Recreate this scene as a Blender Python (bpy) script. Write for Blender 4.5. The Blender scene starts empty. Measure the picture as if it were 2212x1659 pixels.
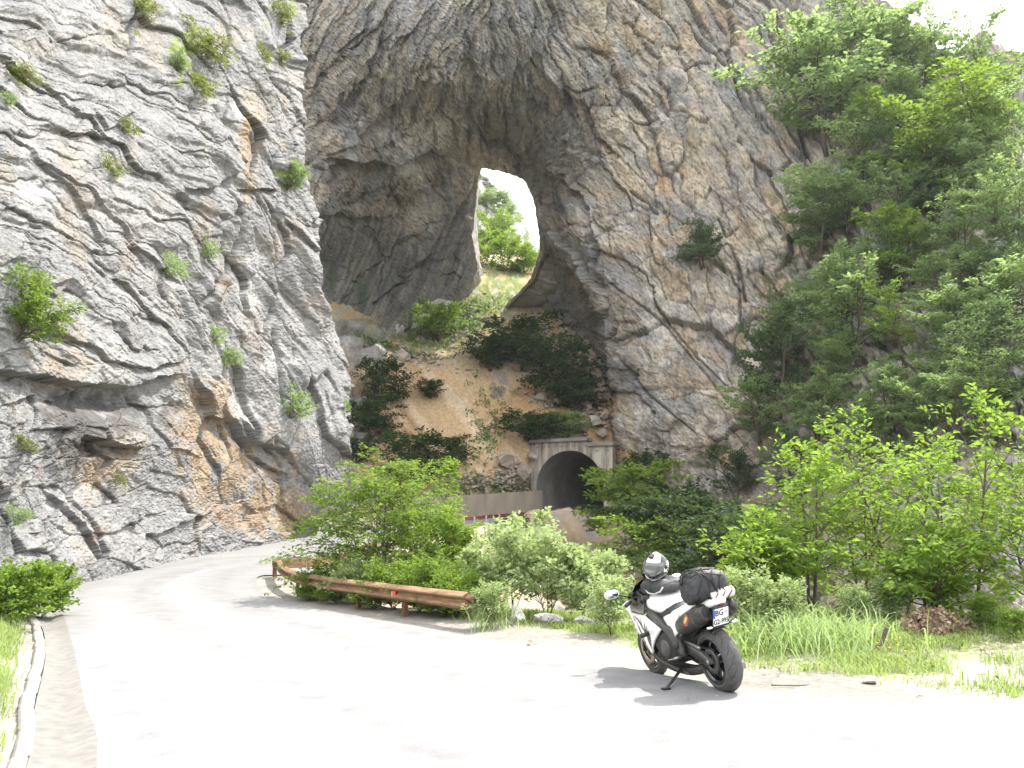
import bpy, bmesh, math, random
import numpy as np
from mathutils import Vector, Matrix

# ------------------------------------------------------------------ camera, sky, sun, exposure
SC = bpy.context.scene
COL = SC.collection
FPX, PITCH, CAMZ = 820.0, math.atan(139.0 / 820.0), 1.6
SUN_AZ, SUN_EL = math.radians(52.0), math.radians(57.0)     # azimuth from +Y towards +X
cam_d = bpy.data.cameras.new('camera')
cam = bpy.data.objects.new('camera', cam_d); COL.objects.link(cam)
cam_d.sensor_width = 36.0; cam_d.lens = FPX / 1024.0 * 36.0
cam_d.clip_start = 0.05; cam_d.clip_end = 3000.0
cam.location = (0, 0, CAMZ); cam.rotation_euler = (math.pi / 2 + PITCH, 0, 0)
SC.camera = cam

world = bpy.data.worlds.new('World'); SC.world = world; world.use_nodes = True
wn = world.node_tree; wn.nodes.clear()
sky = wn.nodes.new('ShaderNodeTexSky'); sky.sky_type = 'NISHITA'; sky.sun_disc = False
sky.sun_elevation = SUN_EL; sky.sun_rotation = SUN_AZ
sky.dust_density = 4.0; sky.air_density = 1.0; sky.ozone_density = 1.0
bgn = wn.nodes.new('ShaderNodeBackground'); bgn.inputs[1].default_value = 0.14
veil = wn.nodes.new('ShaderNodeMix'); veil.data_type = 'RGBA'      # thin bright cloud veil over the whole sky
veil.inputs[0].default_value = 0.58
veil.inputs[7].default_value = (15.0, 15.0, 15.2, 1)
wout = wn.nodes.new('ShaderNodeOutputWorld')
wn.links.new(sky.outputs[0], veil.inputs[6]); wn.links.new(veil.outputs[2], bgn.inputs[0])
wn.links.new(bgn.outputs[0], wout.inputs[0])

sun_d = bpy.data.lights.new('sun', 'SUN'); sun = bpy.data.objects.new('sun', sun_d); COL.objects.link(sun)
sun_d.energy = 4.1; sun_d.angle = math.radians(0.5); sun_d.color = (1.0, 0.965, 0.91)
SUNV = Vector((math.sin(SUN_AZ) * math.cos(SUN_EL), math.cos(SUN_AZ) * math.cos(SUN_EL), math.sin(SUN_EL)))
sun.rotation_euler = SUNV.to_track_quat('Z', 'Y').to_euler()
sun.location = (30, 30, 60)

SC.view_settings.view_transform = 'Standard'; SC.view_settings.look = 'None'
SC.view_settings.exposure = 1.2; SC.view_settings.gamma = 1.0
SC.view_settings.use_curve_mapping = False
SC.cycles.max_bounces = 7; SC.cycles.diffuse_bounces = 4; SC.cycles.glossy_bounces = 2
SC.cycles.transmission_bounces = 5; SC.cycles.transparent_max_bounces = 6
SC.cycles.caustics_reflective = False; SC.cycles.caustics_refractive = False
SC.cycles.use_denoising = True

# ------------------------------------------------------------------ small helpers
K = 1024.0 / 2212.0          # notes were taken on a 2212 px wide view of the place
R = random.Random(7)
RNG = np.random.default_rng(11)

def ray(u, v):
    a = (np.asarray(u, float) - 512.0) / FPX; b = (384.0 - np.asarray(v, float)) / FPX
    cp, sp = math.cos(PITCH), math.sin(PITCH)
    dy = cp - b * sp
    return a / dy, (sp + b * cp) / dy

def at(u, v, Y):
    rx, rz = ray(u, v)
    return Vector((float(rx * Y), float(Y), float(CAMZ + rz * Y)))

def gz(Y):
    """height of the road along the valley"""
    t = np.maximum(0.0, np.asarray(Y, float) - 20.0)
    return 0.011 * t + 0.00044 * t * t

def on_road(u, v):
    rx, rz = ray(u, v)
    Y = CAMZ / max(1e-4, -float(rz)) if rz < -1e-4 else 80.0
    Y = min(Y, 90.0)
    for _ in range(60):
        f = CAMZ + float(rz) * Y - float(gz(Y))
        Y += f * 3.0
        Y = min(max(Y, 1.0), 90.0)
    return (float(rx) * Y, Y)

def smooth(a, b, x):
    t = np.clip((np.asarray(x, float) - a) / (b - a), 0, 1)
    return t * t * (3 - 2 * t)

def tag(o, label=None, cat=None, group=None, kind=None):
    if label: o['label'] = label
    if cat: o['category'] = cat
    if group: o['group'] = group
    if kind: o['kind'] = kind
    return o

def empty(name, loc=(0, 0, 0), rz=0.0):
    o = bpy.data.objects.new(name, None); COL.objects.link(o)
    o.location = loc; o.rotation_euler = (0, 0, rz); o.empty_display_size = 0.2
    return o

def link(name, me, mat=None, parent=None, smooth_=None):
    o = bpy.data.objects.new(name, me); COL.objects.link(o)
    if mat is not None and not me.materials: me.materials.append(mat)
    if parent is not None: o.parent = parent
    if smooth_ is not None: set_smooth(me, smooth_)
    return o

def set_smooth(me, val=True):
    me.polygons.foreach_set('use_smooth', np.full(len(me.polygons), bool(val)))

def np_mesh(name, verts, faces):
    """verts (n,3), faces (m,3|4) numpy -> mesh"""
    me = bpy.data.meshes.new(name)
    n, (m, k) = len(verts), faces.shape
    me.vertices.add(n); me.vertices.foreach_set('co', np.ascontiguousarray(verts, dtype=np.float32).ravel())
    me.loops.add(m * k); me.loops.foreach_set('vertex_index', np.ascontiguousarray(faces, dtype=np.int32).ravel())
    me.polygons.add(m)
    me.polygons.foreach_set('loop_start', np.arange(0, m * k, k, dtype=np.int32))
    me.update(calc_edges=True)
    return me

def set_col(me, name, rgb):
    a = me.color_attributes.new(name, 'FLOAT_COLOR', 'POINT')
    c = np.ones((len(rgb), 4), np.float32); c[:, :3] = rgb
    a.data.foreach_set('color', c.ravel())

def set_flt(me, name, val):
    a = me.attributes.new(name, 'FLOAT', 'POINT')
    a.data.foreach_set('value', np.ascontiguousarray(val, dtype=np.float32).ravel())

# ------------------------------------------------------------------ numpy noise
def _hash(ix, iy, seed):
    h = (ix.astype(np.int64) * 374761393 + iy.astype(np.int64) * 668265263 + seed * 974634777) & 0xffffffff
    h = ((h ^ (h >> 13)) * 1274126177) & 0xffffffff
    h = h ^ (h >> 16)
    return (h & 0xffffff) / float(0x1000000)

def perlin(x, y, seed=0):
    x = np.asarray(x, float); y = np.asarray(y, float)
    xi, yi = np.floor(x), np.floor(y); fx, fy = x - xi, y - yi
    u = fx * fx * fx * (fx * (fx * 6 - 15) + 10); v = fy * fy * fy * (fy * (fy * 6 - 15) + 10)
    def g(ox, oy):
        a = _hash(xi + ox, yi + oy, seed) * (2 * math.pi)
        return np.cos(a) * (fx - ox) + np.sin(a) * (fy - oy)
    n0 = g(0, 0) * (1 - u) + g(1, 0) * u
    n1 = g(0, 1) * (1 - u) + g(1, 1) * u
    return (n0 * (1 - v) + n1 * v) * 1.5

def fbm(x, y, oct=5, seed=0, gain=0.5, lac=2.03):
    s = 0.0; a = 1.0; t = 0.0
    for i in range(oct):
        s = s + a * perlin(x, y, seed + i * 17); t += a
        x = x * lac + 3.7; y = y * lac + 1.3; a *= gain
    return s / t * 1.4

def ridged(x, y, oct=5, seed=0, gain=0.5):
    s = 0.0; a = 1.0; t = 0.0
    for i in range(oct):
        s = s + a * (1 - 2 * np.abs(perlin(x, y, seed + i * 17))); t += a
        x = x * 2.03 + 3.7; y = y * 2.03 + 1.3; a *= gain
    return s / t

def worley(x, y, seed=0):
    """F1, F2-F1, random value of the cell, offset inside the cell"""
    xi, yi = np.floor(x), np.floor(y)
    f1 = np.full(np.shape(x), 9.0); f2 = f1.copy(); cid = np.zeros(np.shape(x)); ox = cid.copy(); oy = cid.copy()
    for i in (-1, 0, 1):
        for j in (-1, 0, 1):
            cx, cy = xi + i, yi + j
            px = cx + _hash(cx, cy, seed); py = cy + _hash(cx, cy, seed + 5)
            d = np.hypot(px - x, py - y)
            n = d < f1
            f2 = np.where(n, f1, np.minimum(f2, d)); f1 = np.where(n, d, f1)
            cid = np.where(n, _hash(cx, cy, seed + 9), cid)
            ox = np.where(n, x - px, ox); oy = np.where(n, y - py, oy)
    return f1, f2 - f1, cid, ox, oy

def tps(ctrl, u, v):
    """smooth interpolation of control values (thin plate spline), ctrl rows (u, v, value)"""
    c = np.array(ctrl, float); s = 400.0
    p = c[:, :2] / s
    def kern(d2): return np.where(d2 > 1e-12, 0.5 * d2 * np.log(np.maximum(d2, 1e-12)), 0.0)
    n = len(c); A = np.zeros((n + 3, n + 3))
    d2 = ((p[:, None] - p[None]) ** 2).sum(-1)
    A[:n, :n] = kern(d2) + np.eye(n) * 1e-4; A[:n, n] = 1; A[:n, n + 1:] = p; A[n, :n] = 1; A[n + 1:, :n] = p.T
    w = np.linalg.solve(A, np.concatenate([c[:, 2], np.zeros(3)]))
    x, y = np.asarray(u, float) / s, np.asarray(v, float) / s
    out = w[n] + w[n + 1] * x + w[n + 2] * y
    for i in range(n):
        out = out + w[i] * kern((x - p[i, 0]) ** 2 + (y - p[i, 1]) ** 2)
    return out

def depth_field(ctrl, u, v):
    return 1.0 / np.maximum(tps([(a, b, 1.0 / c) for a, b, c in ctrl], u, v), 1.0 / 400)

def seg_dist(u, v, poly):
    """unsigned distance, signed side (+ = above the line when it runs left to right), along-parameter 0..1"""
    best = np.full(np.shape(u), 1e9); side = np.zeros(np.shape(u)); par = np.zeros(np.shape(u))
    L = [0.0]
    for a, b in zip(poly[:-1], poly[1:]): L.append(L[-1] + math.hypot(b[0] - a[0], b[1] - a[1]))
    for k, (a, b) in enumerate(zip(poly[:-1], poly[1:])):
        dx, dy = b[0] - a[0], b[1] - a[1]; l2 = dx * dx + dy * dy + 1e-9
        t = np.clip(((u - a[0]) * dx + (v - a[1]) * dy) / l2, 0, 1)
        qx, qy = u - (a[0] + t * dx), v - (a[1] + t * dy)
        d = np.hypot(qx, qy); n = d < best
        best = np.where(n, d, best)
        side = np.where(n, np.sign(dy * qx - dx * qy), side)
        par = np.where(n, (L[k] + t * math.sqrt(l2)) / L[-1], par)
    return best, side, par

def sc(poly): return [(x * K, y * K) for x, y in poly]

def in_poly(u, v, poly):
    c = np.zeros(np.shape(u), bool)
    for (x1, y1), (x2, y2) in zip(poly, poly[1:] + poly[:1]):
        if y1 == y2: continue
        t = ((y1 > v) != (y2 > v)) & (u < (x2 - x1) * (v - y1) / (y2 - y1) + x1)
        c ^= t
    return c

def ledge(u, v, poly, amp, wa, wb, taper=True):
    """rock pushed out above the line, cut in below it"""
    d, s, t = seg_dist(u, v, sc(poly))
    e = np.clip(np.minimum(t, 1 - t) * 6, 0, 1) if taper else 1.0
    up = np.exp(-(d / wa) ** 2) * (s > 0); dn = np.exp(-(d / wb) ** 2) * (s <= 0)
    return amp * e * (0.6 * up - 1.0 * dn)

def crackline(u, v, poly, w, depth):
    d, s, t = seg_dist(u, v, sc(poly))
    e = np.clip(np.minimum(t, 1 - t) * 8, 0, 1)
    return -depth * e * np.exp(-(d / w) ** 2), e * np.exp(-(d / (w * 0.8)) ** 2)

def blob(u, v, cx, cy, rx, ry, rot=0.0):
    a = math.radians(rot); x, y = u - cx * K, v - cy * K
    p = (x * math.cos(a) + y * math.sin(a)) / (rx * K); q = (-x * math.sin(a) + y * math.cos(a)) / (ry * K)
    return np.exp(-(p * p + q * q))

def mixc(c, target, m):
    m = np.clip(m, 0, 1)[..., None]
    return c * (1 - m) + np.array(target) * m

# ------------------------------------------------------------------ materials
def node_mat(name):
    m = bpy.data.materials.new(name); m.use_nodes = True
    nt = m.node_tree; nt.nodes.clear()
    out = nt.nodes.new('ShaderNodeOutputMaterial'); b = nt.nodes.new('ShaderNodeBsdfPrincipled')
    nt.links.new(b.outputs[0], out.inputs[0])
    return m, nt, b, out

def simple_mat(name, col, rough=0.5, metal=0.0, var=0.12, scale=30.0, bump=0.0, coat=0.0, spec=0.5):
    m, nt, b, out = node_mat(name)
    tc = nt.nodes.new('ShaderNodeTexCoord'); n = nt.nodes.new('ShaderNodeTexNoise')
    n.inputs['Scale'].default_value = scale; n.inputs['Detail'].default_value = 5
    nt.links.new(tc.outputs['Object'], n.inputs['Vector'])
    r = nt.nodes.new('ShaderNodeValToRGB')
    r.color_ramp.elements[0].position = 0.3; r.color_ramp.elements[1].position = 0.7
    r.color_ramp.elements[0].color = tuple(c * (1 - var) for c in col) + (1,)
    r.color_ramp.elements[1].color = tuple(min(1, c * (1 + var)) for c in col) + (1,)
    nt.links.new(n.outputs['Fac'], r.inputs[0]); nt.links.new(r.outputs[0], b.inputs['Base Color'])
    b.inputs['Roughness'].default_value = rough; b.inputs['Metallic'].default_value = metal
    b.inputs['Coat Weight'].default_value = coat; b.inputs['Coat Roughness'].default_value = 0.06
    b.inputs['Specular IOR Level'].default_value = spec
    if bump:
        bp = nt.nodes.new('ShaderNodeBump'); bp.inputs['Strength'].default_value = bump; bp.inputs['Distance'].default_value = 0.02
        nt.links.new(n.outputs['Fac'], bp.inputs['Height']); nt.links.new(bp.outputs[0], b.inputs['Normal'])
    return m

def attr_mat(name, attr, fine, dist, strength=0.6, rough=0.9, var=0.35, spec=0.2):
    """albedo from a colour attribute, broken up and roughened by fine procedural noise"""
    m, nt, b, out = node_mat(name)
    at_ = nt.nodes.new('ShaderNodeAttribute'); at_.attribute_name = attr
    tc = nt.nodes.new('ShaderNodeTexCoord')
    n = nt.nodes.new('ShaderNodeTexNoise'); n.inputs['Scale'].default_value = fine; n.inputs['Detail'].default_value = 8
    n.inputs['Roughness'].default_value = 0.65
    vo = nt.nodes.new('ShaderNodeTexVoronoi'); vo.feature = 'F1'; vo.inputs['Scale'].default_value = fine * 1.7
    nt.links.new(tc.outputs['Object'], n.inputs['Vector']); nt.links.new(tc.outputs['Object'], vo.inputs['Vector'])
    mr = nt.nodes.new('ShaderNodeMapRange'); mr.inputs[1].default_value = 0.42; mr.inputs[2].default_value = 0.93
    mr.inputs[3].default_value = 1 - var; mr.inputs[4].default_value = 1 + var * 0.6
    av = nt.nodes.new('ShaderNodeMath'); av.operation = 'MULTIPLY_ADD'; av.inputs[1].default_value = 0.35
    mx = nt.nodes.new('ShaderNodeMix'); mx.data_type = 'RGBA'; mx.blend_type = 'MULTIPLY'; mx.inputs[0].default_value = 1
    nt.links.new(at_.outputs['Color'], mx.inputs[6]); nt.links.new(mr.outputs[0], mx.inputs[7])
    nt.links.new(mx.outputs[2], b.inputs['Base Color'])
    n3 = nt.nodes.new('ShaderNodeTexNoise'); n3.inputs['Scale'].default_value = fine * 4.5; n3.inputs['Detail'].default_value = 6; n3.inputs['Roughness'].default_value = 0.7
    nt.links.new(tc.outputs['Object'], n3.inputs['Vector'])
    a0 = nt.nodes.new('ShaderNodeMath'); a0.operation = 'MULTIPLY_ADD'; a0.inputs[1].default_value = 0.35
    ad = nt.nodes.new('ShaderNodeMath'); ad.operation = 'MULTIPLY_ADD'; ad.inputs[1].default_value = -0.5
    nt.links.new(n3.outputs['Fac'], a0.inputs[0]); nt.links.new(n.outputs['Fac'], a0.inputs[2])
    nt.links.new(vo.outputs['Distance'], ad.inputs[0]); nt.links.new(a0.outputs[0], ad.inputs[2])
    nt.links.new(n3.outputs['Fac'], av.inputs[0]); nt.links.new(n.outputs['Fac'], av.inputs[2]); nt.links.new(av.outputs[0], mr.inputs[0])
    bp = nt.nodes.new('ShaderNodeBump'); bp.inputs['Strength'].default_value = strength; bp.inputs['Distance'].default_value = dist
    nt.links.new(ad.outputs[0], bp.inputs['Height']); nt.links.new(bp.outputs[0], b.inputs['Normal'])
    b.inputs['Roughness'].default_value = rough; b.inputs['Specular IOR Level'].default_value = spec
    return m
# ================================================================== rock faces
def grid_points(U, V, Y):
    rx, rz = ray(U, V)
    return np.stack([rx * Y, Y, CAMZ + rz * Y], -1)

def grid_normals(P):
    a = np.gradient(P, axis=1); b = np.gradient(P, axis=0)
    n = np.cross(a, b); n /= np.linalg.norm(n, axis=-1, keepdims=True) + 1e-12
    view = P - np.array([0, 0, CAMZ])
    s = np.sign((n * view).sum(-1, keepdims=True)); s[s == 0] = 1
    return -n * s

def blur(A, k):
    for _ in range(2):
        for ax in (0, 1):
            p = np.concatenate([np.repeat(np.take(A, [0], ax), k, ax), A, np.repeat(np.take(A, [-1], ax), k, ax)], ax)
            c = np.cumsum(p, ax); c = np.concatenate([np.zeros_like(np.take(c, [0], ax)), c], ax)
            n = A.shape[ax]
            A = (np.take(c, range(2 * k + 1, 2 * k + 1 + n), ax) - np.take(c, range(0, n), ax)) / (2 * k + 1)
    return A

def grid_faces(nr, nc):
    i = np.arange(nr * nc).reshape(nr, nc)
    return np.stack([i[:-1, :-1], i[:-1, 1:], i[1:, 1:], i[1:, :-1]], -1)

ROCK = attr_mat('limestone', 'rock', 2.2, 0.09, 0.55)
ROCK_FAR = attr_mat('limestone_far', 'rock', 0.9, 0.22, 0.6)
SOIL = attr_mat('soil', 'rock', 3.0, 0.06, 0.5, rough=0.95)

# ------------------------------------------------------------------ the sunlit cliff beside the road
LC = [(-150, 300, 14.5), (-150, -120, 16), (-150, 620, 14),
      (0, 575, 18.5), (0, 420, 19.3), (0, 300, 19.5), (0, 0, 22), (0, -110, 23.5),
      (75, 575, 21.8), (75, 440, 22.6), (75, 300, 23.0), (75, 0, 27), (75, -110, 29),
      (148, 558, 28.5), (150, 400, 28.4), (150, 300, 29), (150, 0, 33), (150, -110, 36),
      (220, 548, 37), (220, 400, 36.3), (220, 250, 36.5), (220, 0, 40),
      (287, 539, 47), (287, 400, 45.5), (287, 300, 45.5), (285, 0, 49), (285, -110, 52),
      (340, 440, 50), (320, 270, 50)]
EDGE = sc([(634, -260), (634, 0), (640, 120), (646, 250), (648, 300), (652, 360), (668, 400), (681, 470), (679, 540),
           (688, 620), (712, 680), (735, 760), (745, 850), (752, 930), (762, 1000), (752, 1045), (728, 1085), (690, 1120),
           (655, 1150), (640, 1180), (640, 1340)])
def build_cliff():
    nr, nc = 724, 500
    v = np.linspace(-110, 613, nr)
    ue = np.interp(v, [p[1] for p in EDGE], [p[0] for p in EDGE])
    ue = ue + 2.2 * fbm(v / 14, v * 0, 4, 3) + 1.5 * perlin(v / 40, v * 0 + 3, 5)
    t = np.linspace(0, 1, nc)
    U = -130 + (ue[:, None] + 130) * t[None]; V = np.repeat(v[:, None], nc, 1)
    Y = depth_field(LC, U, V)
    d = np.clip(1 - (ue[:, None] - U) / 15.0, 0, 1)
    Y = Y + 4.0 * (1 - np.sqrt(np.maximum(0, 1 - d ** 2.2)))
    P = grid_points(U, V, Y); N = grid_normals(P); N = blur(N, 10); N /= np.linalg.norm(N, axis=-1, keepdims=True)
    # curved bedding: bands round a centre low on the left
    w1 = fbm(U / 90, V / 90, 4, 21); w2 = fbm(U / 26, V / 26, 3, 33)
    rho = np.hypot(U + 139, V - 602) + 13 * w1 + 1.6 * w2
    th = np.arctan2(602 - V, U + 139) * 520 + 14 * fbm(U / 70, V / 70, 3, 44)
    up = smooth(430, 330, V + 0.25 * (150 - U))          # upper, well bedded part
    low = 1 - up
    px = np.zeros_like(U)
    # beds with undercut lower edges
    for k, (per, amp, sd) in enumerate([(46, 5.2, 1), (23, 3.2, 2), (11, 1.5, 3)]):
        ph = rho / per + 0.35 * fbm(th / 60, rho / 200, 3, 50 + sd)
        f = ph - np.floor(ph)
        lay = _hash(np.floor(ph), np.floor(ph) * 0, sd)
        seg = smooth(-0.25, 0.3, perlin(th / (per * 2.6) + lay * 40, lay * 9 + rho * 0, 60 + sd))
        prof = smooth(0, 0.14, f) * (1 - f) ** 0.8
        px += amp * prof * (0.25 + 0.75 * seg) * (0.35 + 0.65 * up)
    # joint blocks: long slabs along the beds up left, tall ribs on the right, rubble low down
    wr = smooth(150, 235, U + 0.12 * (V - 300)) * smooth(560, 430, V); wu = up * (1 - wr); wl = np.clip(1 - wr - wu, 0, 1)
    def facets(x, y, sd, amp, tilt, gw, gd):
        f1, f21, cid, ox, oy = worley(x, y, sd); c2 = _hash(np.floor(cid * 9973), np.floor(cid * 311), sd)
        g = np.exp(-(f21 / gw) ** 2)
        return (cid - .5) * amp + (ox * (cid - .5) + oy * (c2 - .5)) * tilt - gd * g, g
    a1, g1 = facets(th / 95 + 0.2 * w2, rho / 19 + .08 * w2, 71, 6.5, 8, .05, 1.6)
    a2, g2 = facets(th / 40 + 0.2 * w2, rho / 9 + .1 * w2, 72, 3.0, 5, .06, .7)
    lean_ = U - 0.30 * (V - 250) + 7 * w1
    b1, h1 = facets(lean_ / 22 + .12 * w2, V / 70 + .3 * w1, 73, 9.0, 14, .045, 2.2)
    b2, h2 = facets(lean_ / 10 + .15 * w2, V / 26 + .15 * w2, 74, 2.4, 4, .07, .8)
    c1, k1 = facets(U / 34 + .15 * w2, V / 27 + .15 * w2, 75, 7.0, 11, .05, 1.6)
    c2, k2 = facets((U + .4 * V) / 12 + .2 * w2, V / 13 + .2 * w2, 76, 3.0, 5, .07, .8)
    d2, m2 = facets((U + .3 * V) / 5 + .5 * w2, V / 6 + .4 * w2, 77, 1.2, 2.4, .09, .35)
    ca = smooth(-.25, .35, fbm(U / 60, V / 60, 3, 79))          # calm smooth faces between broken zones
    px += wu * (a1 + .7 * ca * a2) + wr * (b1 + .75 * ca * b2) + wl * (c1 + (.3 + .7 * ca) * c2) + d2 * ca * (.25 + .65 * wl)
    g1 = (wu * g1 + wr * h1 + wl * k1) * (.35 + .65 * ca); g2 = (wu * g2 + wr * h2 + wl * k2) * ca
    rg = ridged(th / 40, rho / 8, 5, 81)
    px += 0.55 * perlin(U / 2.3, V / 2.3, 86) + 0.45 * ridged(U / 4.2, V / 4.2, 3, 87)
    px += (.25 + .35 * wu) * rg + 0.55 * fbm(U / 5, V / 5, 4, 83) + 7.0 * fbm(U / 110, V / 110, 2, 85)
    # the vertical chimneys and ribs on the right half
    rib = smooth(300, 380, U / K) * smooth(900, 640, V / K)
    px += rib * (9.0 * ridged((lean_ - 0.1 * V) / 46, V / 330, 2, 88) - 3)
    # overhangs and recesses that can be picked out
    for poly, amp, wa, wb in [
        ([(-40, 800), (74, 812), (165, 830), (257, 838), (330, 815), (386, 812)], 15, 50, 40),
        ([(180, 938), (235, 955), (300, 967)], 13, 34, 24),
        ([(404, 800), (430, 850), (452, 900), (492, 900), (529, 925), (559, 955), (610, 970), (650, 1010)], 8, 50, 44),
        ([(60, 690), (150, 740), (230, 790), (310, 800), (400, 770)], 5, 30, 14),
        ([(0, 270), (80, 340), (190, 470), (230, 560)], 3.6, 26, 12),
        ([(0, 120), (110, 190), (200, 270), (240, 330)], 3.6, 24, 12),
        ([(190, 240), (225, 285), (290, 240)], 3.6, 20, 12),
        ([(60, 330), (150, 400), (260, 480), (330, 590)], 3.2, 26, 10),
        ([(390, 400), (430, 415), (480, 385), (540, 330)], 6, 26, 14),
        ([(600, 470), (680, 560)], 4, 20, 10),
        ([(498, 412), (585, 414)], 5, 14, 8),
        ([(520, 900), (590, 1000), (640, 1040)], 5, 18, 12),
        ([(110, 1050), (190, 1130), (235, 1215)], 5, 22, 12),
        ([(395, 615), (330, 560), (270, 520)], -4, 22, 12)]:
        px += ledge(U + 5 * w2, V + 4 * fbm(U / 20, V / 20, 3, 92), poly, amp, wa * 0.55, wb * 0.55)
    gm = np.zeros_like(U)
    for poly, w, dp in [([(490, 640), (500, 560), (510, 500), (505, 440)], 3.0, 7), ([(430, 660), (470, 590), (480, 520)], 2.5, 5),
                        ([(610, 880), (600, 800), (590, 700)], 2, 4), ([(620, 980), (650, 900), (640, 820)], 2, 4),
                        ([(275, 130), (285, 60), (300, 0)], 2, 4), ([(405, 250), (410, 150), (400, 90)], 2, 4),
                        ([(588, 330), (592, 400), (585, 480), (600, 600)], 1.8, 5), ([(440, 780), (400, 700), (380, 620)], 1.8, 4)]:
        a, b = crackline(U, V, poly, w, dp); px += a; gm = np.maximum(gm, b)
    # deep hollow under the long overhang
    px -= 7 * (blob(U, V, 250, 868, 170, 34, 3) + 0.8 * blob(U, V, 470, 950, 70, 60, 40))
    Yb = blur(Y, 6)
    P = P + N * (px * Yb / FPX)[..., None]
    # ---- albedo
    n1 = fbm(U / 60, V / 60, 5, 101); n2 = fbm(U / 14, V / 14, 4, 102); n3 = fbm(th / 34, rho / 9, 5, 103)
    C = np.ones(U.shape + (3,)) * np.array([0.335, 0.330, 0.318])
    C = mixc(C, (0.43, 0.42, 0.40), smooth(-0.1, 0.55, n1 + 0.5 * n3))
    C = mixc(C, (0.22, 0.22, 0.225), 0.6 * smooth(0.10, 0.6, n3 + 0.3 * n2))
    C = mixc(C, (0.37, 0.31, 0.23), 0.5 * smooth(0.15, 0.6, fbm(U / 45, V / 70, 4, 104)))
    warm = (0.75 * blob(U, V, 520, 1000, 190, 110, 20) + 0.8 * blob(U, V, 440, 880, 70, 80) + 0.9 * blob(U, V, 520, 330, 28, 130, 0) +
            0.6 * blob(U, V, 480, 600, 34, 90, 20) + 0.8 * blob(U, V, 560, 1110, 160, 60, 10) + 0.5 * blob(U, V, 120, 790, 170, 50) +
            0.5 * blob(U, V, 90, 700, 90, 60) + 0.7 * blob(U, V, 220, 1000, 70, 120, 20) + 0.5 * blob(U, V, 200, 1180, 60, 60) + 0.5 * blob(U, V, 610, 250, 60, 200))
    wm = smooth(0.25, 0.7, warm * (0.75 + 0.7 * n2 + 0.5 * n3))
    C = mixc(C, (0.47, 0.375, 0.255), 0.75 * wm * smooth(-.5, .25, n2 + n3))
    C = mixc(C, (0.38, 0.235, 0.11), 0.5 * smooth(0.45, 0.85, warm * (0.8 + 0.9 * fbm(U / 18, V / 30, 4, 105))))
    dk = (0.8 * blob(U, V, 240, 890, 230, 60) + 0.7 * blob(U, V, 170, 960, 90, 80) + 0.35 * blob(U, V, 130, 1000, 60, 120, 20))  # shade of the overhang and its recesses painted into the rock colour
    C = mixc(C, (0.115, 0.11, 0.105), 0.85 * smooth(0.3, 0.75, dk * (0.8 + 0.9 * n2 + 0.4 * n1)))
    pal = blob(U, V, 590, 790, 45, 60, 30) + blob(U, V, 520, 880, 60, 30, 40) + blob(U, V, 545, 620, 40, 90) + .8 * blob(U, V, 60, 430, 90, 60) + .7 * blob(U, V, 505, 250, 15, 40)
    C = mixc(C, (0.60, 0.59, 0.57), 0.75 * smooth(0.35, 0.8, pal * (0.9 + 0.6 * n2)))
    C = mixc(C, (0.10, 0.10, 0.095), 0.55 * np.clip(g1 * 0.8 + gm + 0.5 * g2, 0, 1))
    sp = perlin(U / 2.1, V / 2.3, 120)
    C = mixc(C, (0.12, 0.12, 0.12), 0.5 * smooth(0.42, 0.62, sp))
    C = mixc(C, (0.17, 0.17, 0.17), 0.4 * smooth(.2, .6, fbm(th / 16, rho / 4, 4, 124)) * (1 - .5 * wm))
    C *= (1 + 0.20 * perlin(U / 2.6, V / 2.6, 121) + .14 * n2)[..., None] * np.array([0.62, 0.625, 0.635])
    moss = (blob(U, V, 400, 110, 60, 80, 40) + blob(U, V, 420, 190, 55, 20) + blob(U, V, 300, 30, 20, 50) + .8 * blob(U, V, 265, 280, 26, 20) +
            blob(U, V, 225, 365, 34, 20, 50) + blob(U, V, 50, 165, 50, 14, 40) + .8 * blob(U, V, 590, 30, 40, 50) + .6 * blob(U, V, 550, 130, 20, 60) + .8 * blob(U, V, 620, 380, 30, 50))
    C = mixc(C, (0.15, 0.19, 0.045), 0.9 * smooth(0.45, 0.75, moss * (0.8 + 1.1 * n2)))
    # ---- side that turns the corner out of sight
    ext = 9
    k = np.arange(1, ext + 1) / ext
    e = P[:, -1:, :]
    off = np.stack([-1.2 * (k * 14) ** 1.05 * 0.5, k * 16, -k * 0], -1)
    X = e + off[None] + (0.25 * fbm(V[:, :1] / 20 + 0 * k[None], k[None] * 4 + 0 * V[:, :1], 3, 130))[..., None] * np.array([1, 0.3, 0.2])
    P = np.concatenate([P, X], 1); C = np.concatenate([C, np.repeat(C[:, -1:], ext, 1)], 1)
    nrr, ncc = P.shape[:2]
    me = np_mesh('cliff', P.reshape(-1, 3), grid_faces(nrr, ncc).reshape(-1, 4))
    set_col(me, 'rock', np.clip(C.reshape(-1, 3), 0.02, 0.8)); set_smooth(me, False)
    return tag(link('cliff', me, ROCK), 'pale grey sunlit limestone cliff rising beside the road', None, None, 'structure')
cliff = build_cliff()

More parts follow.
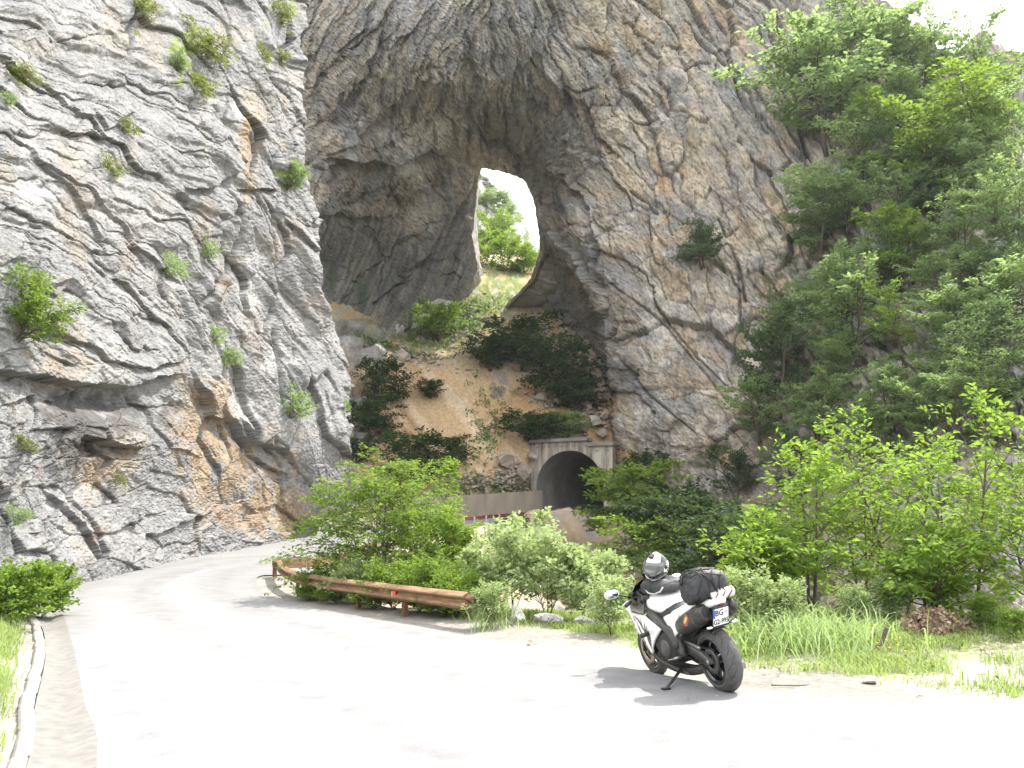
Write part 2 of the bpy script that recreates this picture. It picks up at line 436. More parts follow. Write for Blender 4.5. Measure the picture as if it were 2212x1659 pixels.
# ------------------------------------------------------------------ the great rock arch and the wooded flank to its right
AC = [(285, -80, 72), (285, 200, 76), (285, 330, 88), (285, 600, 90),
      (400, -80, 76), (500, -80, 79), (600, -80, 84), (700, -80, 92), (800, -60, 96),
      (330, 60, 75), (420, 80, 81), (500, 60, 85), (560, 90, 88), (640, 60, 89), (720, 40, 93), (800, 40, 94), (890, 10, 94), (935, 60, 90), (990, 50, 88), (1060, 90, 82),
      (330, 150, 82), (380, 110, 84), (400, 170, 93), (350, 215, 95), (420, 215, 103), (460, 160, 101), (480, 175, 108), (520, 175, 108), (545, 205, 105),
      (330, 260, 98), (390, 300, 106), (440, 270, 108), (470, 230, 109), (470, 290, 110), (330, 330, 99), (395, 345, 107), (470, 330, 114),
      (545, 260, 103), (560, 220, 98), (590, 160, 93), (600, 260, 91), (540, 330, 104), (570, 330, 101), (590, 360, 98), (606, 400, 94), (560, 420, 104), (500, 420, 114),
      (616, 300, 89), (625, 360, 85.5), (622, 420, 84.5), (622, 480, 84), (610, 540, 90), (560, 540, 98), (480, 560, 105),
      (680, 350, 81), (680, 460, 78), (700, 520, 74), (660, 560, 78), (740, 440, 72), (700, 200, 88), (760, 300, 80), (800, 180, 84), (820, 360, 71),
      (880, 240, 74), (960, 180, 76), (900, 350, 65), (1024, 200, 68), (1024, 330, 57), (1000, 420, 51), (880, 440, 58), (800, 500, 61), (760, 560, 62),
      (900, 520, 51), (1024, 520, 44), (1100, 420, 45), (1180, 300, 50), (1180, 520, 38), (1180, 100, 70), (900, 620, 47), (1024, 620, 40), (1180, 620, 34), (760, 640, 58), (640, 640, 74)]
SKYLINE = [(280, -80), (700, -80), (800, -42), (860, -14), (888, -1), (911, 17), (934, 43), (954, 55), (972, 48), (982, 35), (988, 31), (994, 38), (1004, 36),
           (1010, 43), (1024, 48), (1065, 74), (1190, 120)]
HOLE = sc([(1038, 362), (1072, 367), (1110, 379), (1135, 394), (1147, 420), (1157, 446), (1160, 480), (1166, 512), (1165, 545), (1156, 575), (1148, 600),
           (1120, 632), (1095, 655), (1075, 690), (1060, 720), (1000, 735), (985, 700), (1005, 645), (1016, 620), (1032, 580), (1026, 545), (1020, 510), (1024, 470),
           (1029, 430), (1032, 395)])
def build_arch():
    nr, nc = 500, 645
    u = np.linspace(285, 1187, nc)
    vt = np.interp(u, [p[0] for p in SKYLINE], [p[1] for p in SKYLINE])
    vt = vt + np.where(u > 870, 2.5 * fbm(u / 9, u * 0, 4, 7), 0)
    t = np.linspace(0, 1, nr)[:, None]
    U = np.repeat(u[None], nr, 0); V = vt[None] + (640 - vt[None]) * t
    # rim vertices snap on to the outline of the opening
    rim = np.array(HOLE); rim = np.concatenate([rim, rim[:1]])
    dns = []
    for a, b in zip(rim[:-1], rim[1:]):
        n = max(2, int(np.hypot(*(b - a)) / 0.5)); dns.append(a + (b - a) * np.linspace(0, 1, n, endpoint=False)[:, None])
    dns = np.concatenate(dns)
    dns = dns + 1.1 * np.stack([fbm(dns[:, 0] / 7, dns[:, 1] / 7, 3, 5), fbm(dns[:, 0] / 7, dns[:, 1] / 7, 3, 6)], -1)
    hd, hs, hp = seg_dist(U, V, list(map(tuple, rim)))
    inside = in_poly(U, V, [tuple(p) for p in dns])
    near = (hd < 1.5)
    ii = np.argwhere(near)
    pts = np.stack([U[near], V[near]], -1)
    if len(pts):
        dd = ((pts[:, None] - dns[None]) ** 2).sum(-1); q = dns[dd.argmin(1)]
        U[near] = q[:, 0]; V[near] = q[:, 1]
    Y = depth_field(AC, U, V)
    # hollow beside the window, ending in the upright corner of the pale pillar
    pe = [(1150, 455), (1215, 540), (1275, 620), (1312, 700), (1324, 780), (1327, 880), (1324, 990)]
    pd, ps, pt = seg_dist(U + 1.5 * fbm(U / 12, V / 12, 3, 261), V, sc(pe))
    alc = in_poly(U, V, sc(pe + [(1100, 990), (1040, 800), (1090, 640), (1150, 560)])).astype(float)
    Y = Y + 8.0 * alc * (1 - np.exp(-(pd / 7.0))) * smooth(2, 16, hd) * smooth(455, 620, V / K)
    P = grid_points(U, V, Y); N = grid_normals(P); N = blur(N, 4); N /= np.linalg.norm(N, axis=-1, keepdims=True)
    # ribs fan out from a point high over the arch
    w1 = fbm(U / 70, V / 70, 4, 201); w2 = fbm(U / 22, V / 22, 3, 202)
    d0 = U - 497.0 + 8 * w1; vv = np.clip(V, -40, 420) - 120.0
    lo, hi = np.full(U.shape, -1500.0), np.full(U.shape, 1500.0)
    for _ in range(26):                      # which rib passes through each point: ribs lean out on both sides of the crown
        mid = (lo + hi) / 2; f = mid + 0.66 * np.tanh(mid / 120.0) * vv - d0
        lo = np.where(f < 0, mid, lo); hi = np.where(f < 0, hi, mid)
    ph = (lo + hi) / 2 + 1.2 * w2
    rr = np.hypot(V, 0.6 * (U - 497)) + V * 0.5 + 14 * w1
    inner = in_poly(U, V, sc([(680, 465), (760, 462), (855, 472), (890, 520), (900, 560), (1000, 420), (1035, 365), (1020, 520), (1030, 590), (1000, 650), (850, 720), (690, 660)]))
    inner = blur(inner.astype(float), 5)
    rw = in_poly(U, V, sc([(1130, 600), (1165, 520), (1230, 540), (1300, 650), (1325, 760), (1325, 900), (1060, 760), (1080, 680)])); rw = blur(rw.astype(float), 3)
    calm = 1 - 0.5 * np.maximum(inner, 0.6 * rw)
    px = np.zeros_like(U)
    f1, f21, cid, ox, oy = worley(ph / 30 + 0.15 * w2, rr / 85, 211)
    g1 = np.exp(-(f21 / 0.06) ** 2)
    px += calm * ((cid - .5) * 6.5 + ox * (cid - .5) * 11 + oy * (_hash(np.floor(cid * 997), np.floor(cid * 31), 3) - .5) * 9 - 1.4 * g1)
    f1b, f21b, cidb, oxb, oyb = worley(ph / 12 + 0.15 * w2, rr / 40, 212)
    g2 = np.exp(-(f21b / 0.07) ** 2)
    px += calm * ((cidb - .5) * 3.4 + oxb * (cidb - .5) * 6 - 0.7 * g2)
    f1c, f21c, cidc, oxc, oyc = worley(ph / 5 + 0.2 * w2, rr / 13 + .2 * w2, 213)
    px += calm * ((cidc - .5) * 1.3 + oxc * (cidc - .5) * 2 - .4 * np.exp(-(f21c / .1) ** 2))
    px += (0.35 + 0.65 * calm) * (1.3 * ridged(ph / 17, rr / 110, 4, 221)) + calm * (0.5 * fbm(U / 9, V / 9, 4, 222) + 5 * fbm(U / 90, V / 90, 3, 223))
    # rough broken lower flank, tower-like crags at top right
    rt = smooth(560, 700, U); px += rt * (1.1 * ridged((U - 0.5 * V) / 22, V / 60, 5, 225) + 4 * fbm(U / 50, V / 50, 3, 226) - 1)
    fr = smooth(860, 900, U); px += fr * 4.0 * ridged(U / 26, V / 60, 5, 227)
    for poly, amp, wa, wb in [
        ([(690, 345), (760, 290), (860, 210), (910, 170)], 12, 30, 18), ([(700, 338), (770, 342), (850, 335), (930, 322), (1020, 308)], 13, 36, 22),
        ([(676, 467), (740, 462), (800, 465), (860, 475)], 5, 30, 18), ([(700, 170), (760, 110), (830, 40)], 5, 18, 8),
        ([(655, 300), (700, 240), (780, 150), (860, 60)], 4, 18, 8),
        ([(880, 600), (930, 540), (985, 450), (1030, 372)], 6, 22, 12), ([(800, 660), (850, 620), (890, 590)], 3, 14, 7),
        ([(1000, 280), (1100, 300), (1180, 340), (1260, 420), (1310, 560)], 5, 26, 12),
        ([(900, 180), (960, 175), (1010, 140)], 4, 16, 8), ([(1270, 255), (1330, 330), (1300, 345), (1220, 310)], 3, 14, 8),
        ([(1190, 480), (1250, 560), (1310, 640)], -5, 18, 12), ([(1165, 600), (1240, 700), (1320, 800)], -3, 18, 12)]:
        px += ledge(U + 4 * w2, V + 4 * fbm(U / 20, V / 20, 3, 242), poly, amp, wa * .55, wb * .55)
    gm = np.zeros_like(U)
    def z5(p): return [(x * .4085 + 1355, y * .4085) for x, y in p]
    for poly, w, dp in [(z5([(320, 90), (400, 200), (490, 290), (560, 375), (650, 570)]), 1.6, 6), (z5([(780, 120), (812, 280), (806, 420), (870, 570), (930, 720), (985, 870), (1080, 930)]), 1.6, 7),
                        (z5([(780, 760), (860, 860), (960, 930)]), 1.3, 4), (z5([(0, 600), (60, 650), (170, 620)]), 1.3, 4), (z5([(540, 1290), (590, 1400), (620, 1600)]), 1.5, 5),
                        (z5([(0, 1000), (120, 1080), (170, 1130)]), 1.4, 4), (z5([(290, 390), (370, 340), (460, 320)]), 1.2, 3), (z5([(470, 1130), (520, 1250), (600, 1180)]), 1.4, 4),
                        ([(690, 340), (760, 288), (830, 235)], 1.6, 5), ([(900, 175), (985, 85)], 1.2, 3), ([(730, 120), (800, 60)], 1.4, 4), ([(1215, 185), (1250, 200), (1290, 190)], 1.4, 3), ([(1300, 600), (1440, 700), (1580, 880)], 1.2, 3),
                        ([(1590, 540), (1600, 700), (1570, 800)], 1.3, 4), ([(1340, 760), (1400, 850), (1520, 950)], 1.2, 3), ([(1400, 640), (1500, 760), (1600, 860)], 1.1, 3)]:
        a, b = crackline(U, V, poly, w, dp); px += a; gm = np.maximum(gm, b)
    keep = smooth(0.5, 14, hd)
    px += calm * (0.6 * perlin(U / 2.4, V / 2.8, 228) + .5 * ridged(U / 4.5, V / 6, 3, 229))
    px *= (0.12 + 0.88 * keep) * 1.35
    Yb = blur(Y, 4)
    P = P + N * (px * Yb / FPX)[..., None]
    # ---- albedo
    n1 = fbm(U / 50, V / 50, 5, 231); n2 = fbm(U / 12, V / 12, 4, 232); s1 = fbm(ph / 8, rr / 75, 5, 233); s2 = fbm(ph / 3.6, rr / 45, 4, 234)
    C = np.ones(U.shape + (3,)) * np.array([0.42, 0.385, 0.325])
    C = mixc(C, (0.56, 0.525, 0.46), smooth(-0.1, 0.35, n1 + 0.5 * n2 + .5 * (cid - .5)))
    C = mixc(C, (0.31, 0.295, 0.27), .8 * smooth(.1, .4, -n1 + .4 * n2 + .5 * (cidb - .5)))
    C = mixc(C, (0.50, 0.39, 0.25), 0.5 * smooth(0.1, 0.55, fbm(U / 34, V / 34, 4, 235) + 0.3 * n2))
    grey = (0.9 * blob(U, V, 800, 60, 230, 150) + 0.8 * blob(U, V, 1180, 330, 150, 210, 60) + 0.8 * blob(U, V, 1150, 100, 300, 120) + 0.8 * blob(U, V, 1600, 130, 110, 140) + 0.9 * blob(U, V, 1700, 330, 140, 140) +
            0.7 * blob(U, V, 1900, 560, 130, 160) + 0.7 * blob(U, V, 2120, 240, 160, 200) + 0.5 * blob(U, V, 1360, 560, 50, 80) + 0.9 * blob(U, V, 720, 430, 60, 120))
    C = mixc(C, (0.345, 0.345, 0.345), 0.9 * smooth(0.25, 0.75, grey * (0.75 + 0.9 * s1 + 0.4 * n2)))
    C = mixc(C, (0.135, 0.135, 0.135), 0.9 * smooth(0.10, 0.36, s1 + 0.3 * s2) * (1 - 0.55 * smooth(1300, 1420, U / K + 0.1 * V)))
    C = mixc(C, (0.68, 0.64, 0.57), 0.75 * smooth(0.22, 0.5, s2 + 0.3 * n1))
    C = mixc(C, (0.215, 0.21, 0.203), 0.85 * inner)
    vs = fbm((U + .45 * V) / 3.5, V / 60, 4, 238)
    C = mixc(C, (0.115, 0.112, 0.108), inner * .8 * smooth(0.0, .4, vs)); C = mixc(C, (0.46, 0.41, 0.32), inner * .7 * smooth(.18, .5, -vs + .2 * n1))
    C = mixc(C, (0.31, 0.265, 0.215), 0.7 * rw)
    org = (blob(U, V, 1420, 385, 26, 42, -25) + 0.8 * blob(U, V, 1530, 390, 70, 34, 20) + 0.6 * blob(U, V, 1450, 470, 70, 22, 20) + 0.6 * blob(U, V, 1330, 900, 22, 160) + 0.7 * blob(U, V, 1560, 970, 40, 80, -20) +
           0.7 * blob(U, V, 1400, 1000, 90, 22, 20) + 0.5 * blob(U, V, 740, 430, 50, 30) + .5 * blob(U, V, 1330, 280, 30, 80))
    C = mixc(C, (0.45, 0.27, 0.11), 0.8 * smooth(0.35, 0.75, org * (0.85 + 0.9 * n2)))
    pale_r = smooth(1250, 1400, U / K - .25 * V / K + 100) * smooth(2000, 1750, U / K)
    C = mixc(C, (0.64, 0.56, 0.44), .75 * pale_r * smooth(-.1, .25, n1 + .5 * n2 + .9 * (cid - .5) + .1))
    C = mixc(C, (0.54, 0.395, 0.245), .55 * smooth(-.05, .3, fbm(ph / 22, rr / 40, 4, 247) + .7 * (cidb - .5) - .08) * (.35 + .65 * pale_r) * (1 - inner))
    C = mixc(C, (0.33, 0.33, 0.335), .75 * smooth(.05, .3, fbm(ph / 26, rr / 60, 4, 248) + .6 * (cid - .5)) * (1 - .35 * pale_r) * (1 - inner))
    lens = blob(U, V, 920, 275, 130, 34, -12) + .8 * blob(U, V, 1000, 330, 120, 20, 8) + .7 * blob(U, V, 780, 440, 90, 22) + .8 * blob(U, V, 1245, 395, 50, 34, 25) + .9 * blob(U, V, 930, 160, 24, 60, 30) + .8 * blob(U, V, 820, 180, 20, 70, 40)
    C = mixc(C, (0.58, 0.53, 0.44), .7 * smooth(.35, .75, lens * (.9 + .8 * n2)))
    C = mixc(C, (0.27, 0.19, 0.11), 0.35 * smooth(0.3, 0.55, fbm(ph / 6, rr / 22, 4, 236)) * calm)
    C = mixc(C, (0.06, 0.055, 0.05), 0.8 * np.clip(0.55 * g1 * calm + gm + 0.35 * g2 * calm, 0, 1))
    sp = perlin(U / 2.0, V / 2.4, 240)
    C = mixc(C, (0.10, 0.095, 0.085), 0.6 * smooth(0.40, 0.6, sp) * calm)
    C *= (1 + 0.26 * perlin(U / 2.2, V / 2.2, 241) + .14 * n2)[..., None] * .70
    mz = smooth(1500, 1750, U / K) * smooth(250, 480, V / K) + 0.6 * blob(U, V, 1530, 560, 70, 40) + 0.6 * blob(U, V, 1900, 60, 120, 40) + .7 * blob(U, V, 2150, 330, 60, 90)
    ms = smooth(0.12, 0.36, fbm(U / 15, V / 11, 5, 245) + 0.25 * np.clip(mz, 0, 1) - 0.16)
    C = mixc(C, (0.075, 0.085, 0.03), 0.9 * ms * np.clip(mz, 0, 1))
    C = mixc(C, (0.06, 0.085, 0.035), 0.7 * np.maximum(blob(U, V, 780, 640, 14, 60, 0), blob(U, V, 705, 600, 12, 50)) * inner)
    # ---- back over the top
    k = np.arange(1, 7) / 6.0
    top = P[:1]
    X = top + np.stack([0 * k, 26 * k, 2.0 * np.sin(k * 2) - 14 * k * k], -1)[::-1][:, None, :]
    P2 = np.concatenate([X, P], 0); C2 = np.concatenate([np.repeat(C[:1], 6, 0), C], 0)
    F = grid_faces(nr + 6, nc)
    cu = (U[:-1, :-1] + U[1:, 1:] + U[:-1, 1:] + U[1:, :-1]) / 4; cv = (V[:-1, :-1] + V[1:, 1:] + V[:-1, 1:] + V[1:, :-1]) / 4
    hole = in_poly(cu, cv, [tuple(p) for p in dns])
    bore = (cu > 541) & (cu < 603) & (cv > 456) & (cv < 530)
    gone = np.concatenate([np.zeros((6, nc - 1), bool), hole | bore], 0)
    faces = F[~gone].reshape(-1, 4)
    # ---- depth of the opening: rim carried back, flared out of sight to let sun in
    gh = np.concatenate([np.zeros((6, nc - 1), bool), hole], 0)
    cnt = {}
    for f in F[gh].reshape(-1, 4):
        for a, b in zip(f, np.roll(f, -1)):
            kx = (min(a, b), max(a, b)); cnt[kx] = cnt.get(kx, 0) + 1
    rimE = [e for e, c in cnt.items() if c == 1]
    rv = sorted({i for e in rimE for i in e}); idx = {v_: i for i, v_ in enumerate(rv)}
    flat = P2.reshape(-1, 3); fc = C2.reshape(-1, 3)
    base = flat[rv]; nlev = 10; extra = []; ec = []; ctr = base.mean(0)
    for L in range(1, nlev + 1):
        y = 6.5 * L / nlev
        topw = smooth(ctr[2] - 4, ctr[2] + 9, base[:, 2])[:, None]
        rgw = smooth(ctr[0] + .3, ctr[0] + 3.0, base[:, 0])[:, None]
        q = base + np.array([0.075 * y, y, 0.04 * y]) + np.concatenate([1.3 * y * rgw, 0 * topw, 1.6 * y * topw], 1)
        q = q + (base - ctr) * (0.012 * y) + 0.35 * np.stack([fbm(base[:, 2] / 2 + 9, base[:, 0] / 2 + y, 3, 250 + 0), 0 * base[:, 0], fbm(base[:, 0] / 2 + y, base[:, 2] / 2, 3, 251)], -1)
        extra.append(q); ec.append(fc[rv] * 0 + np.array([0.34, 0.32, 0.29]) * (1 + 0.35 * fbm(base[:, 2] / 1.5, base[:, 0] + y, 3, 252))[:, None])
    off = len(flat); m = len(rv); ef = []
    for L in range(nlev):
        for a, b in rimE:
            ia = rv[idx[a]] if L == 0 else off + (L - 1) * m + idx[a]; ib = rv[idx[b]] if L == 0 else off + (L - 1) * m + idx[b]
            ef.append((ia, ib, off + L * m + idx[b], off + L * m + idx[a]))
    allv = np.concatenate([flat] + extra); allc = np.concatenate([fc] + ec)
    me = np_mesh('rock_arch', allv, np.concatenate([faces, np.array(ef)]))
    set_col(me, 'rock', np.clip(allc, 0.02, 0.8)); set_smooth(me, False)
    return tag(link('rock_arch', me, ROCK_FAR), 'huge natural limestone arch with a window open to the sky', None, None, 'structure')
arch = build_arch()

# ------------------------------------------------------------------ earth slope filling the foot of the arch
SCR = [(330, 302, 98.6), (330, 275, 106), (362, 318, 103), (362, 290, 111), (393, 310, 113), (330, 340, 93), (350, 440, 86), (330, 540, 84), (395, 336, 106.6), (430, 324, 108.5), (465, 301, 110), (490, 290, 113), (510, 283, 119), (530, 278, 124), (510, 262, 136),
       (505, 318, 107), (530, 335, 105), (560, 375, 98.5), (585, 395, 95.5), (612, 410, 91), (615, 445, 88.5), (575, 436, 89.5), (540, 446, 88.6), (500, 400, 94), (470, 370, 98), (440, 420, 90), (420, 380, 95),
       (370, 380, 93), (400, 460, 86), (445, 499, 79), (500, 493, 84.8), (535, 490, 89.3), (445, 530, 79), (500, 530, 84.8), (535, 530, 89.3), (650, 430, 87), (700, 430, 84), (650, 520, 84), (700, 520, 80)]
def build_slope():
    nr, nc = 236, 320
    U, V = np.meshgrid(np.linspace(318, 690, nc), np.linspace(255, 530, nr))
    Y = depth_field(SCR, U, V)
    P = grid_points(U, V, Y); N = grid_normals(P); N = blur(N, 8); N /= np.linalg.norm(N, axis=-1, keepdims=True)
    n1 = fbm(U / 40, V / 40, 4, 301); n2 = fbm(U / 10, V / 10, 4, 302); dn = fbm((U - 0.75 * V) / 13, V / 120, 4, 303)
    up = smooth(380, 355, V + 0.18 * (470 - U)); left = smooth(395, 365, U + 0.25 * (V - 380)) * smooth(310, 330, V)
    fz = worley(U / 13 + .3 * n2, V / 10 + .3 * n2, 308)
    px = 2.0 * n1 + 0.8 * n2 + 1.4 * dn * (1 - up) + up * (1.6 * ridged(U / 9, V / 5, 4, 304)) + left * (3.0 * ridged(U / 22, V / 16, 5, 305) + 1 + 5 * (fz[2] - .5) + 5 * fz[3] * (fz[2] - .5))
    for poly, amp, wa, wb in [([(720, 700), (780, 720), (840, 745), (900, 762), (960, 775)], 5, 16, 10), ([(1160, 830), (1220, 850), (1290, 900)], 4, 14, 10)]:
        px += ledge(U, V, poly, amp, wa * .5, wb * .5)
    gully, _ = crackline(U, V, [(845, 780), (850, 860), (890, 920), (960, 1000), (1020, 1080)], 3, 4); px += gully
    P = P + N * (px * Y / FPX)[..., None]
    C = np.ones(U.shape + (3,)) * np.array([0.45, 0.315, 0.18])
    C = mixc(C, (0.52, 0.395, 0.26), smooth(-0.1, 0.5, dn + 0.3 * n2))
    C = mixc(C, (0.36, 0.22, 0.105), 0.8 * smooth(0.2, 0.6, 0.9 * blob(U, V, 930, 1000, 24, 90, -35) + 0.9 * blob(U, V, 1150, 870, 100, 40) + 0.7 * blob(U, V, 1290, 900, 60, 60) + 0.6 * blob(U, V, 920, 830, 50, 20, 20) + 0.3 * n1))
    C = mixc(C, (0.22, 0.19, 0.17), 0.8 * smooth(0.4, 0.8, blob(U, V, 1080, 830, 24, 40, 20) * (1 + n2)))
    rockc = np.array([0.27, 0.255, 0.235]) * (1 + 0.5 * n2 + .5 * (fz[2] - .5))[..., None]
    C = np.where((left > 0.5)[..., None], rockc, C)
    C = mixc(C, (0.36, 0.25, 0.12), left * 0.7 * smooth(0.0, 0.4, n1 + 0.3 * n2))
    C = mixc(C, (0.36, 0.33, 0.27), up * (1 - left) * smooth(-0.2, 0.3, n2))
    gr = np.clip(blob(U, V, 900, 725, 110, 40, 12) + blob(U, V, 1020, 670, 110, 40, -30) + .8 * blob(U, V, 1090, 620, 60, 60), 0, 1)
    C = mixc(C, (0.14, 0.20, 0.045), gr * 0.95 * smooth(-0.35, 0.05, fbm((U + V) / 9, (V - .5 * U) / 6, 5, 306)))
    C = mixc(C, (0.42, 0.36, 0.30), smooth(1040, 1070, V / K) * 0.7)
    C *= (1 + 0.2 * perlin(U / 2.2, V / 2.2, 307))[..., None]
    F = grid_faces(nr, nc)
    cu = (U[:-1, :-1] + U[1:, 1:]) / 2; cv = (V[:-1, :-1] + V[1:, 1:]) / 2
    gone = (cu > 537) & (cu < 616) & (cv > 447)
    me = np_mesh('earth_slope', P.reshape(-1, 3), F[~gone].reshape(-1, 4))
    set_col(me, 'rock', np.clip(C.reshape(-1, 3), 0.02, 0.8)); set_smooth(me)
    return tag(link('earth_slope', me, SOIL), 'tan earth slide at the foot of the arch', None, None, 'structure')
slope = build_slope()

# ------------------------------------------------------------------ wooded hill seen through the opening
def build_hill():
    nr, nc = 130, 110
    u = np.linspace(455, 585, nc)
    vt = np.interp(u, [455, 470, 485, 497, 507, 515, 521, 525, 529, 535, 560, 590], [160, 165, 176, 188, 199, 208, 218, 226, 240, 262, 300, 320]) + 2 * fbm(u / 6, u * 0, 4, 401)
    t = np.linspace(0, 1, nr)[:, None]
    U = np.repeat(u[None], nr, 0); V = vt[None] + (345 - vt[None]) * t
    Y = 230 - 75 * t + 0 * U
    P = grid_points(U, V, Y)
    px = 3 * ridged(U / 9, V / 22, 5, 402) + 4 * fbm(U / 20, V / 20, 4, 403)
    P[..., 1] -= px * 0.5; P[..., 0] += px * 0.12
    n2 = fbm(U / 5, V / 7, 4, 404)
    C = np.ones(U.shape + (3,)) * np.array([0.36, 0.35, 0.33]) * (1 + 0.5 * n2)[..., None]
    C = mixc(C, (0.10, 0.13, 0.05), smooth(-0.2, 0.15, fbm(U / 9, V / 9, 4, 405) + 0.006 * (500 - U)))
    k = np.arange(1, 5) / 4.0
    X = P[:1] + np.stack([0 * k, 60 * k, -40 * k], -1)[::-1][:, None, :]
    P = np.concatenate([X, P], 0); C = np.concatenate([np.repeat(C[:1], 4, 0), C], 0)
    me = np_mesh('hill', P.reshape(-1, 3), grid_faces(nr + 4, nc).reshape(-1, 4))
    set_col(me, 'rock', np.clip(C.reshape(-1, 3), 0.02, 0.8)); set_smooth(me)
    return tag(link('hill', me, ROCK_FAR), 'steep wooded hill seen through the arch', None, None, 'structure')
hill = build_hill()
# ================================================================== road, verges, ground
def catmull(pts, n):
    p = [np.array(q, float) for q in pts]; p = [2 * p[0] - p[1]] + p + [2 * p[-1] - p[-2]]
    out = []
    for i in range(1, len(p) - 2):
        for k in range(n):
            t = k / n
            out.append(0.5 * ((2 * p[i]) + (-p[i - 1] + p[i + 1]) * t + (2 * p[i - 1] - 5 * p[i] + 4 * p[i + 1] - p[i + 2]) * t * t + (-p[i - 1] + 3 * p[i] - 3 * p[i + 1] + p[i + 2]) * t ** 3))
    out.append(p[-2]); return np.array(out)

LEFT_PX = [(202, 1640), (178, 1520), (160, 1420), (142, 1350), (127, 1305), (140, 1282), (185, 1258), (260, 1232), (350, 1211), (440, 1194), (540, 1177), (625, 1165)]
RIGHT_PX = [(2212, 1572), (1900, 1524), (1640, 1490), (1400, 1452), (1180, 1407), (1000, 1372), (850, 1345), (720, 1322), (630, 1304), (575, 1283), (556, 1262), (566, 1243)]
LEFT_W = [(2.6, -8.0), (-0.35, 0.5)] + [on_road(x * K, y * K) for x, y in LEFT_PX] + [(-11.2, 56), (-8.6, 68), (-3.8, 78), (2.2, 86), (10, 96), (20, 112)]
RIGHT_W = [(10.5, -8.0), (7.2, 2.5)] + [on_road(x * K, y * K) for x, y in RIGHT_PX] + [(-6.3, 26), (-6.6, 33), (-6.6, 42), (-5.6, 54), (-3.4, 64), (1.2, 72), (7.5, 80), (15, 90), (25, 106)]
def resample(c, n):
    d = np.concatenate([[0], np.cumsum(np.hypot(*np.diff(c, axis=0).T))])
    s = np.linspace(0, d[-1], n); return np.stack([np.interp(s, d, c[:, 0]), np.interp(s, d, c[:, 1])], -1)
LE = resample(catmull(LEFT_W, 10), 500); RE = resample(catmull(RIGHT_W, 10), 500)

def edge_dist(X, Y, E, step=3):
    """signed distance to an edge polyline (+ = right of it, walking away from the camera)"""
    return signed(X, Y, E[::step])
def signed(X, Y, E):
    best = np.full(np.shape(X), 1e9); sg = np.zeros(np.shape(X))
    for a, b in zip(E[:-1], E[1:]):
        dx, dy = b - a; l2 = dx * dx + dy * dy + 1e-12
        t = np.clip(((X - a[0]) * dx + (Y - a[1]) * dy) / l2, 0, 1)
        qx, qy = X - (a[0] + t * dx), Y - (a[1] + t * dy); d = qx * qx + qy * qy
        n = d < best; best = np.where(n, d, best); sg = np.where(n, np.sign(dy * qx - dx * qy), sg)
    return np.sqrt(best) * sg

def ground_z(X, Y, detail=True):
    X = np.asarray(X, float); Y = np.asarray(Y, float)
    r = edge_dist(X, Y, RE, 4); l = -edge_dist(X, Y, LE, 4)
    z = gz(Y) - 0.035
    n = fbm(X / 1.3, Y / 1.3, 4, 501); nb = fbm(X / 5, Y / 5, 3, 502)
    s0 = 1.25 + 1.3 * smooth(-2.4, -.6, X) * smooth(30, 16, Y) + 3.4 * smooth(0.2, 3.6, X) * smooth(30, 16, Y)
    out = np.maximum(0, r)
    vg = smooth(0.15, 1.0, out)
    if detail: z = z + vg * (0.05 * n + 0.02)
    z = z - (0.045 * smooth(0.0, 0.36, out) + 0.05 * smooth(.3, 1.3, out)) * smooth(3.4, 1.9, X) * smooth(0.2, 1.1, X) * smooth(12, 10, Y)
    z = z + 0.16 * smooth(2.0, 4.4, out) * smooth(2.5, 5, X) * smooth(24, 12, Y)
    fall = np.maximum(0, out - s0); fall = fall - 0.5 * (1 - np.exp(-fall / 0.5))
    z = z - np.minimum(0.62 * fall, 7.0 + 1.0 * nb) + smooth(0, 4, fall) * 0.5 * nb
    z = z + smooth(.3, 1.8, out) * (1.5 * np.exp(-((X - 6.0) / 3.6) ** 2 - ((Y - 72.5) / 3.0) ** 2) * (1 + .3 * n) + 1.2 * np.exp(-((X - 2.5) / 2.0) ** 2 - ((Y - 69) / 2.0) ** 2) * (1 + .3 * n))
    o2 = np.maximum(0, l - 0.52)
    z = z + smooth(0.05, 0.5, o2) * 0.10 + 0.20 * o2 * (1 - np.exp(-o2)) + (smooth(0.2, 1, o2) * 0.06 * n if detail else 0)
    return z

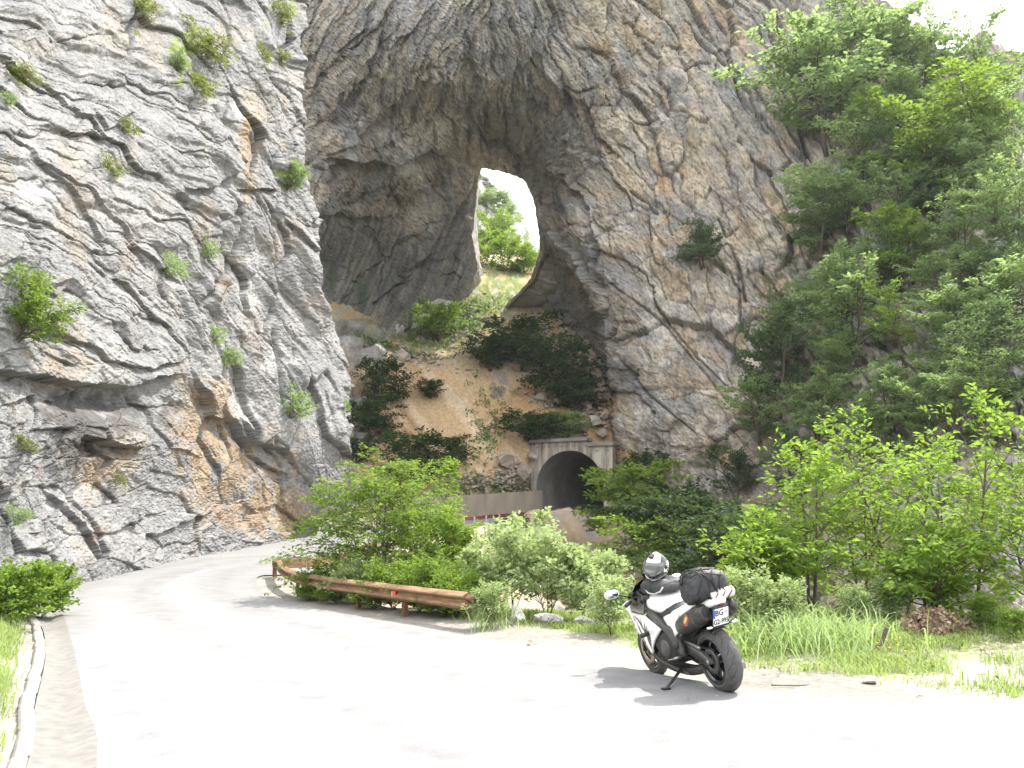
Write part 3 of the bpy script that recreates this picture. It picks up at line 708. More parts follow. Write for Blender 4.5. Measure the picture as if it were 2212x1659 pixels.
def build_ground():
    def patch(x0, x1, y0, y1, st):
        nx, ny = int((x1 - x0) / st), int((y1 - y0) / st)
        X, Y = np.meshgrid(np.linspace(x0, x1, nx), np.linspace(y0, y1, ny))
        return X, Y
    X, Y = patch(-34, 46, -12, 100, 0.36)
    Z = ground_z(X, Y)
    n1 = fbm(X / 2.2, Y / 2.2, 5, 511); n2 = fbm(X / 0.6, Y / 0.6, 3, 512)
    r = edge_dist(X, Y, RE, 4); l = -edge_dist(X, Y, LE, 4)
    C = np.ones(X.shape + (3,)) * np.array([0.285, 0.265, 0.235])
    C = mixc(C, (0.22, 0.205, 0.18), smooth(-0.2, 0.3, n1))
    drop = smooth(1.5, 3.0, r) * smooth(4, 0, X) + smooth(30, 45, Y) * (r > 0)
    C = mixc(C, (0.36, 0.27, 0.185), np.clip(drop, 0, 1) * smooth(-0.5, 0.2, n1))
    C = mixc(C, (0.17, 0.19, 0.075), smooth(1.1, 2.0, r) * smooth(-0.45, 0.1, n1 + 0.3 * n2) * smooth(-1, 1, X) * smooth(30, 20, Y) * 0.85)
    C = mixc(C, (0.14, 0.18, 0.05), smooth(.6, 1.0, l) * smooth(-0.3, 0.1, n1) * smooth(20, 14, Y) * 0.8)
    C *= (1 + 0.2 * n2)[..., None]
    me = np_mesh('ground', np.stack([X, Y, Z], -1).reshape(-1, 3), grid_faces(*X.shape).reshape(-1, 4))
    set_col(me, 'rock', np.clip(C.reshape(-1, 3), 0.02, 0.8)); set_smooth(me)
    m = attr_mat('verge_earth', 'rock', 9.0, 0.03, 0.7, rough=0.95)
    return tag(link('ground', me, m), 'stony verge and gully ground beside the road', None, None, 'structure')
ground = build_ground()

def far_ground():
    """canyon floor going on beyond everything in view"""
    n = 60
    X, Y = np.meshgrid(np.linspace(-600, 600, n), np.linspace(-600, 900, n))
    Z = -12 + 0.0 * X + 3 * fbm(X / 90, Y / 90, 3, 520)
    me = np_mesh('terrain', np.stack([X, Y, Z], -1).reshape(-1, 3), grid_faces(n, n).reshape(-1, 4)); set_smooth(me)
    return tag(link('terrain', me, simple_mat('valley_floor', (0.12, 0.13, 0.07), 0.95, scale=0.05)), 'valley floor below the road', None, None, 'structure')
far_ground()

# ---- road: pale worn concrete, one strip between the two edges
def road_mat():
    m, nt, b, out = node_mat('pale_road'); N = nt.nodes; L = nt.links
    tc = N.new('ShaderNodeTexCoord')
    def noise(scale, det=6, rough=0.6):
        n = N.new('ShaderNodeTexNoise'); n.inputs['Scale'].default_value = scale; n.inputs['Detail'].default_value = det; n.inputs['Roughness'].default_value = rough
        L.new(tc.outputs['Object'], n.inputs['Vector']); return n
    big, mid, fine = noise(0.35), noise(2.2), noise(60, 3)
    ramp = N.new('ShaderNodeValToRGB'); e = ramp.color_ramp.elements
    e[0].position = 0.25; e[0].color = (0.192, 0.190, 0.186, 1); e[1].position = 0.75; e[1].color = (0.242, 0.239, 0.233, 1)
    L.new(big.outputs['Fac'], ramp.inputs[0])
    at_ = N.new('ShaderNodeAttribute'); at_.attribute_name = 'wear'
    mul = N.new('ShaderNodeMath'); mul.operation = 'MULTIPLY'
    mr = N.new('ShaderNodeMapRange'); mr.inputs[1].default_value = 0.35; mr.inputs[2].default_value = 0.7; mr.inputs[3].default_value = 0.0; mr.inputs[4].default_value = 1.0
    L.new(mid.outputs['Fac'], mr.inputs[0]); L.new(mr.outputs[0], mul.inputs[0]); L.new(at_.outputs['Fac'], mul.inputs[1])
    mx = N.new('ShaderNodeMix'); mx.data_type = 'RGBA'; mx.inputs[7].default_value = (0.125, 0.125, 0.128, 1)
    L.new(mul.outputs[0], mx.inputs[0]); L.new(ramp.outputs[0], mx.inputs[6])
    mf = N.new('ShaderNodeMapRange'); mf.inputs[1].default_value = 0.3; mf.inputs[2].default_value = 0.7; mf.inputs[3].default_value = 0.80; mf.inputs[4].default_value = 1.14
    L.new(fine.outputs['Fac'], mf.inputs[0])
    vo = N.new('ShaderNodeTexVoronoi'); vo.feature = 'DISTANCE_TO_EDGE'; vo.inputs['Scale'].default_value = 0.55
    wp = N.new('ShaderNodeMix'); wp.data_type = 'RGBA'; wp.inputs[0].default_value = 0.12; L.new(tc.outputs['Object'], wp.inputs[6]); L.new(mid.outputs['Color'], wp.inputs[7]); L.new(wp.outputs[2], vo.inputs['Vector'])
    ck = N.new('ShaderNodeMapRange'); ck.inputs[1].default_value = 0.0; ck.inputs[2].default_value = 0.012; ck.inputs[3].default_value = 0.55; ck.inputs[4].default_value = 0.0; L.new(vo.outputs['Distance'], ck.inputs[0])
    cm = N.new('ShaderNodeMath'); cm.operation = 'MULTIPLY'; gate = N.new('ShaderNodeMapRange'); gate.inputs[1].default_value = .5; gate.inputs[2].default_value = .62; L.new(big.outputs['Fac'], gate.inputs[0]); L.new(gate.outputs[0], cm.inputs[0]); L.new(ck.outputs[0], cm.inputs[1])
    cx = N.new('ShaderNodeMix'); cx.data_type = 'RGBA'; cx.inputs[7].default_value = (0.09, 0.088, 0.085, 1); L.new(cm.outputs[0], cx.inputs[0]); L.new(mx.outputs[2], cx.inputs[6]); mx = cx
    m2 = N.new('ShaderNodeMix'); m2.data_type = 'RGBA'; m2.blend_type = 'MULTIPLY'; m2.inputs[0].default_value = 1
    L.new(mx.outputs[2], m2.inputs[6]); L.new(mf.outputs[0], m2.inputs[7]); L.new(m2.outputs[2], b.inputs['Base Color'])
    bp = N.new('ShaderNodeBump'); bp.inputs['Strength'].default_value = 0.25; bp.inputs['Distance'].default_value = 0.01
    L.new(fine.outputs['Fac'], bp.inputs['Height']); L.new(bp.outputs[0], b.inputs['Normal'])
    b.inputs['Roughness'].default_value = 0.85; b.inputs['Specular IOR Level'].default_value = 0.25
    return m
ROADM = road_mat()

CENTRE_PX = [(1330, 1715), (1060, 1602), (860, 1515), (640, 1424), (500, 1365), (410, 1318), (368, 1290), (362, 1270), (395, 1248), (470, 1226), (560, 1208)]
CENTRE_W = [(2.6, 0.5)] + [on_road(x * K, y * K) for x, y in CENTRE_PX]
CE = resample(catmull(CENTRE_W, 10), 200)

def build_road():
    # match both edges by arc position, then fill with 14 strips
    n = 420
    def key(E): return E
    L, Rr = LE[::1], RE[::1]
    # correspondences: nearest left point for each right point, kept monotone
    j = 0; rows = []
    for i in range(0, len(Rr)):
        d = np.hypot(*(L - Rr[i]).T); k = int(d[j:min(len(L), j + 60)].argmin()) + j
        k = max(k, j, int(i * len(L) / len(Rr)) - 60); j = k; rows.append((L[k], Rr[i]))
    nc = 15; t = np.linspace(0, 1, nc)
    A = np.array([r[0] for r in rows]); B = np.array([r[1] for r in rows])
    XY = A[:, None] * (1 - t)[None, :, None] + B[:, None] * t[None, :, None]
    X, Y = XY[..., 0], XY[..., 1]
    crown = 0.0 * t[None]
    Z = gz(Y) + crown
    # frayed edges
    P = np.stack([X, Y, Z], -1)
    me = np_mesh('road', P.reshape(-1, 3), grid_faces(*X.shape).reshape(-1, 4))
    d = np.full(X.shape, 9.0)
    for o in (-2.0, -0.55, 1.1, 2.3):
        d = np.minimum(d, np.abs(signed(X, Y, CE[::4]) - o))
    w = np.exp(-(d / 0.42) ** 2) * 0.8
    set_flt(me, 'wear', w.ravel()); set_smooth(me)
    o = tag(link('road', me, ROADM), 'bleached two lane mountain road curving right round the cliff', None, None, 'structure')
    return o
road = build_road()

def strip(name, line, half, zoff, mat, kind=None, jitter=0.0, label=None, parent=None):
    T = np.gradient(line, axis=0); T /= np.linalg.norm(T, axis=1, keepdims=True)
    Nn = np.stack([T[:, 1], -T[:, 0]], -1)
    j = jitter * fbm(np.arange(len(line)) / 3.0, np.zeros(len(line)), 3, 77)[:, None] if jitter else 0
    a, b = line - Nn * (half + j), line + Nn * (half + j)
    P = np.concatenate([np.stack([a[:, 0], a[:, 1], gz(a[:, 1]) + zoff], -1), np.stack([b[:, 0], b[:, 1], gz(b[:, 1]) + zoff], -1)])
    n = len(line); i = np.arange(n - 1)
    me = np_mesh(name, P, np.stack([i, i + n, i + n + 1, i + 1], -1))
    o = link(name, me, mat, parent)
    if kind: o['kind'] = kind
    if label: o['label'] = label
    return o
PAINT = simple_mat('worn_white_paint', (0.70, 0.70, 0.68), 0.7, var=0.25, scale=14)
strip('centre_line', CE[6:170], 0.075, 0.0012, PAINT, 'structure', 0.02, 'worn white centre line of the road')
eds = RE[(RE[:, 1] > 3.2) & (RE[:, 1] < 7.4)]
strip('edge_line', eds + np.array([-0.16, -0.14]), 0.055, 0.0012, PAINT, 'structure', 0.03, 'worn white edge line on the right of the road')
# broken tar seam along the right edge
TAR = simple_mat('tar_seam', (0.13, 0.125, 0.12), 0.9, var=0.3, scale=20)

# ---- concrete gutter and kerb on the left
GUT = simple_mat('gutter_concrete', (0.155, 0.147, 0.131), 0.9, var=0.2, scale=9.0, bump=0.1)
KERBM = simple_mat('kerb_concrete', (0.24, 0.225, 0.20), 0.9, var=0.25, scale=5.0, bump=0.3)
lft = LE[(LE[:, 1] > -3)]
LG = lft[:int(len(lft) * 0.62)]
def gutter():
    T = np.gradient(LG, axis=0); T /= np.linalg.norm(T, axis=1, keepdims=True); Nl = np.stack([-T[:, 1], T[:, 0]], -1)
    # the gutter is wide near the camera and narrows round the bend
    wid = 0.30 + 0.10 * smooth(11, 6, LG[:, 1]) + 0.12 * smooth(30, 18, LG[:, 1]) * smooth(12, 16, LG[:, 1])
    cols = [(-0.05, 0.006), (0.02, 0.004), (0.35, -0.03), (0.75, -0.02), (1.0, 0.0)]
    P = []
    for s, dz in cols:
        q = LG + Nl * (wid * s)[:, None]; P.append(np.stack([q[:, 0], q[:, 1], gz(q[:, 1]) + dz], -1))
    P = np.stack(P, 1)
    me = np_mesh('gutter', P.reshape(-1, 3), grid_faces(*P.shape[:2]).reshape(-1, 4)); set_smooth(me)
    tag(link('gutter', me, GUT), 'stained concrete gutter strip along the left edge of the road', None, None, 'structure')
    # kerb stones, one by one
    ked = LG + Nl * (wid + 0.063)[:, None]
    k0 = tag(empty('kerb', (float(ked[0, 0]), float(ked[0, 1]), 0)), 'low weathered concrete kerb between gutter and left verge', 'kerb')
    seg = resample(ked, max(2, int(np.hypot(*np.diff(ked, axis=0).T).sum() / 0.82)))
    bm = bmesh.new(); bmesh.ops.create_cube(bm, size=1.0)
    bmesh.ops.scale(bm, vec=(0.78, 0.12, 0.26), verts=bm.verts)
    bmesh.ops.bevel(bm, geom=[e for e in bm.edges], offset=0.018, segments=1, affect='EDGES')
    me = bpy.data.meshes.new('kerb_stone'); bm.to_mesh(me); bm.free(); me.materials.append(KERBM)
    for a, b in zip(seg[:-1], seg[1:]):
        if a[1] > 30 or (a[1] > 16 and R.random() < 0.25): continue
        o = bpy.data.objects.new('kerb_stone', me); COL.objects.link(o); o.parent = k0
        m = (a + b) / 2
        o.location = (m[0] - k0.location.x + R.uniform(-.015, .015), m[1] - k0.location.y, float(gz(m[1])) - 0.112 + R.uniform(-.008, .006))
        o.rotation_euler = (R.uniform(-.05, .05), R.uniform(-.03, .03), math.atan2(b[1] - a[1], b[0] - a[0]) + R.uniform(-.03, .03))
        o.scale = (math.hypot(*(b - a)) / 0.79, 1, 1)
gutter()
# ================================================================== tunnel portal, retaining wall, guard rails
def bm_obj(name, bm, mat, parent=None, smooth_=False, bevel=0.0):
    if bevel: bmesh.ops.bevel(bm, geom=list(bm.edges), offset=bevel, segments=1, affect='EDGES')
    bmesh.ops.recalc_face_normals(bm, faces=bm.faces)
    me = bpy.data.meshes.new(name); bm.to_mesh(me); bm.free()
    return link(name, me, mat, parent, smooth_)

def add_box(bm, lo, hi, mtx=None):
    vs = [bm.verts.new((x, y, z)) for z in (lo[2], hi[2]) for y in (lo[1], hi[1]) for x in (lo[0], hi[0])]
    for f in ((0, 2, 3, 1), (4, 5, 7, 6), (0, 1, 5, 4), (2, 6, 7, 3), (1, 3, 7, 5), (0, 4, 6, 2)): bm.faces.new([vs[i] for i in f])
    if mtx is not None: bmesh.ops.transform(bm, matrix=mtx, verts=vs)
    return vs

def tube_np(pts, r0, r1=None, sides=6, closed=True):
    """tapered tube along a polyline -> verts, tri faces"""
    p = np.array(pts, float); n = len(p); r = np.linspace(r0, r0 if r1 is None else r1, n) if np.isscalar(r0) else np.array(r0)
    t = np.gradient(p, axis=0); t /= np.linalg.norm(t, axis=1, keepdims=True) + 1e-9
    ref = np.where(np.abs(t[:, 2:3]) > 0.9, np.array([[1.0, 0, 0]]), np.array([[0, 0, 1.0]]))
    a = np.cross(t, ref); a /= np.linalg.norm(a, axis=1, keepdims=True) + 1e-9; b = np.cross(t, a)
    for i in range(1, n):
        if (a[i] * a[i - 1]).sum() < 0: a[i] *= -1; b[i] *= -1
    th = np.arange(sides) * 2 * math.pi / sides
    V = p[:, None] + r[:, None, None] * (a[:, None] * np.cos(th)[None, :, None] + b[:, None] * np.sin(th)[None, :, None])
    V = V.reshape(-1, 3); F = []
    for i in range(n - 1):
        for k in range(sides):
            q = (i * sides + k, i * sides + (k + 1) % sides, (i + 1) * sides + (k + 1) % sides, (i + 1) * sides + k)
            F += [(q[0], q[1], q[2]), (q[0], q[2], q[3])]
    if closed:
        V = np.concatenate([V, p[:1], p[-1:]]); c0, c1 = n * sides, n * sides + 1
        for k in range(sides):
            F.append((c0, (k + 1) % sides, k)); F.append((c1, (n - 1) * sides + k, (n - 1) * sides + (k + 1) % sides))
    return V, np.array(F)

def join_np(parts):
    V, F, o = [], [], 0
    for v, f in parts: V.append(v); F.append(f + o); o += len(v)
    return np.concatenate(V), np.concatenate(F)

def streak_mat(name, c0, c1, sc_=0.6):
    m, nt, b, out = node_mat(name); N, L = nt.nodes, nt.links
    tc = N.new('ShaderNodeTexCoord'); r = N.new('ShaderNodeValToRGB'); e = r.color_ramp.elements
    n = N.new('ShaderNodeTexNoise'); n.inputs['Scale'].default_value = sc_; n.inputs['Detail'].default_value = 8; n.inputs['Roughness'].default_value = .68
    mp = N.new('ShaderNodeMapping'); mp.inputs['Scale'].default_value = (2.2, 2.2, 0.28); L.new(tc.outputs['Object'], mp.inputs[0]); L.new(mp.outputs[0], n.inputs['Vector'])
    e[0].position = .36; e[0].color = c0 + (1,); e[1].position = .58; e[1].color = c1 + (1,); L.new(n.outputs['Fac'], r.inputs[0]); L.new(r.outputs[0], b.inputs['Base Color']); b.inputs['Roughness'].default_value = .9
    return m
CONC = streak_mat('portal_concrete', (0.10, 0.09, 0.075), (0.42, 0.38, 0.30))
CONC_D = simple_mat('stained_concrete', (0.19, 0.18, 0.165), 0.9, var=0.35, scale=0.8, bump=0.3)
SOOT = simple_mat('sooty_lining', (0.17, 0.155, 0.135), 0.95, var=0.3, scale=0.5)

def wall_mat():
    m, nt, b, out = node_mat('retaining_concrete'); N, L = nt.nodes, nt.links
    tc = N.new('ShaderNodeTexCoord'); n = N.new('ShaderNodeTexNoise'); n.inputs['Scale'].default_value = 0.45; n.inputs['Detail'].default_value = 7
    mp = N.new('ShaderNodeMapping'); mp.inputs['Scale'].default_value = (1, 1, 0.35)
    L.new(tc.outputs['Object'], mp.inputs[0]); L.new(mp.outputs[0], n.inputs['Vector'])
    r = N.new('ShaderNodeValToRGB'); e = r.color_ramp.elements
    e[0].position = 0.3; e[0].color = (0.19, 0.17, 0.145, 1); e[1].position = 0.72; e[1].color = (0.42, 0.335, 0.235, 1)
    L.new(n.outputs['Fac'], r.inputs[0]); L.new(r.outputs[0], b.inputs['Base Color']); b.inputs['Roughness'].default_value = 0.9
    return m
WALLM = wall_mat()

def build_portal():
    FL = at(534, 513, 88.0); FR = at(614, 513, 84.0)
    fx = Vector((FR.x - FL.x, FR.y - FL.y, 0)); W = fx.length; fx.normalize()
    fy = Vector((-fx.y, fx.x, 0))
    if fy.y < 0: fy = -fy
    M = Matrix(((fx.x, fy.x, 0, FL.x), (fx.y, fy.y, 0, FL.y), (0, 0, 1, FL.z - 0.4), (0, 0, 0, 1)))
    root = tag(empty('tunnel_portal', tuple(M.translation)), 'weathered concrete portal round the dark road tunnel mouth', 'tunnel portal')
    Minv = Matrix.Translation(-M.translation)
    T = Minv @ M
    s = W / 80.0                       # metres per portal pixel
    xc, rad, hc = 36.5 * s, 34.0 * s, 27.5 * s
    hl, hr_, split = 70 * s, 64.5 * s, 56 * s
    # arch outline
    arc = [(xc - rad * 0.98, 0.0), (xc - rad, hc * 0.5)] + [(xc - rad * math.cos(a), hc + rad * math.sin(a)) for a in np.linspace(0, math.pi, 33)] + [(xc + rad, hc * 0.5), (xc + rad * 0.98, 0.0)]
    def top(x): return hl if x <= split else hr_
    bm = bmesh.new(); depth = 1.2
    def ring(y):
        inn = [bm.verts.new((x, y, z)) for x, z in arc]
        out = []
        for x, z in arc:
            if z < hc * 0.9: ox = -4.0 * s if x < xc else W - 0.4 * s; oz = z
            else:
                ox = -4.0 * s + (W + 3.6 * s) * (x - (xc - rad)) / (2 * rad); oz = top(ox)
            out.append(bm.verts.new((ox, y, oz)))
        return inn, out
    i0, o0 = ring(0); i1, o1 = ring(depth)
    for k in range(len(arc) - 1):
        bm.faces.new((i0[k], i0[k + 1], o0[k + 1], o0[k])); bm.faces.new((i1[k], o1[k], o1[k + 1], i1[k + 1]))
        bm.faces.new((o0[k], o0[k + 1], o1[k + 1], o1[k])); bm.faces.new((i0[k], i1[k], i1[k + 1], i0[k + 1]))
    bmesh.ops.transform(bm, matrix=T, verts=bm.verts)
    bm_obj('facade', bm, CONC, root)
    for x0, x1, h in ((-3.5 * s, split, hl), (split + 0.02, W + 0.1, hr_)):
        bm = bmesh.new(); add_box(bm, (x0, -0.32, h - 0.02), (x1, depth + .2, h + 0.36)); bmesh.ops.transform(bm, matrix=T, verts=bm.verts)
        bm_obj('cornice', bm, CONC_D, root, bevel=0.04)
    bm0 = bmesh.new(); add_box(bm0, (-0.17, -0.03, -0.06), (0.17, 0.10, 0.06)); me = bpy.data.meshes.new('drain_slot'); bm0.to_mesh(me); bm0.free(); me.materials.append(SOOT)
    for k in range(9):
        o = link('drain_slot', me, None, root); o.matrix_local = T @ Matrix.Translation((4 * s + k * 6.1 * s, 0, hl - 0.5))
    for k in range(2):
        o = link('drain_slot', me, None, root); o.matrix_local = T @ Matrix.Translation((split + 1.0 + k * 1.1, 0, hr_ - 0.5))
    bm = bmesh.new(); add_box(bm, (split - 0.12, -0.10, 0), (split + 0.16, 0.0, hr_ - 0.02)); bmesh.ops.transform(bm, matrix=T, verts=bm.verts)
    # lining: swings right as it goes in
    bm = bmesh.new(); rings = []
    inner = [(xc + (x - xc) * 0.985, z * 0.992) for x, z in arc]
    for k in range(14):
        d = 0.05 + k * 2.4; dx = 0.0028 * d * d + 0.06 * d
        rings.append([bm.verts.new((x + dx, d, z)) for x, z in inner])
    for a, b in zip(rings[:-1], rings[1:]):
        for q in range(len(a) - 1): bm.faces.new((a[q], b[q], b[q + 1], a[q + 1]))
    bm.faces.new(rings[-1])
    for a, b in zip(rings[:-1], rings[1:]): bm.faces.new((a[0], a[-1], b[-1], b[0]))
    bmesh.ops.transform(bm, matrix=T, verts=bm.verts)
    bm_obj('lining', bm, SOOT, root, True)
    # thin white paint tick beside the mouth
    return root
build_portal()

def build_wall():
    T = np.gradient(LE, axis=0); T /= np.linalg.norm(T, axis=1, keepdims=True); Nl = np.stack([-T[:, 1], T[:, 0]], -1)
    q = (LE + Nl * 0.7)[(LE[:, 1] > 58) & (LE[:, 1] < 88.2)]
    q = resample(q, 12)
    root = tag(empty('retaining_wall', (float(q[0, 0]), float(q[0, 1]), 0)), 'low stained concrete retaining wall leading up to the tunnel mouth', 'wall')
    for k in range(len(q) - 1):
        a, b = q[k], q[k + 1]; d = b - a; L = float(np.hypot(*d)); ang = math.atan2(d[1], d[0])
        h0 = 1.75 + 0.5 * k / 11; zb = float(gz(a[1])) - 0.6; zt = float(gz((a[1] + b[1]) / 2)) + h0
        bm = bmesh.new(); add_box(bm, (0.003, -0.0, zb), (L - 0.003, 0.5, zt)); [setattr(v_.co, 'z', v_.co.z + (.5 if v_.co.x > L / 2 else -.5) * (float(gz(b[1])) - float(gz(a[1])) + .045)) for v_ in bm.verts if v_.co.z > zt - .01]; bmesh.ops.bevel(bm, geom=list(bm.edges), offset=0.012, segments=1, affect='EDGES')
        o = bm_obj('wall_panel', bm, WALLM, root)
        o.location = (a[0] - root.location.x, a[1] - root.location.y, 0.0); o.rotation_euler = (0, 0, ang)
build_wall()

# ---- rusty W-beam guard rail round the inside of the bend
def rust_mat(name, c0, c1, c2):
    m, nt, b, out = node_mat(name); N, L = nt.nodes, nt.links
    tc = N.new('ShaderNodeTexCoord'); n = N.new('ShaderNodeTexNoise'); n.inputs['Scale'].default_value = 3; n.inputs['Detail'].default_value = 9; n.inputs['Roughness'].default_value = 0.7
    mp = N.new('ShaderNodeMapping'); mp.inputs['Scale'].default_value = (1, 1, 5); L.new(tc.outputs['Object'], mp.inputs[0]); L.new(mp.outputs[0], n.inputs['Vector'])
    r = N.new('ShaderNodeValToRGB'); e = r.color_ramp.elements
    e[0].position = 0.3; e[0].color = c0 + (1,); e[1].position = 0.7; e[1].color = c2 + (1,); k = e.new(0.5); k.color = c1 + (1,)
    L.new(n.outputs['Fac'], r.inputs[0]); L.new(r.outputs[0], b.inputs['Base Color'])
    b.inputs['Roughness'].default_value = 0.75; b.inputs['Metallic'].default_value = 0.1
    bp = N.new('ShaderNodeBump'); bp.inputs['Strength'].default_value = 0.3; bp.inputs['Distance'].default_value = 0.01
    L.new(n.outputs['Fac'], bp.inputs['Height']); L.new(bp.outputs[0], b.inputs['Normal'])
    return m
RUST = rust_mat('rusty_steel', (0.125, 0.070, 0.038), (0.225, 0.130, 0.070), (0.35, 0.225, 0.125))
RUST_D = rust_mat('dark_rust', (0.09, 0.042, 0.025), (0.15, 0.072, 0.04), (0.22, 0.11, 0.06))
REDP = simple_mat('faded_red_paint', (0.13, 0.026, 0.022), 0.6, var=0.3, scale=2)
WHITEP = simple_mat('chalky_white', (0.40, 0.385, 0.36), 0.8, var=0.2, scale=3)
WPROF = [(a_ * 1.15, b_ * 0.84) for a_, b_ in [(0.000, 0.155), (-0.012, 0.150), (-0.060, 0.118), (-0.082, 0.095), (-0.082, 0.070), (-0.055, 0.045), (-0.020, 0.022), (-0.012, 0.0), (-0.020, -0.022), (-0.055, -0.045), (-0.082, -0.070), (-0.082, -0.095), (-0.060, -0.118), (-0.012, -0.150), (0.000, -0.155)]]
def beam_mesh(path, zc, mat, name, root, closed_back=True, flare=0.0):
    """W section swept along a ground path; the corrugation faces the road (left of the path)"""
    n = len(path); T = np.gradient(path, axis=0); T /= np.linalg.norm(T, axis=1, keepdims=True) + 1e-9; Nr = np.stack([T[:, 1], -T[:, 0]], -1)
    prof = [(a, b) for a, b in WPROF] + ([(0.03, 0.138), (0.04, 0.11), (0.04, -0.11), (0.03, -0.138)][::1][::-1] if closed_back else [])
    P = []
    for a, b in prof:
        q = path + Nr * a; P.append(np.stack([q[:, 0] - root.location.x, q[:, 1] - root.location.y, zc + b - root.location.z], -1))
    P = np.stack(P, 1); m = len(prof); F = []
    for i in range(n - 1):
        for k in range(m if closed_back else m - 1): F.append((i * m + k, (i + 1) * m + k, (i + 1) * m + (k + 1) % m, i * m + (k + 1) % m))
    me = np_mesh(name, P.reshape(-1, 3), np.array(F))
    o = link(name, me, mat, root, False)
    if closed_back:
        bm = bmesh.new(); bm.from_mesh(me); bm.verts.ensure_lookup_table()
        bm.faces.new([bm.verts[k] for k in range(m)]); bm.faces.new([bm.verts[(n - 1) * m + k] for k in range(m)][::-1])
        bmesh.ops.recalc_face_normals(bm, faces=bm.faces); bm.to_mesh(me); bm.free()
    return o

def pu(p, z=0.0):
    dz = z - CAMZ; fw = p[1] * math.cos(PITCH) + dz * math.sin(PITCH)
    return 512 + FPX * p[0] / fw

def build_rail():
    # offset outwards from the road edge, starting at the right-hand end
    m = (RE[:, 1] > 9.5) & (RE[:, 1] < 40)
    E = RE[m]; T = np.gradient(E, axis=0); T /= np.linalg.norm(T, axis=1, keepdims=True)
    line = E + np.stack([T[:, 1], -T[:, 0]], -1) * 0.62
    line = resample(line, 800)
    us = np.array([pu(p) for p in line]); i0 = int(np.argmin(np.abs(us[:400] - 1008 * K)))
    line = line[i0:]; us = us[i0:]
    s = np.concatenate([[0], np.cumsum(np.hypot(*np.diff(line, axis=0).T))])
    tip = int(us.argmin())
    cuts = [0] + [int(np.argmin(np.abs(us[:tip] - x * K))) for x in (751, 676, 594)]
    while s[cuts[-1]] < s[-1] - 1.6 and s[cuts[-1]] < 26:
        cuts.append(int(np.searchsorted(s, s[cuts[-1]] + 1.75)))
    root = tag(empty('guard_rail', (float(line[0, 0]), float(line[0, 1]), 0.0)), 'rust brown steel guard rail curving along the inside of the bend', 'guard rail')
    def zc_at(p): return float(gz(p[1])) + 0.375
    for k, (a, b) in enumerate(zip(cuts[:-1], cuts[1:])):
        seg = line[a:min(len(line), b + 3)]
        nseg = resample(seg, 9)
        # small kinks and dents
        nseg = nseg + 0.012 * np.stack([fbm(np.arange(9) / 2.0 + k * 9, np.zeros(9), 2, 600), fbm(np.arange(9) / 2.0 + k * 9, np.zeros(9) + 5, 2, 601)], -1)
        zc = np.array([zc_at(p) for p in nseg]) + (k % 2) * 0.006 + R.uniform(-.012, .012)
        beam_mesh(nseg, zc, RUST, 'beam', root)
    # blunt end wing
    seg = resample(np.array([line[0] + (line[0] - line[8]) / np.hypot(*(line[0] - line[8])) * 0.16 + np.array([0.05, 0.05]), line[0] + (line[0] - line[8]) / np.hypot(*(line[0] - line[8])) * 0.02]), 4)
    beam_mesh(seg, np.array([zc_at(p) - 0.012 for p in seg]), RUST_D, 'end_wing', root)
    # posts
    pm = bmesh.new(); add_box(pm, (-0.05, -0.035, -0.35), (0.05, 0.035, 0.46)); add_box(pm, (-0.06, -0.05, 0.30), (0.06, -0.035, 0.46))
    me = bpy.data.meshes.new('post'); pm.to_mesh(me); pm.free(); me.materials.append(RUST_D)
    posts = [int(np.argmin(np.abs(us[:tip] - x * K))) for x in (862, 762, 683, 632, 596)] + [int(np.searchsorted(s, v)) for v in np.arange(s[int(np.argmin(np.abs(us[:tip] - 596 * K)))] + 1.3, min(s[-1], 26), 1.35)]
    for i in posts:
        if i >= len(line) - 2: continue
        o = link('post', me, None, root)
        t = line[i + 1] - line[i - 1 if i else 0]; nx, ny = t[1], -t[0]; l = math.hypot(nx, ny)
        o.location = (line[i][0] + nx / l * 0.11 - root.location.x, line[i][1] + ny / l * 0.11 - root.location.y, float(gz(line[i][1])))
        o.rotation_euler = (0, R.uniform(-.03, .03), math.atan2(t[1], t[0]))
    # dark joints with bolts where the beams overlap
    for c in cuts[1:-1]:
        p = line[c]; seg = resample(line[c:c + 3], 3) if c + 3 < len(line) else line[c - 3:c]
        T2 = np.gradient(seg, axis=0); T2 /= np.linalg.norm(T2, axis=1, keepdims=True)
        beam_mesh(np.array([seg[0], seg[0] + T2[0] * 0.022]) + np.stack([-T2[:2, 1], T2[:2, 0]], -1) * 0.006, np.array([zc_at(p)] * 2), RUST_D, 'splice', root, False)
    # red and white reflector
    i = int(np.argmin(np.abs(us[:tip] - 858 * K))); t = line[i + 2] - line[i - 2]; t /= np.hypot(*t); nl = np.array([-t[1], t[0]])
    c = line[i] + nl * 0.05
    rf = bmesh.new(); vs = [rf.verts.new(v) for v in ((-.06, 0, .05), (.06, 0, .035), (.045, 0, -.05), (-.045, 0, -.05))]
    f = rf.faces.new(vs); r2 = bmesh.ops.extrude_face_region(rf, geom=[f]); bmesh.ops.translate(rf, vec=(0, 0.03, 0), verts=[v for v in r2['geom'] if isinstance(v, bmesh.types.BMVert)])
    o = bm_obj('reflector', rf, simple_mat('reflector_red', (0.60, 0.05, 0.04), 0.3), root)
    o.location = (c[0] - root.location.x, c[1] - root.location.y, zc_at(line[i]) + 0.0); o.rotation_euler = (0, 0, math.atan2(t[1], t[0]))
    rf = bmesh.new(); add_box(rf, (-.062, -0.0, -.06), (.05, .028, -.05)); add_box(rf, (.03, 0, -.045), (.062, .034, .03))
    o2 = bm_obj('reflector_edge', rf, WHITEP, o); 
    return line, s
RAIL_LINE, RAIL_S = build_rail()

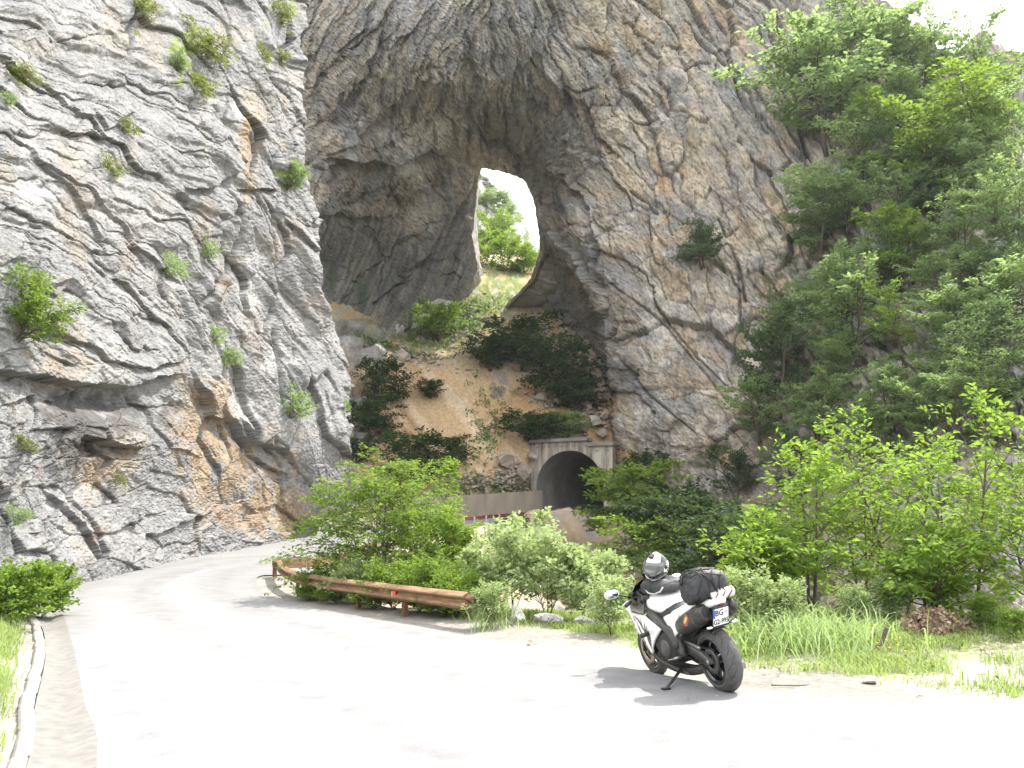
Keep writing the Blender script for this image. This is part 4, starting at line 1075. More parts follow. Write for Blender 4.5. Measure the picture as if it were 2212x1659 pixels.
def build_far_rail():
    m = (RE[:, 1] > 58) & (RE[:, 1] < 76); E = RE[m]
    T = np.gradient(E, axis=0); T /= np.linalg.norm(T, axis=1, keepdims=True); line = resample(E + np.stack([T[:, 1], -T[:, 0]], -1) * 0.1, 40)
    root = tag(empty('guard_rail', (float(line[0, 0]), float(line[0, 1]), float(gz(line[0, 1])))), 'dark red guard rail below the retaining wall before the tunnel', 'guard rail')
    for k in range(0, 36, 6):
        seg = line[k:k + 7]
        beam_mesh(seg, np.array([float(gz(p[1])) + 0.62 + R.uniform(-.05, .05) for p in seg]), REDP, 'beam', root)
        o = None
    pm = bmesh.new(); add_box(pm, (-0.06, -0.05, -0.4), (0.06, 0.05, 0.75)); me = bpy.data.meshes.new('post'); pm.to_mesh(me); pm.free(); me.materials.append(WHITEP)
    for k in range(1, 39, 4):
        o = link('post', me, None, root); o.location = (line[k][0] - root.location.x + .16, line[k][1] - root.location.y, float(gz(line[k][1])) - root.location.z)
build_far_rail()
# ================================================================== vegetation
def leaf_mat(name, c_dark, c_light, trans, tw=0.45, rough=0.62):
    m = bpy.data.materials.new(name); m.use_nodes = True; nt = m.node_tree; nt.nodes.clear(); N, L = nt.nodes, nt.links
    out = N.new('ShaderNodeOutputMaterial'); b = N.new('ShaderNodeBsdfPrincipled'); t = N.new('ShaderNodeBsdfTranslucent'); mx = N.new('ShaderNodeMixShader')
    a = N.new('ShaderNodeAttribute'); a.attribute_name = 'tint'
    oi = N.new('ShaderNodeObjectInfo')
    ad = N.new('ShaderNodeMath'); ad.operation = 'MULTIPLY_ADD'; ad.inputs[1].default_value = 0.30; ad.inputs[2].default_value = -0.15
    L.new(oi.outputs['Random'], ad.inputs[0])
    a2 = N.new('ShaderNodeMath'); a2.operation = 'ADD'; a2.use_clamp = True; L.new(a.outputs['Fac'], a2.inputs[0]); L.new(ad.outputs[0], a2.inputs[1])
    r = N.new('ShaderNodeValToRGB'); e = r.color_ramp.elements; e[0].color = c_dark + (1,); e[1].color = c_light + (1,)
    r2 = N.new('ShaderNodeValToRGB'); e = r2.color_ramp.elements; e[0].color = tuple(x * 0.65 for x in trans) + (1,); e[1].color = trans + (1,)
    L.new(a2.outputs[0], r.inputs[0]); L.new(a2.outputs[0], r2.inputs[0])
    L.new(r.outputs[0], b.inputs['Base Color']); L.new(r2.outputs[0], t.inputs['Color'])
    b.inputs['Roughness'].default_value = rough; b.inputs['Specular IOR Level'].default_value = 0.22
    mx.inputs[0].default_value = tw; L.new(b.outputs[0], mx.inputs[1]); L.new(t.outputs[0], mx.inputs[2]); L.new(mx.outputs[0], out.inputs[0])
    return m
LEAF_BRIGHT = leaf_mat('leaf_bright', (0.065, 0.125, 0.02), (0.15, 0.225, 0.04), (0.32, 0.47, 0.06))
LEAF_YELLOW = leaf_mat('leaf_yellow_green', (0.075, 0.15, 0.022), (0.17, 0.25, 0.045), (0.35, 0.52, 0.07))
LEAF_SILVER = leaf_mat('leaf_silvery', (0.13, 0.21, 0.06), (0.46, 0.53, 0.29), (0.44, 0.56, 0.18), 0.4, 0.5)
LEAF_FOREST = leaf_mat('leaf_forest', (0.08, 0.135, 0.05), (0.19, 0.26, 0.11), (0.40, 0.56, 0.18), 0.5)
LEAF_DARK = leaf_mat('leaf_dark', (0.05, 0.085, 0.035), (0.11, 0.16, 0.065), (0.15, 0.24, 0.07))
LEAF_SHADED = leaf_mat('leaf_shaded', (0.018, 0.040, 0.013), (0.048, 0.082, 0.024), (0.08, 0.14, 0.03))  # shade of the arch put into a darker copy of the leaf colour
LEAF_PINE = leaf_mat('needle', (0.02, 0.045, 0.022), (0.04, 0.075, 0.035), (0.05, 0.09, 0.03), 0.25)
LEAF_OLIVE = leaf_mat('leaf_olive', (0.085, 0.115, 0.028), (0.17, 0.20, 0.055), (0.26, 0.30, 0.06))
BARK = simple_mat('bark', (0.085, 0.068, 0.05), 0.9, var=0.4, scale=9, bump=0.4)
GRASSM = leaf_mat('grass_blade', (0.17, 0.23, 0.06), (0.39, 0.47, 0.18), (0.38, 0.52, 0.13), 0.4)
GRASS_PALE = leaf_mat('tall_grass', (0.18, 0.27, 0.09), (0.43, 0.53, 0.24), (0.38, 0.52, 0.16), 0.4)
GRASS_DRY = leaf_mat('dry_grass', (0.22, 0.20, 0.09), (0.45, 0.42, 0.22), (0.36, 0.34, 0.14), 0.35)

def norm(a): return a / (np.linalg.norm(a, axis=-1, keepdims=True) + 1e-9)

def leaf_cards(pos, axis, up, L, W, rng, fold=0.18, droop=0.12):
    """leaf-shaped folded diamonds"""
    axis = norm(axis); side = norm(np.cross(axis, up)); nrm = np.cross(side, axis)
    L = np.asarray(L)[:, None]; W = np.asarray(W)[:, None]
    b = pos; tip = pos + axis * L - np.array([0, 0, 1.0]) * L * droop
    mid = pos + axis * L * 0.48 + nrm * L * fold * 0.4
    v = np.stack([b, mid + side * W / 2, tip, mid - side * W / 2], 1).reshape(-1, 3)
    i = np.arange(len(pos))[:, None] * 4
    f = np.concatenate([i + np.array([[0, 1, 2]]), i + np.array([[0, 2, 3]])], 0)
    t = np.clip(rng.normal(0.5, 0.22, len(pos)), 0, 1)
    return v, f, np.repeat(t, 4)

def bend(p0, d, L, n, rng, sag, wob):
    d = np.array(d, float); d /= np.linalg.norm(d); p = [np.array(p0, float)]
    for i in range(n):
        d = d + np.array([0, 0, -sag / n]) + rng.normal(0, wob, 3) / math.sqrt(n); d /= np.linalg.norm(d)
        p.append(p[-1] + d * L / n)
    return np.array(p)

def along(p, t):
    f = t * (len(p) - 1); i = min(int(f), len(p) - 2); w = f - i
    return p[i] * (1 - w) + p[i + 1] * w, (p[i + 1] - p[i]) / (np.linalg.norm(p[i + 1] - p[i]) + 1e-9)

def grow(seed, H, spread, stems=1, first=0.25, nb=16, nsub=7, leaf=0.08, per=10, sag=0.5, rise=0.6, shape='oval', lean=0.2, r0=None, wratio=0.5, flat=0.65, spray=0.5, cluster=1, gap=0.0):
    """a plant of height H: tapered stems, boughs, twigs, leaves set along the twigs. -> (wood v,f), (leaf v,f,tint)"""
    rng = np.random.default_rng(seed); wood = []; lp, la, lu = [], [], []
    r0 = r0 or 0.012 * H + 0.01
    for s in range(stems):
        az = 2 * math.pi * s / stems + rng.uniform(-.5, .5); ln = (lean if stems > 1 else lean * 0.4) * rng.uniform(.5, 1.2)
        hh = H * (1 if s == 0 else rng.uniform(.68, .97))
        st = bend((rng.normal(0, .02 * H * (stems > 1)), rng.normal(0, .02 * H * (stems > 1)), -0.02 * H), (math.cos(az) * ln, math.sin(az) * ln, 1), hh, 9, rng, -0.25 * ln, 0.10)
        wood.append(tube_np(st, r0 / (stems ** .4), r0 * 0.16, 6))
        for k in range(nb):
            t = first + (0.99 - first) * ((k + rng.uniform(0, 1)) / nb)
            p, d = along(st, t); a2 = k * 2.4 + rng.uniform(-.5, .5)
            q = (t - first) / (1 - first)
            prof = {'oval': math.sin(math.pi * (0.16 + 0.80 * q)) , 'cone': 1.05 - 0.9 * q, 'umbrella': 0.35 + 0.8 * q if q < .8 else 1.6 - .9 * q, 'dome': math.sqrt(max(0.06, 1 - q * q * .96))}[shape]
            L = spread * prof * rng.uniform(.6, 1.15)
            if rng.random() < gap: continue
            e = rise * (0.5 + 0.9 * q) * rng.uniform(.6, 1.3)
            dirv = np.array([math.cos(a2), math.sin(a2), 0]) * math.cos(e) + np.array([0, 0, math.sin(e)]) + d * 0.25
            br = bend(p, dirv, L, 6, rng, sag * rng.uniform(.5, 1.2), 0.18)
            rb = max(0.004, r0 * 0.36 * (1 - 0.6 * q)); wood.append(tube_np(br, rb, rb * 0.25, 4, False))
            for m in range(nsub + 1):
                tt = 1.0 if m == nsub else 0.22 + 0.75 * (m + rng.random()) / nsub
                p2, d2 = along(br, min(tt, 0.999)); sd = np.cross(d2, (0, 0, 1)); sd /= np.linalg.norm(sd) + 1e-9
                sgn = 1 if m % 2 else -1
                tl = (0.42 * L * (1.15 - 0.55 * tt) + 0.05 * H * 0.5) * rng.uniform(.6, 1.2) * (1 if m < nsub else .7)
                tv = d2 * (0.75 if m < nsub else 1.4) + sd * sgn * (0.9 if m < nsub else 0) + np.array([0, 0, rng.normal(0.05, 0.28)])
                tw = bend(p2, tv, tl, 4, rng, sag * 0.5, 0.16)
                if tl > 0.12 * spread: wood.append(tube_np(tw, rb * 0.3, rb * 0.1, 3, False))
                for c in range(per):
                    u_ = (c + rng.random()) / per; pp, dd = along(tw, min(u_, .999))
                    s2 = np.cross(dd, (0, 0, 1)); s2 /= np.linalg.norm(s2) + 1e-9
                    for _ in range(cluster):
                        ax = dd * (0.55 + 0.5 * rng.random()) + s2 * (1 if (c + _) % 2 else -1) * (0.8 * rng.random() + .35) + rng.normal(0, spray * 0.5, 3)
                        lp.append(pp + rng.normal(0, leaf * 0.35, 3)); la.append(ax); lu.append(np.array([0, 0, 1.0]) * flat + rng.normal(0, 1 - flat * 0.7, 3))
    lp, la, lu = np.array(lp), np.array(la), np.array(lu); n = len(lp)
    ll = leaf * rng.uniform(.65, 1.25, n); v, f, t = leaf_cards(lp, la, lu, ll, ll * wratio * rng.uniform(.8, 1.2, n), rng)
    return join_np(wood), (v, f, t)

def plant_meshes(name, g, leafmat, wood=BARK):
    (wv, wf), (lv, lf, lt) = g
    a = np_mesh(name + '_trunk', wv, wf); a.materials.append(wood); set_smooth(a)
    b = np_mesh(name + '_crown', lv, lf); b.materials.append(leafmat); set_flt(b, 'tint', lt)
    return a, b

def put(name, ms, loc, h=1.0, rz=0.0, label=None, cat='tree', group=None, sx=1.0, tilt=(0, 0), mat=None, parts=('trunk', 'crown')):
    r = empty(name, loc, 0)
    r.rotation_euler = (tilt[0], tilt[1], 0)
    tag(r, label, cat, group)
    for nm, me in zip(parts, ms):
        o = link(nm, me, None, r)
        o.scale = (h * sx, h * sx, h); o.rotation_euler = (0, 0, rz)
        if mat is not None and nm == parts[1]:
            o.material_slots[0].link = 'OBJECT'; o.material_slots[0].material = mat
    return r

# ---- unit plants (about 1 m high, scaled when planted)
U_TREE = [plant_meshes('hornbeam', grow(s, 1.0, 0.56, st, 0.16, 18 if st == 2 else 13, 8, 0.042, 11, sag=.40, rise=.8, shape=sh, flat=.55, spray=.7, gap=.22, cluster=2), LEAF_FOREST) for s, st, sh in ((1, 2, 'oval'), (2, 3, 'dome'), (3, 2, 'umbrella'), (4, 3, 'oval'))]
U_LEAN = plant_meshes('thin_tree', grow(5, 1.0, 0.42, 1, 0.38, 14, 7, 0.034, 10, cluster=2, sag=.35, rise=.7, shape='umbrella', flat=.8, gap=.15), LEAF_FOREST)
U_BUSH = [plant_meshes('bush', grow(s, 1.0, 0.58, 5, 0.10, 11, 7, 0.066, 9, sag=.6, rise=.7, shape='dome', lean=.55, flat=.6), LEAF_DARK) for s in (11, 12, 13)]
U_SHRUB = [plant_meshes('shrub', grow(s, 1.0, 0.50, 5, 0.10, 10, 6, 0.055, 11, sag=.35, rise=.9, shape='dome', lean=.5, flat=.5), LEAF_BRIGHT) for s in (21, 22)]
U_TUFT = [plant_meshes('tuft', grow(s, 1.0, 0.7, 5, 0.05, 6, 3, 0.16, 6, sag=.5, rise=.9, shape='dome', lean=.8, flat=.4, wratio=.32), LEAF_OLIVE) for s in (31, 32)]

def wpt(u, v, Y): return at(u * K, v * K, Y)
def arch_pt(u, v, d=0.6):
    Y = float(depth_field(AC, np.array([u * K]), np.array([v * K]))[0]); return at(u * K, v * K, Y - d)
def cliff_pt(u, v, d=0.3):
    Y = float(depth_field(LC, np.array([u * K]), np.array([v * K]))[0]); return at(u * K, v * K, Y - d)
def slope_pt(u, v, d=0.3):
    Y = float(depth_field(SCR, np.array([u * K]), np.array([v * K]))[0]); return at(u * K, v * K, Y - d)

def px_h(pt, h2212):
    """height in metres of something h2212 notes-pixels tall standing at pt"""
    fw = pt.y * math.cos(PITCH) + (pt.z - CAMZ) * math.sin(PITCH)
    return h2212 * K * fw / FPX / 0.97

# (foot u, foot v, height, unit index, width factor, material, label)
FLANK = [
 (1795, 330, 300, 1, 1.25, None, 'broad pale green tree hugging the crag at the top, below the skyline notch'),
 (1905, 250, 250, 0, 1.0, None, 'tallest green tree poking over the skyline of the right crag'),
 (2035, 170, 150, 4, 1.0, None, 'thin open tree with a forked trunk silhouetted against the sky'),
 (2120, 250, 170, 2, 1.0, None, 'rounded tree just left of the bare rock pinnacles'),
 (1960, 330, 170, 3, 1.1, None, 'dense mid green tree below the forked skyline tree'),
 (2045, 470, 290, 2, 1.35, LEAF_BRIGHT, 'large sunlit yellow green tree in the middle of the right flank'),
 (1880, 430, 190, 0, 1.0, None, 'bluish green tree left of the large sunlit tree'),
 (2150, 470, 240, 1, 1.0, None, 'green tree at the frame edge beneath the rock pinnacles'),
 (1765, 560, 175, 2, 1.45, None, 'dark spreading tree on the bare grey slab right of the orange stain'),
 (1945, 520, 160, 3, 1.1, None, 'loose tree under the large sunlit tree'),
 (2090, 620, 190, 0, 1.1, None, 'slender tree with pale undersides right of the grey buttress'),
 (2195, 600, 210, 2, 1.0, None, 'leafy tree cut by the right frame edge at mid height'),
 (1850, 800, 260, 1, 0.95, None, 'straight trunked tree with a pale flat crown above the bare grey buttress foot'),
 (1965, 850, 230, 4, 0.95, LEAF_BRIGHT, 'thin light green tree right of the flat crowned tree'),
 (1690, 900, 240, 0, 0.85, LEAF_DARK, 'dark leaning tree standing left of the flat crowned tree'),
 (1640, 960, 150, 3, 1.2, None, 'low dark tree at the edge of the pale pillar'),
 (2090, 820, 210, 1, 1.1, None, 'green tree behind the tall yellow green bush top'),
 (2180, 900, 230, 3, 1.1, LEAF_DARK, 'dark tree in the shaded gully at the right frame edge'),
 (1770, 960, 150, 1, 1.3, None, 'dark scrubby tree on the broken rock under the leaning tree'),
 (1880, 1000, 130, 0, 1.3, None, 'bluish bush tree just above the yellow green roadside trees'),
 (2010, 980, 150, 2, 1.2, None, 'shaded tree between the grey buttress and the roadside trees'),
 (1520, 580, 95, 1, 1.4, LEAF_DARK, 'small dark tree rooted in the crack below the orange stain'),
 (1905, 640, 120, 2, 1.2, None, 'olive shaded tree above the bare grey buttress'),
 (1720, 1090, 150, 3, 1.1, LEAF_DARK, 'dark tree low on the flank behind the roadside trees'),
 (1590, 1080, 120, 0, 1.1, LEAF_DARK, 'small dark tree at the foot of the pale pillar'),
 (1830, 240, 150, 1, 1.2, None, 'rounded tree on the left side of the top clump'),
 (1990, 240, 150, 2, 1.2, None, 'pale rounded tree between the two skyline trees'),
 (2100, 380, 190, 1, 1.2, None, 'full green tree right of the large sunlit tree'),
 (1960, 620, 170, 1, 1.2, LEAF_BRIGHT, 'pale yellowish tree in front of the grey buttress top'),
 (2040, 720, 170, 3, 1.2, None, 'rounded tree over the shaded hollow right of the buttress'),
 (2200, 740, 190, 1, 1.3, None, 'spreading tree at the right frame edge over the roadside trees'),
 (1820, 700, 120, 3, 1.2, None, 'small bright tree left of the grey buttress'),
 (1930, 930, 140, 1, 1.3, None, 'bushy tree at the foot of the grey buttress'),
 (2130, 960, 170, 2, 1.2, None, 'tree with layered boughs behind the tallest roadside tree'),
 (1800, 870, 130, 2, 1.2, None, 'shaded bushy tree between the leaning tree and the flat crowned tree'),
 (1990, 420, 140, 2, 1.2, None, 'shaded tree under the left edge of the large sunlit tree'),
 (2170, 300, 130, 0, 1.2, None, 'small tree right of the full green tree at the frame edge'),
 (1830, 500, 120, 3, 1.3, None, 'shrubby tree between the slab tree and the large sunlit tree'),
 (2140, 700, 150, 2, 1.3, LEAF_DARK, 'dark tree in the hollow at mid height near the right frame edge'),
 (1700, 800, 110, 1, 1.3, LEAF_DARK, 'low dark bushy tree above the leaning tree'),
 (2060, 900, 150, 0, 1.3, None, 'bushy tree just above the tall yellow green roadside tree'),
 (1745, 700, 90, 2, 1.2, None, 'small tree at the left edge of the wooded flank'),
]
for k, (u, v, h, ui, wf, mt, lab) in enumerate(FLANK):
    p = arch_pt(u, v, 1.0); H = px_h(p, h) * (1.0 if v < 360 else .94)
    put('tree', U_LEAN if ui == 4 else U_TREE[ui], p, H, k * 1.7, lab, 'tree', 'trees on the right flank of the arch', wf, (0.05, -0.06), mt)

# bushes and trees round the foot of the arch and the tunnel
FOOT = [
 (1130, 800, 120, 0, 1.3, LEAF_SHADED, 'dark bush in deep shade under the right leg of the window', 'slope'),
 (1060, 800, 90, 1, 1.0, LEAF_SHADED, 'dark bush at the upper edge of the tan slide', 'slope'),
 (1210, 860, 130, 2, 1.1, LEAF_SHADED, 'dark bush sprinkled with white blossom', 'slope'),
 (1245, 890, 70, 0, 1.6, LEAF_SHADED, 'low dark thicket beside the tumbled boulders', 'slope'),
 (945, 735, 95, 1, 1.0, LEAF_BRIGHT, 'sunlit round bush on the grassy sill of the window', 'slope'),  # sun on this bush put into its brighter leaf colour
 (830, 880, 110, 2, 0.85, LEAF_SHADED, 'dark leaning bush on the left of the tan slide', 'slope'),
 (800, 950, 90, 0, 1.2, LEAF_SHADED, 'dark bush at the edge of the sunlit cliff', 'slope'),
 (930, 860, 46, 1, 1.1, LEAF_SHADED, 'small dark bush overhanging the top of the tan slide', 'slope'),
 (905, 1050, 120, 2, 1.3, LEAF_SHADED, 'wide dark green thicket at the foot of the tan slide', 'slope'),
 (985, 1000, 60, 0, 0.9, LEAF_SHADED, 'small blackish bush right of the wide thicket', 'slope'),
 (1150, 960, 80, 1, 1.5, LEAF_SHADED, 'green thicket on the mound left above the portal', 'slope'),
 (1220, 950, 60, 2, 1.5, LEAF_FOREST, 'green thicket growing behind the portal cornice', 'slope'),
 (770, 1000, 60, 1, 1.0, LEAF_SHADED, 'low dark bush touching the cliff edge above the road', 'slope'),
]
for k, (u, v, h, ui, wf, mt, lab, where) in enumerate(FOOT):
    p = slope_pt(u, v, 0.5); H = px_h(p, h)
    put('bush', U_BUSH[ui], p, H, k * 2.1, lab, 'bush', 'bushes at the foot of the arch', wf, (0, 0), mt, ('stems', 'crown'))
# near side of the tunnel: thick green bank right of the road mouth
BANK = [(1360, 1150, 150, 0, 1.2, LEAF_BRIGHT, 64, 'big green bush half hiding the right side of the tunnel mouth'), (1440, 1190, 150, 1, 1.2, LEAF_SHADED, 60, 'dark green bush right of the tunnel bush'),  # lit bushes take the bright leaf colour, shaded ones the darker copy
        (1510, 1230, 170, 2, 1.2, LEAF_SHADED, 56, 'dark bush in the gully below the pale pillar'), (1400, 1250, 130, 0, 1.3, LEAF_BRIGHT, 55, 'lower green bush on the earth bank below the tunnel'),
        (1580, 1250, 150, 1, 1.2, LEAF_SHADED, 50, 'shaded bush behind the helmet and bag'), (1390, 1060, 90, 2, 0.9, LEAF_SHADED, 78, 'thin dark bush climbing beside the right end of the portal'),
        (1110, 1150, 36, 1, 1.9, LEAF_SHADED, 62, 'dark bush below the red guard rail'), (1290, 1150, 30, 2, 1.5, LEAF_FOREST, 68, 'small weed patch on the earth bank under the tunnel'),
        (1650, 1290, 190, 2, 1.2, LEAF_SHADED, 44, 'dark bush in the gully behind the roadside trees'), (1480, 1300, 120, 1, 1.4, LEAF_SHADED, 46, 'leafy bush low in the gully behind the motorbike')]
for k, (u, v, h, ui, wf, mt, Y, lab) in enumerate(BANK):
    p = wpt(u, v, Y); H = px_h(p, h)
    put('bush', U_BUSH[ui], p, H, k * 1.3, lab, 'bush', 'bushes around the tunnel mouth', wf, (0, 0), mt, ('stems', 'crown'))
# trees behind the window
for k, (u, v, Y, h, ui, wf, mt, lab) in enumerate([
        (1045, 610, 128, 150, 0, 1.2, LEAF_BRIGHT, 'bright green tree at the left side of the window'), (1090, 612, 126, 130, 3, 1.2, LEAF_BRIGHT, 'bright green tree in the middle of the window'),
        (1130, 605, 127, 110, 1, 1.2, LEAF_BRIGHT, 'lower bright tree in the right part of the window'), (1155, 600, 134, 90, 2, 1.2, LEAF_FOREST, 'darker tree at the right edge of the window'),
        (1040, 640, 123, 70, 3, 1.4, LEAF_FOREST, 'small bush tree at the foot of the window'), (1065, 560, 150, 130, 2, 1.3, LEAF_BRIGHT, 'pale green tree standing behind the others in the window')]):
    p = wpt(u, v, Y); put('tree', U_TREE[ui], p, px_h(p, h) * .72, k * 1.9, lab, 'tree', 'trees seen through the window', wf, (0, 0), mt)
# two umbrella pines on the hill
def pine(seed):
    rng = np.random.default_rng(seed); wood = []; lp = []
    st = bend((0, 0, 0), (0.03, 0, 1), 1.0, 7, rng, 0, 0.04); wood.append(tube_np(st, 0.022, 0.008, 5))
    for k in range(11):
        t = 0.5 + 0.5 * (k / 10.0); p, d = along(st, min(t, .999)); a = k * 2.3
        br = bend(p, (math.cos(a), math.sin(a), 0.15), 0.26 * (1.2 - 0.6 * abs(t - .8)), 3, rng, 0.1, 0.1); wood.append(tube_np(br, .006, .002, 3, False))
        for c in range(70):
            q, _ = along(br, 0.35 + 0.64 * rng.random()); lp.append(q + rng.normal(0, 1, 3) * np.array([.045, .045, .012]))
    lp = np.array(lp); n = len(lp); v, f, t = leaf_cards(lp, rng.normal(0, 1, (n, 3)) * np.array([1, 1, .4]), rng.normal(0, .3, (n, 3)) + np.array([0, 0, 1]), np.full(n, .05), np.full(n, .018), rng)
    return plant_meshes('pine', (join_np(wood), (v, f, t)), LEAF_PINE)
PINE = pine(3)
for u, v, h, lab in ((1040, 432, 55, 'left umbrella pine on the far hilltop in the window'), (1060, 440, 54, 'right umbrella pine on the far hilltop in the window')):
    p = wpt(u, v, 225); put('pine_tree', PINE, p, px_h(p, h), u, lab, 'pine tree', 'pines on the far hilltop', 1.0)
# far hill canopy bushes
for k, (u, v, h, lab) in enumerate([(1052, 445, 36, 'dark bushy clump under the far pines'), (1085, 440, 30, 'greyish bush on the shoulder of the far hill'), (1100, 470, 34, 'bush on the cliff edge of the far hill')]):
    p = wpt(u, v, 215); put('bush', U_BUSH[k], p, px_h(p, h), k, lab, 'bush', 'bushes on the far hill', 1.3, (0, 0), LEAF_FOREST, ('stems', 'crown'))

# plants rooted in the sunlit cliff
CLIFFP = [(40, 735, 120, 'shrub', 0, 1.1, LEAF_BRIGHT, 'bright shrub growing out of the cliff at the left frame edge'), (45, 640, 60, 'tuft', 0, 1.1, LEAF_BRIGHT, 'thin sprig above the left frame edge shrub'),
          (620, 410, 70, 'shrub', 1, 0.8, LEAF_FOREST, 'green bush on the ledge at the right edge of the cliff'), (625, 905, 60, 'tuft', 1, .9, LEAF_FOREST, 'green tuft low on the right rib of the cliff'),
          (370, 155, 50, 'shrub', 0, .9, LEAF_FOREST, 'small leafy bush left of the grassy patch high on the cliff'), (430, 120, 50, 'tuft', 0, 1.8, LEAF_OLIVE, 'largest grassy patch high on the cliff'), (415, 195, 34, 'tuft', 1, 1.8, LEAF_OLIVE, 'yellowish grassy patch below the largest one'),
          (300, 35, 45, 'tuft', 1, .9, LEAF_OLIVE, 'grass tuft at the top edge of the picture'), (265, 290, 34, 'tuft', 0, 1.0, LEAF_OLIVE, 'lone grass tuft in the middle of the slabs'), (225, 380, 40, 'tuft', 1, 1.2, LEAF_OLIVE, 'long grass tuft below the big slab edge'),
          (50, 170, 26, 'tuft', 0, 2.0, LEAF_OLIVE, 'flat grass tuft on the upper left ledge'), (10, 225, 26, 'tuft', 1, 1, LEAF_FOREST, 'small green sprig at the left frame edge high up'), (590, 45, 40, 'tuft', 0, 1.2, LEAF_OLIVE, 'faded tuft near the top of the cliff edge'),
          (550, 140, 44, 'tuft', 1, .8, LEAF_OLIVE, 'narrow faded tuft right of the grassy patch'), (360, 600, 46, 'tuft', 0, 1.0, LEAF_FOREST, 'thin sprig in the middle of the cliff'), (440, 560, 40, 'tuft', 1, .8, LEAF_FOREST, 'sprig beside the dark chimney'),
          (480, 790, 40, 'tuft', 0, 1.2, LEAF_FOREST, 'sprig on the bright lower slab'), (455, 740, 36, 'tuft', 1, 1.0, LEAF_FOREST, 'sprig above the orange hollow'), (595, 140, 36, 'tuft', 0, .8, LEAF_OLIVE, 'small dry tuft at the upper cliff edge'), (738, 890, 24, 'tuft', 1, .8, LEAF_FOREST, 'tiny sprig on the dark right edge of the cliff'),
          (250, 1050, 24, 'tuft', 0, 1, LEAF_OLIVE, 'tiny weed on the grey lower wall'), (45, 975, 30, 'tuft', 1, 1.4, LEAF_OLIVE, 'weed on the pale slab at lower left'), (30, 1130, 34, 'tuft', 0, 1.2, LEAF_FOREST, 'weed low on the pale slab at lower left')]
for k, (u, v, h, kind, ui, wf, mt, lab) in enumerate(CLIFFP):
    p = cliff_pt(u, v, 0.15); H = px_h(p, h)
    put('shrub' if kind == 'shrub' else 'tuft', (U_SHRUB if kind == 'shrub' else U_TUFT)[ui], p, H, k * 1.1, lab, 'shrub' if kind == 'shrub' else 'plant', 'plants rooted in the sunlit cliff', wf, (0, 0.5), mt, ('stems', 'crown'))
# weeds along the foot of the cliff
for k, (u, v, h, lab) in enumerate([(215, 1218, 26, 'round weed cushion at the cliff foot nearest the bend'), (255, 1212, 22, 'second weed cushion at the cliff foot'), (400, 1192, 16, 'weed at the middle of the cliff foot'),
                                    (545, 1166, 14, 'weed at the cliff foot where the road bends away'), (585, 1160, 14, 'last weed at the cliff foot before the roadside tree'), (185, 1195, 18, 'pale weed above the first cushion'), (330, 1205, 14, 'small weed between the cushions')]):
    x, y = on_road(u * K, (v + 3) * K); p = Vector((x - .3, y, float(ground_z(x - .3, y)))); put('weed', U_TUFT[k % 2], p, px_h(p, h), k, lab, 'plant', 'weeds along the cliff foot', 1.2, (0, 0), LEAF_OLIVE, ('stems', 'crown'))

# ---- near roadside trees and shrubs, each grown on its own
def near(name, seedargs, leafm, loc, rz, label, cat, group=None):
    ms = plant_meshes(name, grow(*seedargs[0], **seedargs[1]), leafm)
    r = empty(name, loc); tag(r, label, cat, group)
    for nm, me in zip(('trunk', 'crown'), ms):
        o = link(nm, me, None, r); o.rotation_euler = (0, 0, rz)
    return r
def gpt(x, y): return Vector((x, y, float(ground_z(x, y))))
def feet(u, Y):
    """ground point seen at column u (notes px) at distance Y"""
    z = 0.0
    for _ in range(4):
        fw = Y * math.cos(PITCH) + (z - CAMZ) * math.sin(PITCH); x = (u * K - 512) / FPX * fw; z = float(ground_z(x, Y))
    return Vector((x, Y, z))
def grow_to(u, Y, top):
    p = feet(u, Y); rx, rz = ray(u * K, top * K); return p, CAMZ + float(rz) * Y - p.z
p, H = grow_to(810, 18.5, 985)
near('tree', ((101, H, 2.0, 4, 0.12, 26, 9, 0.095, 14), dict(sag=.6, rise=.5, shape='dome', lean=.30, flat=.78, spray=.5, r0=.05)), LEAF_BRIGHT, p, 0.4, 'big leafy green tree behind the guard rail at the bend', 'tree', None)
p, H = grow_to(895, 20.0, 975)
near('tree', ((102, H, 1.1, 2, 0.3, 22, 8, 0.095, 13), dict(sag=.4, rise=.7, shape='cone', lean=.2, flat=.7, r0=.04)), LEAF_BRIGHT, p, 1.4, 'slender pointed tree behind the big tree at the bend', 'tree', None)
p, H = grow_to(935, 17.0, 1110)
near('bush', ((103, H, .9, 4, 0.10, 18, 8, 0.085, 13), dict(sag=.4, rise=.8, shape='dome', lean=.4, flat=.6, r0=.03)), LEAF_BRIGHT, p, 2.0, 'bright bush right of the big tree at the bend', 'bush', None)
LOW = [(690, 18.2, 1235, 'low pale shrub left of the guard rail middle'), (770, 17.0, 1225, 'low shrub behind the guard rail under the big tree'), (850, 16.0, 1230, 'low glossy shrub behind the guard rail joint'), (930, 15.4, 1225, 'low shrub behind the guard rail reflector'), (985, 14.6, 1250, 'low shrub at the right end of the guard rail')]
LOWM = plant_meshes('low_shrub', grow(110, 1.0, 0.95, 7, 0.06, 12, 6, 0.08, 11, sag=.3, rise=.9, shape='dome', lean=.7, flat=.5), LEAF_BRIGHT)
for k, (u, Y, top, lab) in enumerate(LOW):
    p, H = grow_to(u, Y, top); put('shrub', LOWM, p, H, k * 1.3, lab, 'shrub', 'low shrubs behind the guard rail', 1.0, (0, 0), LEAF_SILVER if k in (1,) else None, ('stems', 'crown'))
